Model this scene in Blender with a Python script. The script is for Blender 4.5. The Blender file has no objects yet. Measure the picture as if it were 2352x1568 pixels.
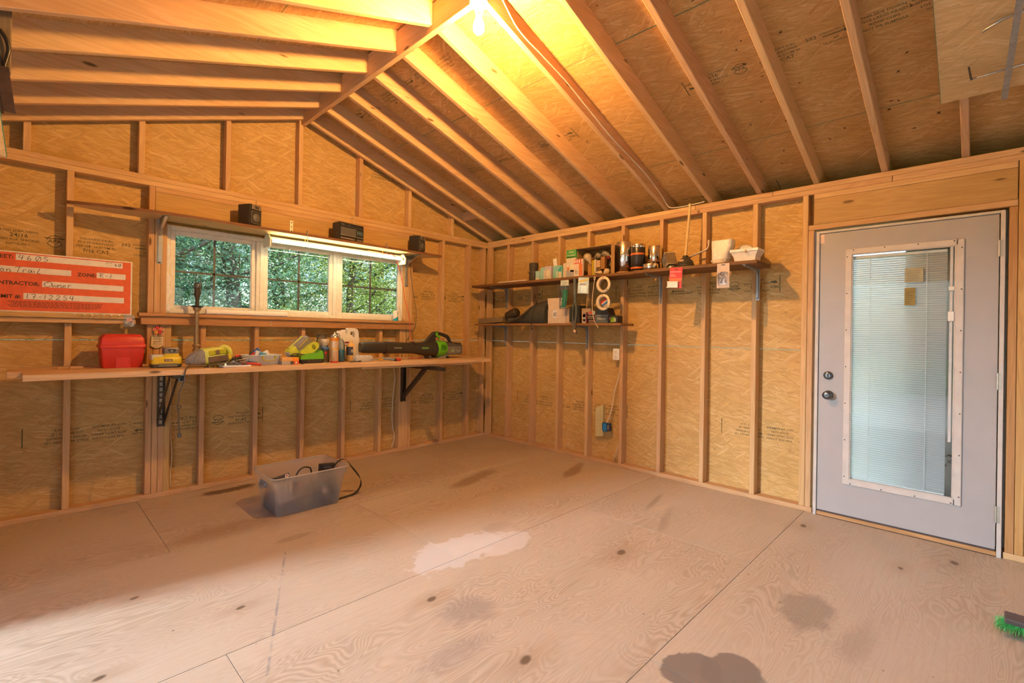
import bpy, bmesh, math, random
from mathutils import Vector, Matrix, Euler
random.seed(7)
sc = bpy.context.scene
PI = math.pi

# ------------------------------------------------------------------ camera
cam_d = bpy.data.cameras.new('camera')
cam = bpy.data.objects.new('camera', cam_d)
sc.collection.objects.link(cam)
cam_d.sensor_width = 36.0
cam_d.lens = 1100.86 / 2352 * 36.0
cam_d.shift_y = -20.1 / 2352
cam_d.clip_start = 0.05
_f = Vector((0.71505, 0.69907, 0.0015)); _r = Vector((0.698965, -0.714979, 0.015899)); _u = Vector((-0.012187, 0.01032, 0.999872))
cam.matrix_world = Matrix(((_r.x, _u.x, -_f.x, -4.1687), (_r.y, _u.y, -_f.y, -4.5453), (_r.z, _u.z, -_f.z, 1.3141), (0, 0, 0, 1)))
sc.camera = cam

# ------------------------------------------------------------------ light and exposure
SUN_EL = math.radians(72)
w = bpy.data.worlds.new('world'); sc.world = w; w.use_nodes = True
wn = w.node_tree.nodes; wl = w.node_tree.links
sky = wn.new('ShaderNodeTexSky'); sky.sky_type = 'NISHITA'; sky.sun_disc = False
sky.sun_elevation = SUN_EL; sky.sun_rotation = math.radians(115); sky.air_density = 1.0; sky.dust_density = 2.0
wl.new(sky.outputs[0], wn['Background'].inputs[0])
wn['Background'].inputs[1].default_value = 0.45
sd = bpy.data.lights.new('sun', 'SUN'); sd.energy = 7.0; sd.angle = math.radians(0.6); sd.color = (1.0, 0.95, 0.87)
so = bpy.data.objects.new('sun', sd); sc.collection.objects.link(so)
so.rotation_euler = Vector((math.cos(SUN_EL) * .9, -math.cos(SUN_EL) * .43, math.sin(SUN_EL))).to_track_quat('Z', 'Y').to_euler()
# added area lamp outdoors, standing in for sky light through the left doorway
ad = bpy.data.lights.new('daylight_standin', 'AREA'); ad.shape = 'RECTANGLE'; ad.size = 1.0; ad.size_y = 2.4
ad.energy = 1150; ad.color = (0.72, 0.87, 1.0)
ao = bpy.data.objects.new('daylight_standin', ad); sc.collection.objects.link(ao)
ao.location = (-9.6, -0.30, 3.3)
ao.rotation_euler = (Vector((-9.6, -0.30, 3.3)) - Vector((-2.0, -3.1, 0.3))).to_track_quat('Z', 'Y').to_euler()
BULB_W = 3600.0; TUBE_W = 40.0
sc.view_settings.view_transform = 'Standard'; sc.view_settings.look = 'None'
sc.view_settings.gamma = 1.0; sc.view_settings.use_curve_mapping = False
sc.view_settings.exposure = 0.0
sc.cycles.use_denoising = True
sc.cycles.use_adaptive_sampling = True; sc.cycles.adaptive_threshold = 0.16; sc.cycles.adaptive_min_samples = 12
sc.cycles.max_bounces = 7; sc.cycles.diffuse_bounces = 4; sc.cycles.glossy_bounces = 3; sc.cycles.transparent_max_bounces = 16
sc.cycles.sample_clamp_indirect = 6.0
sc.cycles.caustics_reflective = False; sc.cycles.caustics_refractive = False

# ------------------------------------------------------------------ mesh builder
class M:
    def __init__(s): s.v = []; s.f = []; s.uv = []; s.mi = []; s.sm = []
    def add(s, vs, fs, T=None, mi=0, sm=False, g=0):
        vs = [Vector(p) for p in vs]; b = len(s.v)
        for f in fs:
            p = [vs[i] for i in f]
            n = Vector((0, 0, 0))
            for i in range(len(p)):
                a, c = p[i], p[(i + 1) % len(p)]
                n += Vector(((a.y - c.y) * (a.z + c.z), (a.z - c.z) * (a.x + c.x), (a.x - c.x) * (a.y + c.y)))
            ax = max(range(3), key=lambda i: abs(n[i]))
            o = [i for i in range(3) if i != ax]
            if g in o: uax = g; vax = o[0] if o[1] == g else o[1]; off = 0
            else: uax, vax = o; off = .37
            s.uv.append([(q[uax] + off, q[vax]) for q in p])
            s.f.append([b + i for i in f]); s.mi.append(mi); s.sm.append(sm)
        s.v += [(T @ p if T else p) for p in vs]
        return s
    def box(s, x0, x1, y0, y1, z0, z1, T=None, mi=0, g=None, c=0.0):
        if g is None: d = (abs(x1 - x0), abs(y1 - y0), abs(z1 - z0)); g = d.index(max(d))
        if c <= 0:
            vs = [(x, y, z) for x in (x0, x1) for y in (y0, y1) for z in (z0, z1)]
            fs = [(0, 1, 3, 2), (4, 6, 7, 5), (0, 4, 5, 1), (2, 3, 7, 6), (0, 2, 6, 4), (1, 5, 7, 3)]
            return s.add(vs, fs, T, mi, False, g)
        lo = (x0, y0, z0); hi = (x1, y1, z1); vs = []; idx = {}
        for sx in (0, 1):
            for sy in (0, 1):
                for sz in (0, 1):
                    for ax in range(3):
                        q = []
                        for i, sg in enumerate((sx, sy, sz)):
                            a = hi[i] if sg else lo[i]
                            if i != ax: a += -c if sg else c
                            q.append(a)
                        idx[(sx, sy, sz, ax)] = len(vs); vs.append(q)
        fs = []
        for ax in range(3):
            o = [i for i in range(3) if i != ax]
            for sg in (0, 1):
                loop = []
                for a, b in ((0, 0), (1, 0), (1, 1), (0, 1)):
                    k = [0, 0, 0]; k[ax] = sg; k[o[0]] = a; k[o[1]] = b
                    loop.append(idx[(*k, ax)])
                if (sg == 0) ^ (ax == 1): loop.reverse()
                fs.append(loop)
        for ax in range(3):
            o = [i for i in range(3) if i != ax]
            for a in (0, 1):
                for b in (0, 1):
                    k0 = [0, 0, 0]; k0[o[0]] = a; k0[o[1]] = b; k1 = list(k0); k1[ax] = 1
                    loop = [idx[(*k0, o[0])], idx[(*k1, o[0])], idx[(*k1, o[1])], idx[(*k0, o[1])]]
                    fs.append(loop)
        for sx in (0, 1):
            for sy in (0, 1):
                for sz in (0, 1): fs.append([idx[(sx, sy, sz, ax)] for ax in range(3)])
        return s.add(vs, fs, T, mi, False, g)
    def prism(s, poly, a, b, axis='y', T=None, mi=0, g=0, sm=False):
        # polygon in the plane across `axis`, extruded from a to b
        def P(p, d):
            if axis == 'y': return (p[0], d, p[1])
            if axis == 'x': return (d, p[0], p[1])
            return (p[0], p[1], d)
        n = len(poly); vs = [P(p, a) for p in poly] + [P(p, b) for p in poly]
        fs = [list(range(n)), list(range(2 * n - 1, n - 1, -1))] + [(i, (i + 1) % n, n + (i + 1) % n, n + i) for i in range(n)]
        return s.add(vs, fs, T, mi, sm, g)
    def lathe(s, prof, seg=20, T=None, mi=0, sm=True, sx=1.0, sy=1.0, cap=True):
        vs = []; fs = []
        for r, z in prof:
            for i in range(seg): a = 2 * PI * i / seg; vs.append((r * sx * math.cos(a), r * sy * math.sin(a), z))
        for j in range(len(prof) - 1):
            for i in range(seg):
                k = (i + 1) % seg
                fs.append((j * seg + i, j * seg + k, (j + 1) * seg + k, (j + 1) * seg + i))
        s.add(vs, fs, T, mi, sm, 2)
        if cap:
            n = len(prof)
            for j in (0, n - 1):
                if prof[j][0] > 1e-5:
                    s.add(vs[j * seg:(j + 1) * seg], [list(range(seg)) if j else list(range(seg))[::-1]], T, mi, False, 0)
        return s
    def cyl(s, p0, p1, r0, r1=None, seg=14, T=None, mi=0, sm=True, cap=True):
        r1 = r0 if r1 is None else r1
        p0 = Vector(p0); p1 = Vector(p1); d = p1 - p0
        R = d.to_track_quat('Z', 'Y').to_matrix().to_4x4(); R.translation = p0
        return s.lathe([(r0, 0), (r1, d.length)], seg, (T @ R) if T else R, mi, sm, cap=cap)
    def tube(s, pts, r, seg=8, T=None, mi=0, n=6, flat=1.0):
        pts = smooth(pts, n); vs = []; fs = []; prev = None
        for i, p in enumerate(pts):
            d = (pts[min(i + 1, len(pts) - 1)] - pts[max(i - 1, 0)]).normalized()
            if prev is None:
                up = Vector((0, 0, 1)) if abs(d.z) < .9 else Vector((1, 0, 0)); a = d.cross(up).normalized()
            else: a = (prev - d * prev.dot(d)).normalized()
            prev = a; b = d.cross(a)
            for k in range(seg): t = 2 * PI * k / seg; vs.append(p + a * r * math.cos(t) + b * r * flat * math.sin(t))
        m = len(pts)
        for i in range(m - 1):
            for k in range(seg): q = (k + 1) % seg; fs.append((i * seg + k, i * seg + q, (i + 1) * seg + q, (i + 1) * seg + k))
        fs.append(list(range(seg))[::-1]); fs.append([(m - 1) * seg + k for k in range(seg)])
        return s.add(vs, fs, T, mi, True, 0)
    def ball(s, c, r, seg=14, T=None, mi=0, sz=1.0, sx=1.0, sy=1.0):
        n = seg // 2; R = Matrix.Translation(Vector(c))
        return s.lathe([(max(1e-6, r * math.sin(PI * j / n)), -r * sz * math.cos(PI * j / n)) for j in range(n + 1)], seg, (T @ R) if T else R, mi, True, sx, sy, cap=False)
    def loft(s, rings, T=None, mi=0, sm=True, caps=True, g=0):
        n = len(rings[0]); vs = [p for r in rings for p in r]; fs = []
        for j in range(len(rings) - 1):
            for i in range(n): k = (i + 1) % n; fs.append((j * n + i, j * n + k, (j + 1) * n + k, (j + 1) * n + i))
        s.add(vs, fs, T, mi, sm, g)
        if caps:
            s.add(rings[0], [list(range(n))[::-1]], T, mi, False, g); s.add(rings[-1], [list(range(n))], T, mi, False, g)
        return s
    def ribbon(s, pts, wd, y, T=None, mi=0, n=5):
        pts = smooth([(p[0], 0, p[1]) for p in pts], n) if n > 1 else [Vector((p[0], 0, p[1])) for p in pts]
        vs = []; fs = []
        for i, p in enumerate(pts):
            d = (pts[min(i + 1, len(pts) - 1)] - pts[max(i - 1, 0)]).normalized(); q = Vector((-d.z, 0, d.x)) * wd / 2
            vs += [(p.x + q.x, y, p.z + q.z), (p.x - q.x, y, p.z - q.z)]
        for i in range(len(pts) - 1): fs.append((2 * i, 2 * i + 1, 2 * i + 3, 2 * i + 2))
        return s.add(vs, fs, T, mi, False, 0)

def smooth(pts, n):
    P = [Vector(p) for p in pts]
    if n <= 1 or len(P) < 3: return P
    out = []
    for i in range(len(P) - 1):
        p0 = P[max(i - 1, 0)]; p1 = P[i]; p2 = P[i + 1]; p3 = P[min(i + 2, len(P) - 1)]
        for k in range(n):
            t = k / n
            out.append(.5 * ((2 * p1) + (p2 - p0) * t + (2 * p0 - 5 * p1 + 4 * p2 - p3) * t * t + (3 * p1 - p0 - 3 * p2 + p3) * t ** 3))
    out.append(P[-1]); return out

def TR(x=0, y=0, z=0, rx=0, ry=0, rz=0):
    return Matrix.Translation((x, y, z)) @ Euler((rx, ry, rz)).to_matrix().to_4x4()

ORG = {}
def obj(name, m, mats, parent=None, kind=None, label=None, fix=True):
    if not isinstance(mats, (list, tuple)): mats = [mats]
    org = ORG.get(parent.name, Vector((0, 0, 0))) if parent else Vector((0, 0, 0))
    me = bpy.data.meshes.new(name)
    me.from_pydata([tuple(Vector(p) - org) for p in m.v], [], m.f)
    ul = me.uv_layers.new(name='UVMap')
    k = 0
    for fi, f in enumerate(m.f):
        for j in range(len(f)): ul.data[k].uv = m.uv[fi][j]; k += 1
    me.polygons.foreach_set('material_index', m.mi)
    me.polygons.foreach_set('use_smooth', m.sm)
    for a in mats: me.materials.append(a)
    if fix:
        b = bmesh.new(); b.from_mesh(me); bmesh.ops.recalc_face_normals(b, faces=b.faces); b.to_mesh(me); b.free()
    me.update()
    o = bpy.data.objects.new(name, me); sc.collection.objects.link(o)
    if parent: o.parent = parent; ORG[o.name] = org
    if kind: o['kind'] = kind
    if label: o['label'] = label
    return o

def thing(name, label, cat, base=(0, 0, 0), fr='W', group=None):
    # base is given in wall coordinates: W = world axes, S = (along the right wall, into the wall, up)
    o = bpy.data.objects.new(name, None); sc.collection.objects.link(o); o.empty_display_size = .05
    if fr == 'S': o.location = (base[1], -base[0], base[2]); o.rotation_euler = (0, 0, -PI / 2)
    else: o.location = base
    o['label'] = label; o['category'] = cat
    if group: o['group'] = group
    ORG[o.name] = Vector(base)
    return o
def struct(name, fr='W'):
    o = bpy.data.objects.new(name, None); sc.collection.objects.link(o); o.empty_display_size = .05
    if fr == 'S': o.rotation_euler = (0, 0, -PI / 2)
    o['kind'] = 'structure'; ORG[o.name] = Vector((0, 0, 0))
    return o

_tc = {}
def text(m, s, x, z, y, size, mi=0, flip=False, al='L', T=None, bold=0.0, sx=1.0):
    # flat print in the plane y, reading along +x; flip turns it upside down about (x, z)
    key = (s, bold)
    if key not in _tc:
        cu = bpy.data.curves.new('t', 'FONT'); cu.body = s; cu.resolution_u = 2; cu.offset = bold
        o = bpy.data.objects.new('t', cu); sc.collection.objects.link(o)
        bpy.context.view_layer.update()
        me = o.evaluated_get(bpy.context.evaluated_depsgraph_get()).to_mesh()
        _tc[key] = ([v.co.copy() for v in me.vertices], [tuple(p.vertices) for p in me.polygons])
        o.evaluated_get(bpy.context.evaluated_depsgraph_get()).to_mesh_clear()
        bpy.data.objects.remove(o); bpy.data.curves.remove(cu)
    vs, fs = _tc[key]
    if not vs: return
    x1 = max(v.x for v in vs); x0 = min(v.x for v in vs)
    of = {'L': x0, 'R': x1, 'C': (x0 + x1) / 2}[al]; sg = -1 if flip else 1
    m.add([(x + sg * (v.x - of) * size * sx, y, z + sg * v.y * size) for v in vs], [f[::-1] for f in fs], T, mi)

# ------------------------------------------------------------------ materials
def newmat(name):
    m = bpy.data.materials.new(name); m.use_nodes = True
    nt = m.node_tree; return m, nt.nodes, nt.links, nt.nodes['Principled BSDF']
def N(ns, t, **kw):
    n = ns.new('ShaderNode' + t)
    for k, v in kw.items():
        if isinstance(v, (int, float, tuple)) and k[0] == 'i' and k[1:].isdigit(): n.inputs[int(k[1:])].default_value = v
        else: setattr(n, k, v)
    return n
def ramp(ns, stops):
    r = ns.new('ShaderNodeValToRGB'); e = r.color_ramp.elements
    while len(e) < len(stops): e.new(.5)
    for i, (p, c) in enumerate(stops): e[i].position = p; e[i].color = (*c, 1) if len(c) == 3 else c
    return r
def math_(ns, ls, op, a, b=None, c=None):
    n = ns.new('ShaderNodeMath'); n.operation = op
    for i, q in enumerate((a, b, c)):
        if q is None: continue
        if isinstance(q, (int, float)): n.inputs[i].default_value = q
        else: ls.new(q, n.inputs[i])
    return n.outputs[0]
def mixc(ns, ls, fac, a, b, mode='MIX'):
    n = ns.new('ShaderNodeMix'); n.data_type = 'RGBA'; n.blend_type = mode
    for i, q in ((0, fac), (6, a), (7, b)):
        if isinstance(q, (int, float)): n.inputs[i].default_value = q
        elif isinstance(q, tuple): n.inputs[i].default_value = (*q, 1) if len(q) == 3 else q
        else: ls.new(q, n.inputs[i])
    return n.outputs[2]

_pm = {}
def pm(name, col, rough=.5, metal=0.0, var=.07, scale=30.0, bump=0.0, trans=0.0, emit=None, spec=.5, coat=0.0, sub=None):
    if name in _pm: return _pm[name]
    m, ns, ls, b = newmat(name)
    tc = N(ns, 'TexCoord'); nz = N(ns, 'TexNoise'); nz.inputs['Scale'].default_value = scale; nz.inputs['Detail'].default_value = 3
    ls.new(tc.outputs['Object'], nz.inputs['Vector'])
    lo = tuple(c * (1 - var) for c in col); hi = tuple(min(1, c * (1 + var)) for c in col)
    r = ramp(ns, [(.3, lo), (.7, hi)]); ls.new(nz.outputs[0], r.inputs[0]); ls.new(r.outputs[0], b.inputs['Base Color'])
    b.inputs['Roughness'].default_value = rough; b.inputs['Metallic'].default_value = metal
    b.inputs['Specular IOR Level'].default_value = spec; b.inputs['Transmission Weight'].default_value = trans
    b.inputs['Coat Weight'].default_value = coat
    if bump:
        bp = N(ns, 'Bump'); bp.inputs['Strength'].default_value = bump; bp.inputs['Distance'].default_value = .004
        ls.new(nz.outputs[0], bp.inputs['Height']); ls.new(bp.outputs[0], b.inputs['Normal'])
    if emit: b.inputs['Emission Color'].default_value = (*emit[0], 1); b.inputs['Emission Strength'].default_value = emit[1]
    _pm[name] = m; return m

def uvobj(ns, ls):
    uv = N(ns, 'UVMap'); oi = N(ns, 'ObjectInfo'); sp = N(ns, 'SeparateXYZ'); ls.new(uv.outputs[0], sp.inputs[0])
    rnd = oi.outputs['Random']
    r7 = math_(ns, ls, 'MULTIPLY', rnd, 37.0)
    return math_(ns, ls, 'ADD', sp.outputs[0], r7), math_(ns, ls, 'ADD', sp.outputs[1], math_(ns, ls, 'MULTIPLY', rnd, 11.3)), rnd, sp.outputs[0], sp.outputs[1]
def comb(ns, ls, x, y, z=0.0):
    c = N(ns, 'CombineXYZ')
    for i, q in enumerate((x, y, z)):
        if isinstance(q, (int, float)): c.inputs[i].default_value = q
        else: ls.new(q, c.inputs[i])
    return c.outputs[0]
def noise(ns, ls, vec, scale=1.0, detail=3.0, dist=0.0, rough=.55):
    n = N(ns, 'TexNoise'); n.inputs['Scale'].default_value = scale; n.inputs['Detail'].default_value = detail
    n.inputs['Distortion'].default_value = dist; n.inputs['Roughness'].default_value = rough
    ls.new(vec, n.inputs['Vector']); return n.outputs[0]
def maprange(ns, ls, v, a, b, c=0.0, d=1.0):
    n = N(ns, 'MapRange'); n.interpolation_type = 'SMOOTHSTEP'
    ls.new(v, n.inputs[0])
    for i, q in enumerate((a, b, c, d)): n.inputs[i + 1].default_value = q
    return n.outputs[0]

def lumber(name, c0, c1, c2, knots=.9, huevar=.18, rough=.62):
    m, ns, ls, b = newmat(name)
    u, v, rnd, _, _ = uvobj(ns, ls)
    mu = lambda q, k: math_(ns, ls, 'MULTIPLY', q, k)
    wav = noise(ns, ls, comb(ns, ls, mu(u, .55), mu(v, 7.0), mu(rnd, 9)), 1.6, 2, .5)
    band = math_(ns, ls, 'SINE', math_(ns, ls, 'MULTIPLY', wav, 60.0))
    band = math_(ns, ls, 'MULTIPLY_ADD', band, .5, .5)
    fib = noise(ns, ls, comb(ns, ls, mu(u, 2.2), mu(v, 150.0)), 1.0, 4)
    big = noise(ns, ls, comb(ns, ls, mu(u, .9), mu(v, 3.0), 4.0), 1.5, 3)
    col = mixc(ns, ls, maprange(ns, ls, big, .3, .7), c0, c1)
    col = mixc(ns, ls, math_(ns, ls, 'MULTIPLY', band, .3), col, c2)
    col = mixc(ns, ls, math_(ns, ls, 'MULTIPLY', maprange(ns, ls, fib, .45, .75), .28), col, c2)
    vo = N(ns, 'TexVoronoi'); vo.inputs['Scale'].default_value = 1.0
    ls.new(comb(ns, ls, mu(u, 2.6), mu(v, 9.0), mu(rnd, 5)), vo.inputs['Vector'])
    kn = maprange(ns, ls, vo.outputs['Distance'], .055, .12, 1.0, 0.0)
    gate = N(ns, 'SeparateColor'); ls.new(vo.outputs['Color'], gate.inputs[0])
    kn = math_(ns, ls, 'MULTIPLY', kn, math_(ns, ls, 'GREATER_THAN', gate.outputs[0], .45))
    col = mixc(ns, ls, mu(kn, knots), col, tuple(q * .3 for q in c2))
    hv = N(ns, 'HueSaturation')
    ls.new(math_(ns, ls, 'MULTIPLY_ADD', rnd, huevar, 1 - huevar / 2), hv.inputs['Value']); ls.new(col, hv.inputs['Color'])
    ls.new(math_(ns, ls, 'MULTIPLY_ADD', rnd, .012, .494), hv.inputs['Hue'])
    ls.new(hv.outputs[0], b.inputs['Base Color']); b.inputs['Roughness'].default_value = rough
    b.inputs['Specular IOR Level'].default_value = .25
    bp = N(ns, 'Bump'); bp.inputs['Strength'].default_value = .15; bp.inputs['Distance'].default_value = .002
    ls.new(fib, bp.inputs['Height']); ls.new(bp.outputs[0], b.inputs['Normal'])
    return m

def osb(name, c_base, c_pale, c_dark, green=True, gap=.0035):
    m, ns, ls, b = newmat(name)
    u, v, rnd, u0, v0 = uvobj(ns, ls)
    base = comb(ns, ls, u, v)
    warp = N(ns, 'TexNoise'); warp.inputs['Scale'].default_value = 9.0; warp.inputs['Detail'].default_value = 2
    ls.new(base, warp.inputs['Vector'])
    wv = N(ns, 'VectorMath'); wv.operation = 'MULTIPLY_ADD'; ls.new(warp.outputs['Color'], wv.inputs[0]); wv.inputs[1].default_value = (.022, .022, 0); ls.new(base, wv.inputs[2])
    def strands(ang, su, sv, off):
        mp = N(ns, 'Mapping'); mp.inputs['Rotation'].default_value = (0, 0, ang); mp.inputs['Location'].default_value = (off, off * 1.7, 0)
        ls.new(wv.outputs[0], mp.inputs[0])
        sc_ = N(ns, 'VectorMath'); sc_.operation = 'MULTIPLY'; ls.new(mp.outputs[0], sc_.inputs[0]); sc_.inputs[1].default_value = (su, sv, 1)
        vo = N(ns, 'TexVoronoi'); vo.inputs['Scale'].default_value = 1.0; vo.inputs['Randomness'].default_value = 1.0
        ls.new(sc_.outputs[0], vo.inputs['Vector'])
        s_ = N(ns, 'SeparateColor'); ls.new(vo.outputs['Color'], s_.inputs[0])
        f_ = N(ns, 'VectorMath'); f_.operation = 'MULTIPLY'; ls.new(mp.outputs[0], f_.inputs[0]); f_.inputs[1].default_value = (8, 220, 1)
        fb = noise(ns, ls, f_.outputs[0], 1.0, 2)
        return s_.outputs[0], s_.outputs[1], fb, vo.outputs['Distance']
    val = sel = None; col = None; hgt = None
    for i, (ang, su, sv, off, th) in enumerate([(.05, 6, 85, 0, -1), (-.16, 6.5, 72, 3.1, .45), (.20, 6.5, 76, 7.7, .5), (.55, 7.5, 66, 12.3, .82), (-.68, 7.5, 64, 17.9, .85)]):
        r, g_, fb, di = strands(ang, su, sv, off)
        rr = ramp(ns, [(0, tuple(q * .86 for q in c_base)), (.5, c_base), (.92, tuple((q * 3 + p) / 4 for q, p in zip(c_base, c_pale))), (1, tuple((q + p) / 2 for q, p in zip(c_base, c_pale)))])
        ls.new(g_, rr.inputs[0])
        ci = mixc(ns, ls, math_(ns, ls, 'MULTIPLY', maprange(ns, ls, fb, .42, .72), .42), rr.outputs[0], c_dark)
        edge = maprange(ns, ls, di, .35, .75)
        ci = mixc(ns, ls, math_(ns, ls, 'MULTIPLY', edge, .28), ci, c_dark)
        if col is None: col = ci; hgt = r
        else:
            k = math_(ns, ls, 'GREATER_THAN', r, th)
            col = mixc(ns, ls, k, col, ci)
    sp = noise(ns, ls, comb(ns, ls, math_(ns, ls, 'MULTIPLY', u, 26.0), math_(ns, ls, 'MULTIPLY', v, 75.0)), 1.0, 2)
    col = mixc(ns, ls, math_(ns, ls, 'MULTIPLY', maprange(ns, ls, sp, .69, .76), .75), col, tuple(q * .35 for q in c_dark))
    big = noise(ns, ls, base, 2.2, 3)
    col = mixc(ns, ls, math_(ns, ls, 'MULTIPLY', maprange(ns, ls, big, .35, .7), .22), col, c_dark)
    if green:
        fr = math_(ns, ls, 'FRACT', math_(ns, ls, 'DIVIDE', math_(ns, ls, 'ADD', v0, 1.2192), 1.2192))
        d = math_(ns, ls, 'MULTIPLY', math_(ns, ls, 'MINIMUM', fr, math_(ns, ls, 'SUBTRACT', 1.0, fr)), 1.2192)
        wob = noise(ns, ls, comb(ns, ls, math_(ns, ls, 'MULTIPLY', u, 30.0), v), 1.0, 2)
        gm = math_(ns, ls, 'LESS_THAN', d, math_(ns, ls, 'MULTIPLY', wob, gap * 2))
        col = mixc(ns, ls, math_(ns, ls, 'MULTIPLY', gm, .8), col, (.05, .22, .13))
    ls.new(col, b.inputs['Base Color']); b.inputs['Roughness'].default_value = .6; b.inputs['Specular IOR Level'].default_value = .22
    bp = N(ns, 'Bump'); bp.inputs['Strength'].default_value = .25; bp.inputs['Distance'].default_value = .002
    bw = N(ns, 'RGBToBW'); ls.new(col, bw.inputs[0]); ls.new(bw.outputs[0], bp.inputs['Height']); ls.new(bp.outputs[0], b.inputs['Normal'])
    return m

def plywood():
    m, ns, ls, b = newmat('floor plywood')
    u, v, rnd, _, _ = uvobj(ns, ls)
    mu = lambda q, k: math_(ns, ls, 'MULTIPLY', q, k)
    n1 = noise(ns, ls, comb(ns, ls, mu(u, .75), mu(v, 2.9), mu(rnd, 9)), 1.7, 2.2, .7)
    amp = maprange(ns, ls, noise(ns, ls, comb(ns, ls, mu(u, .6), mu(v, 1.2), 3.0), 1.3, 1), .38, .62)
    band = math_(ns, ls, 'MULTIPLY_ADD', math_(ns, ls, 'SINE', mu(n1, 190.0)), .5, .5)
    fib = noise(ns, ls, comb(ns, ls, mu(u, 3.0), mu(v, 90.0)), 1.0, 4)
    c = mixc(ns, ls, math_(ns, ls, 'MULTIPLY', band, math_(ns, ls, 'MULTIPLY_ADD', amp, .60, .12)), (.53, .435, .335), (.385, .29, .20))
    c = mixc(ns, ls, mu(maprange(ns, ls, fib, .42, .75), .25), c, (.36, .22, .13))
    big = noise(ns, ls, comb(ns, ls, u, v, 7.0), 1.1, 4)
    c = mixc(ns, ls, mu(maprange(ns, ls, big, .45, .75), .25), c, (.40, .30, .22))
    geo = N(ns, 'NewGeometry'); pos = geo.outputs['Position']
    sp = N(ns, 'SeparateXYZ'); ls.new(pos, sp.inputs[0])
    wx = noise(ns, ls, pos, 3.2, 4); wf = noise(ns, ls, pos, 14.0, 3)
    def blot(x, y, rx, ry, colr, st, soft=.35, ang=0.0, wob=.9):
        nonlocal c
        dx = math_(ns, ls, 'SUBTRACT', sp.outputs[0], x); dy = math_(ns, ls, 'SUBTRACT', sp.outputs[1], y)
        ca, sa = math.cos(ang), math.sin(ang)
        a = math_(ns, ls, 'MULTIPLY', math_(ns, ls, 'ADD', mu(dx, ca), mu(dy, sa)), 1 / rx)
        e = math_(ns, ls, 'MULTIPLY', math_(ns, ls, 'SUBTRACT', mu(dy, ca), mu(dx, sa)), 1 / ry)
        d = math_(ns, ls, 'SQRT', math_(ns, ls, 'ADD', math_(ns, ls, 'MULTIPLY', a, a), math_(ns, ls, 'MULTIPLY', e, e)))
        d = math_(ns, ls, 'ADD', d, math_(ns, ls, 'MULTIPLY', math_(ns, ls, 'SUBTRACT', wx, .5), wob * 2))
        d = math_(ns, ls, 'ADD', d, math_(ns, ls, 'MULTIPLY', math_(ns, ls, 'SUBTRACT', wf, .5), wob * .7))
        k = maprange(ns, ls, d, 1 - soft, 1 + soft, st, 0.0)
        c = mixc(ns, ls, k, c, colr)
    G = (.205, .165, .14)
    blot(-2.30, -3.74, .11, .10, G, .93, .10); blot(-2.20, -3.86, .12, .10, G, .93, .10)
    blot(-1.49, -3.94, .19, .13, (.20, .165, .14), .55, .25); blot(-1.62, -4.18, .16, .05, (.24, .18, .14), .35, .6)
    blot(-2.68, -2.83, .13, .10, (.26, .215, .195), .55, .5); blot(-2.90, -3.02, .16, .06, (.26, .215, .195), .4, .7)
    blot(-1.29, -1.29, .30, .07, (.20, .11, .05), .6, .5, .25); blot(-.38, -1.73, .28, .055, (.19, .10, .05), .6, .4, .35)
    blot(-3.16, -1.02, .40, .10, (.27, .15, .07), .45, .8, .1); blot(-2.95, -.16, .22, .05, (.10, .045, .02), .85, .5, .05, 1.6)
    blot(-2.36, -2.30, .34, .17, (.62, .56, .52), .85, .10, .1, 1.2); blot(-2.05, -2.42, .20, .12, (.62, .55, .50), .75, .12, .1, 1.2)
    blot(-1.9, -2.2, .10, .06, (.36, .28, .23), .5, .5); blot(-2.95, -1.45, .10, .03, (.28, .2, .13), .5, .4)
    blot(-.95, -2.95, .25, .03, (.25, .17, .12), .4, .7, .3); blot(-.6, -2.7, .2, .02, (.22, .15, .1), .45, .6, .2)
    blot(-.9, -4.75, .18, .06, (.42, .20, .06), .6, .5)
    for kx, ky, kr in [(-1.614, -3.003, .035), (-2.733, -3.247, .03), (-2.74, -2.625, .022), (-.30, -4.45, .035), (-.324, -3.671, .03), (-.62, -4.23, .02), (-3.43, -2.06, .02), (-3.77, -1.62, .018), (-3.95, -2.2, .02)]:
        blot(kx, ky, kr * 1.0, kr * .6, (.03, .02, .015), .9, .35, .2, .5)
        blot(kx, ky, kr * 5, kr * 2.2, (.33, .215, .125), .35, .8, .0, .8)
    dots = N(ns, 'TexVoronoi'); dots.inputs['Scale'].default_value = 9.0; ls.new(pos, dots.inputs['Vector'])
    dm = math_(ns, ls, 'MULTIPLY', maprange(ns, ls, dots.outputs['Distance'], .03, .06, 1, 0), maprange(ns, ls, wx, .5, .6))
    c = mixc(ns, ls, mu(dm, .7), c, (.12, .07, .04))
    ln = math_(ns, ls, 'ABSOLUTE', math_(ns, ls, 'SUBTRACT', math_(ns, ls, 'ADD', sp.outputs[0], 3.069), math_(ns, ls, 'MULTIPLY', math_(ns, ls, 'ADD', sp.outputs[1], 1.631), .437)))
    lm = math_(ns, ls, 'MULTIPLY', math_(ns, ls, 'LESS_THAN', ln, .006), math_(ns, ls, 'MULTIPLY', math_(ns, ls, 'LESS_THAN', sp.outputs[1], -1.60), math_(ns, ls, 'GREATER_THAN', sp.outputs[1], -2.62)))
    c = mixc(ns, ls, math_(ns, ls, 'MULTIPLY', lm, maprange(ns, ls, wf, .4, .6, .05, .6)), c, (.22, .2, .22))
    hv = N(ns, 'HueSaturation'); ls.new(math_(ns, ls, 'MULTIPLY_ADD', rnd, .08, .96), hv.inputs['Value']); ls.new(c, hv.inputs['Color'])
    ls.new(hv.outputs[0], b.inputs['Base Color']); b.inputs['Roughness'].default_value = .5; b.inputs['Specular IOR Level'].default_value = .3
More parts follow.
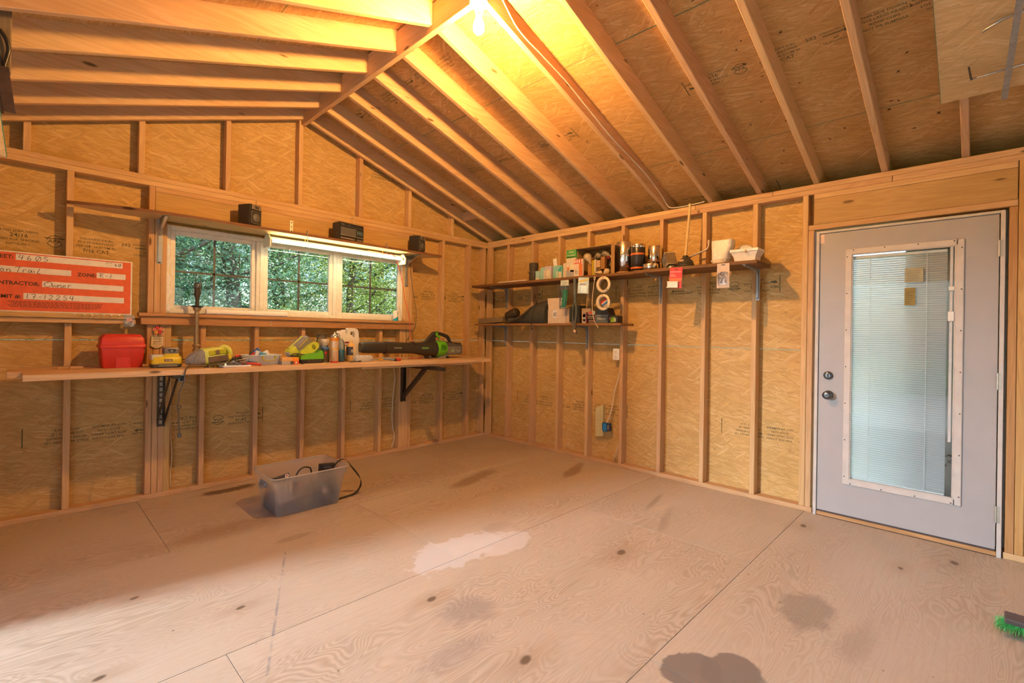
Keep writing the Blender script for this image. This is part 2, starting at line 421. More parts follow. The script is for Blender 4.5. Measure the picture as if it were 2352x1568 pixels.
    bp = N(ns, 'Bump'); bp.inputs['Strength'].default_value = .12; bp.inputs['Distance'].default_value = .002
    ls.new(fib, bp.inputs['Height']); ls.new(bp.outputs[0], b.inputs['Normal'])
    return m

def glass(name, tint=(1, 1, 1), refl=.06, gl_rough=.02):
    m, ns, ls, b = newmat(name); ns.remove(b); out = ns['Material Output']
    t = N(ns, 'BsdfTransparent'); t.inputs[0].default_value = (*tint, 1); g = N(ns, 'BsdfGlossy'); g.inputs['Roughness'].default_value = gl_rough
    lw = N(ns, 'LayerWeight'); lw.inputs[0].default_value = .25
    k = math_(ns, ls, 'MULTIPLY_ADD', lw.outputs['Fresnel'], .8, refl)
    mx = N(ns, 'MixShader'); ls.new(k, mx.inputs[0]); ls.new(t.outputs[0], mx.inputs[1]); ls.new(g.outputs[0], mx.inputs[2]); ls.new(mx.outputs[0], out.inputs[0])
    return m
def translucent(name, col, k=.5, rough=.5, clear=0.0):
    m, ns, ls, b = newmat(name); out = ns['Material Output']
    b.inputs['Base Color'].default_value = (*col, 1); b.inputs['Roughness'].default_value = rough
    nz = noise(ns, ls, N(ns, 'TexCoord').outputs['Object'], 25.0, 2)
    cc = mixc(ns, ls, nz, tuple(q * .93 for q in col), tuple(min(1, q * 1.05) for q in col)); ls.new(cc, b.inputs['Base Color'])
    t = N(ns, 'BsdfTranslucent'); t.inputs[0].default_value = (*col, 1)
    mx = N(ns, 'MixShader'); mx.inputs[0].default_value = k; ls.new(b.outputs[0], mx.inputs[1]); ls.new(t.outputs[0], mx.inputs[2])
    last = mx
    if clear > 0:
        tr = N(ns, 'BsdfTransparent'); tr.inputs[0].default_value = (.98, .97, .96, 1); m2 = N(ns, 'MixShader'); m2.inputs[0].default_value = clear
        ls.new(mx.outputs[0], m2.inputs[1]); ls.new(tr.outputs[0], m2.inputs[2]); last = m2
    ls.new(last.outputs[0], out.inputs[0])
    return m

STUD = lumber('stud lumber', (.60, .37, .175), (.66, .43, .225), (.42, .215, .075))
RAFT = lumber('rafter lumber', (.62, .385, .19), (.68, .45, .25), (.44, .235, .09))
PINE = lumber('header board', (.50, .315, .12), (.58, .375, .16), (.36, .19, .06), knots=.8)
REDW = lumber('stained sill board', (.46, .235, .10), (.54, .29, .13), (.27, .115, .045))
SHELFB = lumber('dark shelf board', (.17, .08, .032), (.22, .105, .045), (.09, .038, .015))
BENCHW = lumber('bench plank', (.58, .36, .20), (.66, .44, .26), (.42, .215, .09))
TREATED = lumber('treated block', (.52, .45, .23), (.58, .50, .28), (.42, .34, .15), knots=.2)
OSBW = osb('wall strand board', (.64, .41, .150), (.80, .60, .33), (.38, .205, .055))
OSBD = osb('roof strand board', (.62, .37, .140), (.80, .56, .31), (.35, .165, .04))
OSBN = osb('new strand board', (.64, .45, .23), (.76, .60, .38), (.46, .28, .11))
PLY = plywood()
WHITE = pm('white vinyl', (.78, .75, .68), .4); WHITEP = pm('white plastic', (.80, .76, .71), .42)
INK = pm('stamp ink', (.13, .115, .06), .9, spec=.1); BLACKP = pm('black plastic', (.022, .021, .02), .38)
DKGREY = pm('dark grey plastic', (.075, .072, .07), .5); GREY = pm('grey plastic', (.25, .245, .24), .5)
STEEL = pm('galvanised steel', (.50, .51, .52), .38, 1.0, .12, 60); BRKT = pm('grey painted bracket', (.27, .285, .29), .45, .35)
DSTEEL = pm('dark steel', (.10, .075, .055), .5, .6, .2); ALU = pm('bright foil', (.86, .86, .85), .22, 1.0, .05, 80, .35)
LIME = pm('lime plastic', (.55, .62, .05), .38); YELL = pm('yellow plastic', (.62, .47, .012), .4); GREEN = pm('green plastic', (.13, .47, .02), .35)
RED = pm('red plastic', (.58, .035, .022), .42); ORANGE = pm('orange print', (.72, .115, .03), .5); BRASS = pm('aged brass', (.40, .29, .16), .42, .6, .15)
CARD = pm('cardboard', (.42, .25, .10), .8, var=.1); CARDW = pm('pale cardboard', (.62, .50, .40), .75); PAPER = pm('paper white', (.80, .76, .70), .7)
CLEAR = glass('clear plastic film', (.97, .97, .96), .035, .08); GLASS = glass('window glass', (.97, .985, .98), .015); JARG = glass('jar glass', (.86, .93, .93), .10)
TUB = translucent('clear tub plastic', (.88, .90, .96), .45, .3, .18); BINP = translucent('frosted bin plastic', (.74, .70, .68), .55, .4, .62)
WIREW = pm('white cable', (.72, .66, .55), .5); BLUE = pm('blue plastic', (.03, .14, .48), .4); DOORP = pm('door paint', (.40, .37, .36), .45, var=.03, scale=6)
JAMB = pm('white jamb paint', (.58, .52, .47), .5, var=.07, scale=14); BRASSK = pm('dark knob metal', (.16, .165, .175), .28, .9)
# ================================================================== the setting
YF = -7.3                                    # wall behind the camera
# ---- floor: plywood sheets
floor = struct('floor')
def sheet(x0, x1, y0, y1):
    obj('plywood_sheet', M().box(x0 + .0011, x1 - .0011, y0 + .0013, y1 - .0013, -.019, 0, c=.0004, g=0), PLY, floor)
rows = [(.12, -1.16, [-5.98, -3.545, -1.107, .12]), (-1.16, -2.38, [-4.82, -2.372, .12]), (-2.38, -3.60, [-5.0, -3.575, -1.18, .12]),
        (-3.60, -4.82, [-4.82, -2.37, .12]), (-4.82, -6.04, [-5.0, -3.6, -1.18, .12]), (-6.04, -7.4, [-4.82, -2.37, .12])]
for a, b_, xs in rows:
    for x0, x1 in zip(xs, xs[1:]): sheet(max(x0, -4.82), x1, b_, a)
obj('subfloor', M().box(-4.82, .12, -7.4, .12, -.10, -.021), STUD, floor)

# ---- wall with the window
wb = struct('wall_back')
def lum(name, x0, x1, y0, y1, z0, z1, par, mat=STUD, g=None, c=.003): return obj(name, M().box(x0, x1, y0, y1, z0, z1, c=c, g=g), mat, par)
D = .089
def panel(x0, x1, z0, z1, par, mat=OSBW, poly=None, y=D):
    m = M(); g = .0012; zb = 0 if z0 < 1.2 else (1.2192 if z0 < 2.43 else 2.4384)
    if poly is None: m.box(x0 + g, x1 - g, y, y + .0115, z0 + g, z1 - g, g=0)
    else: m.prism(poly, y, y + .0115, 'y', g=0)
    for l in m.uv:                            # v measured from the lower edge of the sheet
        for i in range(len(l)): pass
    if zb: m.uv = [[(p[0], p[1] - zb) for p in l] for l in m.uv]
    return obj('strand_board', m, mat, par)
for x0, x1 in ((-4.80, -3.13), (-3.13, -.69), (-.69, .10)): panel(x0, x1, 0, 1.2192, wb)
panel(-4.80, -3.40, 1.2192, 2.4384, wb); panel(-1.20, .10, 1.2192, 2.4384, wb); panel(-3.40, -1.20, 1.2192, 1.425, wb); panel(-3.40, -1.20, 2.135, 2.4384, wb)
roofz = lambda x: 2.632 - .3345 * x if x > -2.35 else 2.632 - .3345 * (-4.7 - x)
def gab(x0, x1, par, y=D):
    xs = [x0] + ([-2.35] if x0 < -2.35 < x1 else []) + [x1]
    panel(0, 0, 2.4384, 0, par, OSBW, [(x0, 2.4396), (x1, 2.4396)] + [(x, roofz(x)) for x in reversed(xs)], y)
gab(-4.80, -3.552, wb); gab(-3.549, -1.167, wb); gab(-1.164, .10, wb)
lum('sill_plate', -4.70, .089, 0, D, 0, .038, wb)
lum('top_plate', -4.70, -2.75, 0, D, 2.400, 2.4385, wb); lum('top_plate', -2.748, .089, 0, D, 2.400, 2.4385, wb); lum('top_plate', -4.78, .0, 0, D, 2.439, 2.477, wb)
for k in (0,): lum('stud', -3.962, -3.924, 0, D, .038, 2.40, wb)
lum('stud', -4.37, -4.332, 0, D, .038, 2.40, wb)
for x in (-3.501, -3.461, -3.422, -3.385): lum('stud', x, x + .038, 0, D, .038, 2.40 if x < -3.48 else (2.17 if x < -3.40 else 1.34), wb, PINE if x > -3.39 else STUD)
for k in range(2, 7): lum('cripple_stud', -3.962 + .4064 * k, -3.924 + .4064 * k, 0, D, .038, 1.336, wb)
for x in (-1.276, -1.237, -1.198): lum('stud', x, x + .038, 0, D, .038, 1.34 if x < -1.25 else 2.17, wb)
lum('stud', -1.158, -1.12, 0, D, .038, 2.40, wb)
for k in (8, 9): lum('stud', -3.962 + .4064 * k, -3.924 + .4064 * k, 0, D, .038, 2.40, wb)
lum('stud', -.055, -.017, 0, D, .038, 2.40, wb)
lum('header_plate', -3.462, -1.16, 0, D, 2.361, 2.3995, wb); lum('header', -3.462, -1.16, 0, D, 2.172, 2.3605, wb, PINE, 0)
lum('window_sill_plate', -3.346, -1.278, .0, D, 1.337, 1.376, wb); 
for x in (-4.16, -3.55, -2.968, -2.368, -1.757, -1.167, -.562): 
    lum('gable_stud', x - .019, x + .019, .001, D, 2.477, roofz(x) - .004 - abs(.019 * .3345), wb)

# ---- wall with the shelves and the door (frame S: x along the wall away from the corner)
wr = struct('wall_right', 'S'); JST = lumber('amber stud', (.52, .28, .10), (.58, .33, .13), (.34, .15, .045))
for x0, x1 in ((-.1, 1.18), (1.18, 3.60)): panel(x0, x1, 0, 1.2192, wr)
for x0, x1 in ((-.1, 2.40), (2.40, 3.60)): panel(x0, x1, 1.2192, 2.4384, wr)
panel(4.72, 7.3, 0, 1.2192, wr); panel(4.72, 7.3, 1.2192, 2.4384, wr); panel(3.60, 4.72, 2.16, 2.4384, wr)
lum('sill_plate', .0, 3.65, 0, D, 0, .038, wr); lum('sill_plate', 4.655, 7.3, 0, D, 0, .038, wr)
for a, b_ in ((.0, 1.62), (1.622, 4.1), (4.102, 7.3)): lum('top_plate', a, b_, 0, D, 2.400, 2.4385, wr)
for a, b_ in ((.0, 2.72), (2.722, 3.35), (3.352, 7.3)): lum('top_plate', a, b_, 0, D, 2.439, 2.477, wr)
lum('corner_stud', .0, .088, .001, .039, .038, 2.40, wr, g=2)
for x in (.361, .765, 1.162, 1.560, 1.973, 2.383, 2.787, 3.204): lum('stud', x, x + .038, 0, D, .038, 2.40, wr)
lum('stud', 3.562, 3.600, 0, D, .038, 2.40, wr); lum('jack_stud', 3.602, 3.640, .0, D, .038, 2.128, wr)
lum('jack_stud', 4.662, 4.700, 0, D, .038, 2.128, wr, JST); lum('stud', 4.702, 4.740, 0, D, .038, 2.40, wr, JST)
for x in (5.15, 5.55, 5.96, 6.37, 6.77, 7.2): lum('stud', x, x + .038, 0, D, .038, 2.40, wr)
lum('header_plate', 3.636, 4.698, 0, D, 2.361, 2.3995, wr); lum('header', 3.636, 4.698, .001, D, 2.170, 2.360, wr, PINE, 0); lum('header_plate', 3.602, 4.70, .0, D, 2.130, 2.169, wr)

# ---- the wall with the wide doorway (left, out of view) and the wall behind the camera
wl_ = struct('wall_left')
def lbox(name, y0, y1, z0, z1, mat, x0=-4.80, x1=-4.789): obj(name, M().box(x0, x1, y0, y1, z0, z1, g=1), mat, wl_)
lbox('strand_board', -1.40, .1, 0, 1.219, OSBW); lbox('strand_board', -1.40, .1, 1.221, 2.44, OSBW); lbox('strand_board', -4.9, -1.40, 2.16, 2.44, OSBW)
lbox('strand_board', YF, -4.9, 0, 1.219, OSBW); lbox('strand_board', YF, -4.9, 1.221, 2.44, OSBW)
for y in (-.4, -.8, -1.2, -1.36, -4.94, -5.35, -5.75, -6.16, -6.57, -6.97): obj('stud', M().box(-4.789, -4.70, y - .019, y + .019, .038, 2.40, c=.003), STUD, wl_)
obj('header', M().box(-4.789, -4.70, -4.9, -1.40, 2.14, 2.40, c=.003), PINE, wl_)
obj('top_plate', M().box(-4.789, -4.70, YF, .0, 2.40, 2.4385, c=.003), STUD, wl_); obj('top_plate', M().box(-4.789, -4.70, YF, .0, 2.439, 2.477, c=.003), STUD, wl_)
wf = struct('wall_front')
for z0, z1 in ((0, 1.219), (1.221, 2.44)):
    for x0, x1 in ((-4.8, -3.3), (-.75, .1)): obj('strand_board', M().box(x0, x1, YF - .0115, YF, z0, z1, g=0), OSBW, wf)
obj('strand_board', M().box(-3.3, -.75, YF - .0115, YF, 2.16, 2.44, g=0), OSBW, wf); obj('header', M().box(-3.38, -.67, YF, YF + .089, 2.16, 2.40, c=.003), PINE, wf)
for x in (-3.36, -.73, -4.2, -.3): obj('stud', M().box(x, x + .038, YF, YF + .089, 0, 2.16 if x in (-3.36, -.73) else 2.40, c=.003), STUD, wf)
obj('strand_board', M().prism([(-4.8, 2.441), (.1, 2.441), (.1, roofz(.1)), (-2.35, roofz(-2.35)), (-4.8, roofz(-4.8))], YF - .0115, YF), OSBW, wf)

# ---- roof
ce = struct('ceiling')
L_ = math.hypot(1, .3345); ca, sa = 1 / L_, .3345 / L_
def deckT(side):                              # u along -y, v up the slope, n out through the roof
    if side > 0: return Matrix(((0, -ca, sa, .40), (-1, 0, 0, 0), (0, sa, ca, 2.632 - .3345 * .40), (0, 0, 0, 1)))
    return Matrix(((0, ca, -sa, -5.10), (-1, 0, 0, 0), (0, sa, ca, 2.632 - .3345 * .40), (0, 0, 0, 1)))
vr = [0, (.40 + .405) * L_, (.40 + .405) * L_ + 1.2202, (.40 + 2.35) * L_]
for side in (1, -1):
    T = deckT(side)
    for j, us in enumerate(([-.3, 1.204, 3.641, 6.08, 7.5], [-.3, 2.446, 4.885, 7.5], [-.3, 1.204, 3.641, 6.08, 7.5])):
        for u0, u1 in zip(us, us[1:]):
            m = M().box(u0 + .0013, u1 - .0013, vr[j] + .0013, vr[j + 1] - .0013, 0, .0115, T, g=0)
            k = 1.2192 - (vr[1] - vr[0]) if j == 0 else -vr[j]
            m.uv = [[(p[0], p[1] + k) for p in l] for l in m.uv]
            obj('roof_sheet', m, OSBD, ce)
    obj('roofing', M().box(-.4, 7.6, -.02, vr[3] + .004, .013, .02, T), pm('grey roofing', (.1, .1, .1), .9), ce)
RY = [-.0305, -.372, -.776, -1.200, -1.604, -2.016, -2.440, -2.852, -3.248, -3.648, -4.056, -4.466, -4.88, -5.29, -5.70, -6.1, -6.5, -6.9, -7.27]
for y in RY:
    z = lambda x: 2.485 - .3345 * x
    for side in (1, -1):
        X = (lambda x: x) if side > 0 else (lambda x: -4.7 - x)
        j = random.uniform(-.003, .003)
        ch = .0035
        m = M()
        x0, x1 = -2.331, .34
        def ring(x): 
            b0 = z(x); t = b0 + .1472
            return [(X(x), y - .019 + ch, b0), (X(x), y + .019 - ch, b0), (X(x), y + .019, b0 + ch), (X(x), y + .019, t), (X(x), y - .019, t), (X(x), y - .019, b0 + ch)]
        m.loft([ring(x0), ring(x1)], sm=False, g=0)
        obj('rafter', m, RAFT, ce)
lum('ridge_board', -2.3695, -2.3305, YF, .088, 3.222, 3.405, ce, RAFT)
for side in (1, -1):
    x = .35 if side > 0 else -5.05
    obj('fascia', M().box(x - .01, x + .01, YF - .1, .3, 2.29, 2.46), WHITEP, ce)
    xa, xb = (.101, .34) if side > 0 else (-5.04, -4.801)
    obj('soffit', M().box(xa, xb, YF, .2, 2.285, 2.297), WHITEP, ce)
obj('blocking', M().box(-.46, -.424, -.352, -.052, 2.66, 2.765), RAFT, ce)

# ---- printed stamps on the strand board
def stamp_row(m, T, blocks=None, sc_=1.0):
    # right-way-up row, x from 0 to 1.53, five text lines about .12 tall, printed in the plane y = 0
    def L(s, x, z, h, al='C'): text(m, s, x, z, 0, h, 0, False, al, T, .012, 1.08)
    L('RATED SHEATHING', .175, .098, .021); L('24/16', .18, .066, .036); L('SIZED FOR SPACING', .175, .040, .021); L('EXPOSURE 1', .175, .012, .019)
    m.add([(.000, 0, -.015), (.006, 0, -.015), (.006, 0, .118), (.000, 0, .118)], [(0, 1, 2, 3)], T)
    L('NEX', .045, .07, .030); m.add([(.02, 0, .052), (.075, 0, .044), (.07, 0, .034), (.03, 0, .03)], [(0, 1, 2, 3)], T)
    n = 26
    for a0, a1 in ((.25, PI - .25), (PI + .25, 2 * PI - .25)):
        pts = [(.355 + .042 * math.cos(a0 + (a1 - a0) * i / n), .06 + .042 * math.sin(a0 + (a1 - a0) * i / n)) for i in range(n + 1)]
        vs = [];
        for i, p in enumerate(pts): 
            q = (.355 + (p[0] - .355) * .9, .06 + (p[1] - .06) * .9); vs += [(p[0], 0, p[1]), (q[0], 0, q[1])]
        m.add(vs, [(2 * i, 2 * i + 1, 2 * i + 3, 2 * i + 2) for i in range(n)], T)
    L('APA', .355, .049, .034)
    m.add([(.305, 0, .078), (.405, 0, .078), (.405, 0, .084), (.305, 0, .084)], [(0, 1, 2, 3)], T)
    L('THICKNESS 0.418in', .575, .098, .021); L('PS 2-10 SHEATHING', .575, .072, .021); L('PRP-108   HUD-UM-40', .575, .044, .021); L('7/16 CAT', .575, .008, .034)
    L('593', .745, .08, .034)
    L('STRENGTH AXIS', .86, .092, .019); L('EJE', .86, .040, .018); L('DE RESISTENCIA', .86, .016, .017)
    m.add([(.80, 0, .073), (.90, 0, .073), (.90, 0, .080), (.80, 0, .080)], [(0, 1, 2, 3)], T); m.add([(.90, 0, .064), (.925, 0, .0765), (.90, 0, .089)], [(0, 1, 2)], T)
    L('THIS SIDE DOWN', 1.07, .096, .022); L('ESTE LADO ABAJO', 1.07, .068, .022); L('ROOF CLIPS', 1.07, .038, .022); L('NOT OR ELIMINAR', 1.07, .010, .021)
    L('SPACE ALL EDGES 1/8"', 1.30, .096, .022); L('SEPARE LOS BORDES', 1.30, .068, .021); L('LOS BORDES 1/8"', 1.30, .038, .021); L('09/22/17  14:14', 1.30, .010, .019)
    m.add([(1.520, 0, -.015), (1.526, 0, -.015), (1.526, 0, .118), (1.520, 0, .118)], [(0, 1, 2, 3)], T)
def wallstamp(par, x, z, flip, y=D - .0006):
    m = M(); T = Matrix.Translation((x, y, z))
    if flip: T = Matrix.Translation((x + 1.53, y, z + .118)) @ Matrix.Rotation(PI, 4, 'Y')
    stamp_row(m, T); obj('printed_stamp', m, INK, par, fix=False)
wallstamp(wb, -4.37, 1.845, False); wallstamp(wb, -4.165, .482, True); wallstamp(wb, -1.80, .482, True)
wallstamp(wb, -1.80, 1.687, True); wallstamp(wb, -1.72, 2.945, True)
wallstamp(wr, -.66, 1.70, True); wallstamp(wr, 1.86, 1.688, True); wallstamp(wr, .49, .482, True); wallstamp(wr, 2.94, .482, True)
def deckstamp(u, v, flip, side=1):
    m = M(); T = deckT(side) @ Matrix.Translation((u, v, -.0006)) @ Matrix.Rotation(-PI / 2, 4, 'X')
    if flip: T = deckT(side) @ Matrix.Translation((u + 1.53, v + .118, -.0006)) @ Matrix.Rotation(-PI / 2, 4, 'X') @ Matrix.Rotation(PI, 4, 'Y')
    stamp_row(m, T); obj('printed_stamp', m, INK, ce, fix=False)
deckstamp(3.10, 1.40 * L_, False); deckstamp(1.82, .18 * L_, False); deckstamp(.38, 2.35 * L_, False); deckstamp(1.92, 2.31 * L_, False); deckstamp(.62, 1.35 * L_, True)

m = M(); r_ = random.Random(21)
for i in range(95):
    u, v = r_.choice([r_.uniform(2.5, 4.6), r_.uniform(3.3, 4.5), r_.uniform(.2, 4.6)]), r_.uniform(.45, 3.0) 
    if min(abs(u + y) for y in RY) < .05: continue
    T = deckT(1) @ Matrix.Translation((u, v, -.0008)) @ Matrix.Rotation(r_.uniform(0, 1), 4, 'Z')
    for k in range(r_.choice((2, 3, 4))):
        L2 = r_.uniform(.008, .020); m.add([(0, -.0028, 0), (L2, 0, .0004), (0, .0028, 0), (-.002, 0, -.006)], [(0, 1, 3), (1, 2, 3), (0, 1, 2)], T @ Matrix.Rotation(k * 1.7 + r_.uniform(-.4, .4), 4, 'Z'))
obj('nail_tips', m, pm('splinter brown', (.12, .045, .012), .8), ce, kind='stuff', fix=False)

# ---- window: three sashes in one white frame
wi = struct('window_1')
m = M(); y0, y1 = .028, .105
X0, X1, Z0, Z1 = -3.385, -1.215, 1.432, 2.128
for a in ((X0, X0 + .028, Z0, Z1), (X1 - .028, X1, Z0, Z1), (X0 + .028, X1 - .028, Z0, Z0 + .034), (X0 + .028, X1 - .028, Z1 - .034, Z1)): m.box(a[0], a[1], y0, y1, a[2], a[3], c=.004)
for x in (-2.695, -1.990): m.box(x - .033, x + .033, y0 + .004, y1, Z0 + .034, Z1 - .034, c=.004); m.box(x - .003, x + .003, y0 - .003, y1, Z0 + .034, Z1 - .034)
obj('window_frame', m, WHITE, wi)
for a, b_ in ((X0 + .028, -2.728), (-2.662, -2.023), (-1.957, X1 - .028)):
    s_ = M(); t = .034
    for q in ((a, a + t, Z0 + .034, Z1 - .034), (b_ - t, b_, Z0 + .034, Z1 - .034), (a + t, b_ - t, Z0 + .034, Z0 + .034 + t * .8), (a + t, b_ - t, Z1 - .034 - t, Z1 - .034)):
        s_.box(q[0], q[1], .046, .09, q[2], q[3], c=.004); 
    for q in ((a + t - .008, a + t + .004, Z0 + .06, Z1 - .067), (b_ - t - .004, b_ - t + .008, Z0 + .06, Z1 - .067), (a + t, b_ - t, Z0 + .06 - .004, Z0 + .06 + .006), (a + t, b_ - t, Z1 - .072, Z1 - .062)): s_.box(q[0], q[1], .054, .08, q[2], q[3])
    sa_ = obj('sash', s_, WHITE, wi)
    obj('pane', M().box(a + t, b_ - t, .066, .070, Z0 + .058, Z1 - .066), GLASS, sa_)
    mu_ = M(); xm = (a + b_) / 2; zm = (Z0 + Z1) / 2 - .01
    mu_.box(xm - .008, xm + .008, .071, .08, Z0 + .06, Z1 - .067); mu_.box(a + t, b_ - t, .071, .08, zm - .008, zm + .008)
    obj('muntin', mu_, pm('bronze muntin', (.17, .17, .16), .5), sa_)
# torn white wrap left and right of the frame
m = M(); zs = [1.45 + .62 * i / 16 for i in range(17)]
L1 = [(-3.386, z) for z in zs]; R1 = [(-3.386 + .018 + .012 * math.sin(i * 2.1) + .008 * math.sin(i * 5.3) + .012 * (1 - i / 16), z) for i, z in enumerate(zs)]
m.prism(L1 + R1[::-1], .020, .0235); obj('house_wrap', m, pm('house wrap', (.80, .82, .86), .6), wi)
m = M(); m.prism([(-1.217, 1.45), (-1.185, 1.45), (-1.145, 1.50), (-1.148, 1.62), (-1.155, 1.80), (-1.150, 1.98), (-1.18, 2.08), (-1.217, 2.10)], .012, .016)
hw = obj('house_wrap', m, pm('house wrap', (.80, .82, .86), .6), wi)
m = M(); text(m, 'R', -1.208, 1.765, .0112, .10, bold=.03, sx=.75); text(m, 'w', -1.206, 1.70, .0112, .06, bold=.03); obj('wrap_print', m, pm('blue ink', (.03, .14, .45), .6), hw, fix=False)

# ---- trims under the window
tr = struct('trim_1'); obj('sill_board', M().box(-3.56, -1.13, -.062, .028, 1.402, 1.428, c=.003), REDW, tr); obj('apron', M().box(-3.545, -1.12, -.040, -.001, 1.338, 1.402, c=.003), REDW, tr)
m = M()
for x in (-3.20, -2.62, -2.36, -1.72, -1.50): 
    for z in (1.357, 1.385): m.cyl((x, -.0425, z), (x, -.039, z), .0055, seg=8)
obj('screw_head', m, STEEL, tr)
tr2 = struct('trim_2'); obj('ledge_board', M().box(-4.70, -3.575, -.039, -.001, 1.338, 1.372, c=.003), STUD, tr2); obj('ledge_board', M().box(-4.70, -3.60, -.06, -.001, 1.3725, 1.404, c=.003), PINE, tr2)
m = M()
for x in (-3.915, -3.865, -3.826, -3.797, -3.762, -3.72, -3.675): m.cyl((x, -.082, 1.399), (x, -.06, 1.394), .0035, seg=7); m.cyl((x, -.084, 1.3995), (x, -.082, 1.399), .006, seg=7)
obj('nail', m, STEEL, tr2)

# ---- door (frame S)
do = struct('door_1', 'S')
m = M(); m.box(3.6585, 3.679, -.012, .10, .0, 2.1115, c=.002); m.box(4.6265, 4.648, -.012, .10, .0, 2.1115, c=.002); m.box(3.679, 4.6265, -.012, .10, 2.0945, 2.1115, c=.002)
obj('door_jamb', m, JAMB, do)
S0, S1, B0, B1 = 3.683, 4.621, .043, 2.0915; G0, G1, H0, H1 = 3.868, 4.440, .293, 1.934
m = M(); 
for a in ((S0, G0, B0, B1), (G1, S1, B0, B1), (G0, G1, B0, H0), (G0, G1, H1, B1)): m.box(a[0], a[1], .0, .044, a[2], a[3])
slab = obj('door_slab', m, DOORP, do)
m = M(); t = .026
for a in ((G0 - .028, G0 + t - .012, H0 - .028, H1 + .028), (G1 - t + .012, G1 + .028, H0 - .028, H1 + .028), (G0, G1, H0 - .028, H0 + t - .012), (G0, G1, H1 - t + .012, H1 + .028)):
    m.box(a[0], a[1], -.012, .004, a[2], a[3], c=.004)
for a in ((G0 + .006, G0 + .018, H0, H1), (G1 - .018, G1 - .006, H0, H1), (G0, G1, H0 + .006, H0 + .018), (G0, G1, H1 - .018, H1 - .006)): m.box(a[0], a[1], -.007, .01, a[2], a[3])
lf = obj('lite_frame', m, JAMB, slab)
m = M()
for i in range(7):
    z = H0 + .03 + (H1 - H0 - .06) * i / 6
    for x in (G0 - .016, G1 + .016): m.cyl((x, -.0135, z), (x, -.0115, z), .0045, seg=8)
for i in range(4):
    x = G0 + .02 + (G1 - G0 - .04) * i / 3
    for z in (H0 - .016, H1 + .016): m.cyl((x, -.0135, z), (x, -.0115, z), .0045, seg=8)
obj('screw_plug', m, DKGREY, slab)
obj('pane', M().box(G0, G1, .006, .009, H0, H1), GLASS, slab); obj('pane', M().box(G0, G1, .034, .037, H0, H1), GLASS, slab)
BL = translucent('blind slat', (.93, .94, .93), .62, .4)
m = M(); n = 104; a0, a1 = 3.884, 4.388
for i in range(n):
    z = .325 + i * (1.565 / n); m.add([(a0, .0165, z), (a1, .0165, z), (a1, .0255, z + .0148), (a0, .0255, z + .0148), (a0, .0172, z + .0075), (a1, .0172, z + .0075)], [(0, 1, 5, 4), (4, 5, 2, 3)])
bl = obj('blind_slats', m, BL, slab, kind='stuff', fix=False)
m = M(); m.box(a0, a1, .014, .028, 1.888, 1.908, c=.002); m.box(a0, a1, .014, .028, .306, .322, c=.002); obj('blind_rail', m, pm('blind white', (.82, .82, .8), .4), slab)
m = M(); 
for x in (3.985, 4.288): m.box(x - .0018, x + .0018, .012, .015, .31, 1.90)
obj('blind_cord', m, pm('blind white', (.82, .82, .8), .4), slab)
m = M(); m.box(4.400, 4.416, .000, .008, .66, 1.93, c=.002); obj('blind_track', m, pm('track grey', (.56, .56, .55), .4), slab)
m = M(); m.box(4.393, 4.424, -.016, .0, 1.437, 1.500, c=.003); m.box(4.395, 4.424, -.012, .0, 1.633, 1.660, c=.003); obj('blind_slider', m, WHITEP, slab)
st = obj('paper_sticker', M().box(4.174, 4.270, .0045, .0057, 1.700, 1.797), pm('pale sticker', (.36, .33, .20), .6), slab); 
m = M()
for i in range(6): m.box(4.185, 4.185 + random.uniform(.05, .075), .0038, .0044, 1.712 + i * .0125, 1.7155 + i * .0125)
obj('sticker_print', m, pm('grey print', (.22, .2, .13), .7), slab)
obj('foil_sticker', M().box(4.174, 4.231, .0045, .0057, 1.546, 1.664), pm('gold foil sticker', (.26, .16, .02), .4, .3), slab)
m = M()
for i in range(7): m.box(4.182, 4.182 + random.uniform(.02, .042), .0038, .0044, 1.556 + i * .013, 1.5595 + i * .013)
obj('sticker_print', m, pm('dark gold print', (.12, .075, .01), .5), slab)
Ty = lambda x, y, z: Matrix.Translation((x, y, z)) @ Matrix.Rotation(PI / 2, 4, 'X')
m = M().lathe([(.028, 0), (.030, .004), (.030, .010), (.024, .016), (.016, .018)], 24, Ty(3.744, 0, 1.042)); m.box(3.741, 3.747, -.030, -.016, 1.028, 1.056, c=.002); obj('deadbolt', m, BRASSK, slab)
m = M().lathe([(.030, 0), (.031, .004), (.029, .009), (.012, .014), (.012, .030), (.024, .036), (.030, .046), (.030, .056), (.024, .063), (.010, .064)], 24, Ty(3.747, 0, .900)); kb = obj('knob', m, BRASSK, slab)
obj('keyhole', M().cyl((3.747, -.0655, .900), (3.747, -.062, .900), .007, seg=12), DKGREY, slab)
for z in (1.88, 1.07, .26):
    m = M(); m.cyl((4.622, -.010, z - .05), (4.622, -.010, z + .05), .007, seg=10); m.box(4.6275, 4.640, -.0135, -.012, z - .05, z + .05); 
    for k in (-.017, .017): m.cyl((4.622, -.010, z + k - .0015), (4.622, -.010, z + k + .0015), .0078, seg=10)
    obj('hinge', m, pm('hinge metal', (.5, .47, .4), .4, .6), do)
obj('tape_corner', M().box(3.681, 3.708, -.0018, -.0005, 2.02, 2.088), pm('masking paper', (.74, .56, .45), .7), slab)
obj('threshold', M().box(3.680, 4.626, -.004, .10, .004, .030, c=.002), REDW, do); obj('door_sweep', M().box(3.684, 4.620, .004, .04, .031, .043), pm('brown rubber', (.07, .05, .045), .7), do)
obj('threshold_gap', M().box(3.66, 4.648, -.002, .10, -.0, .004), BLACKP, do)

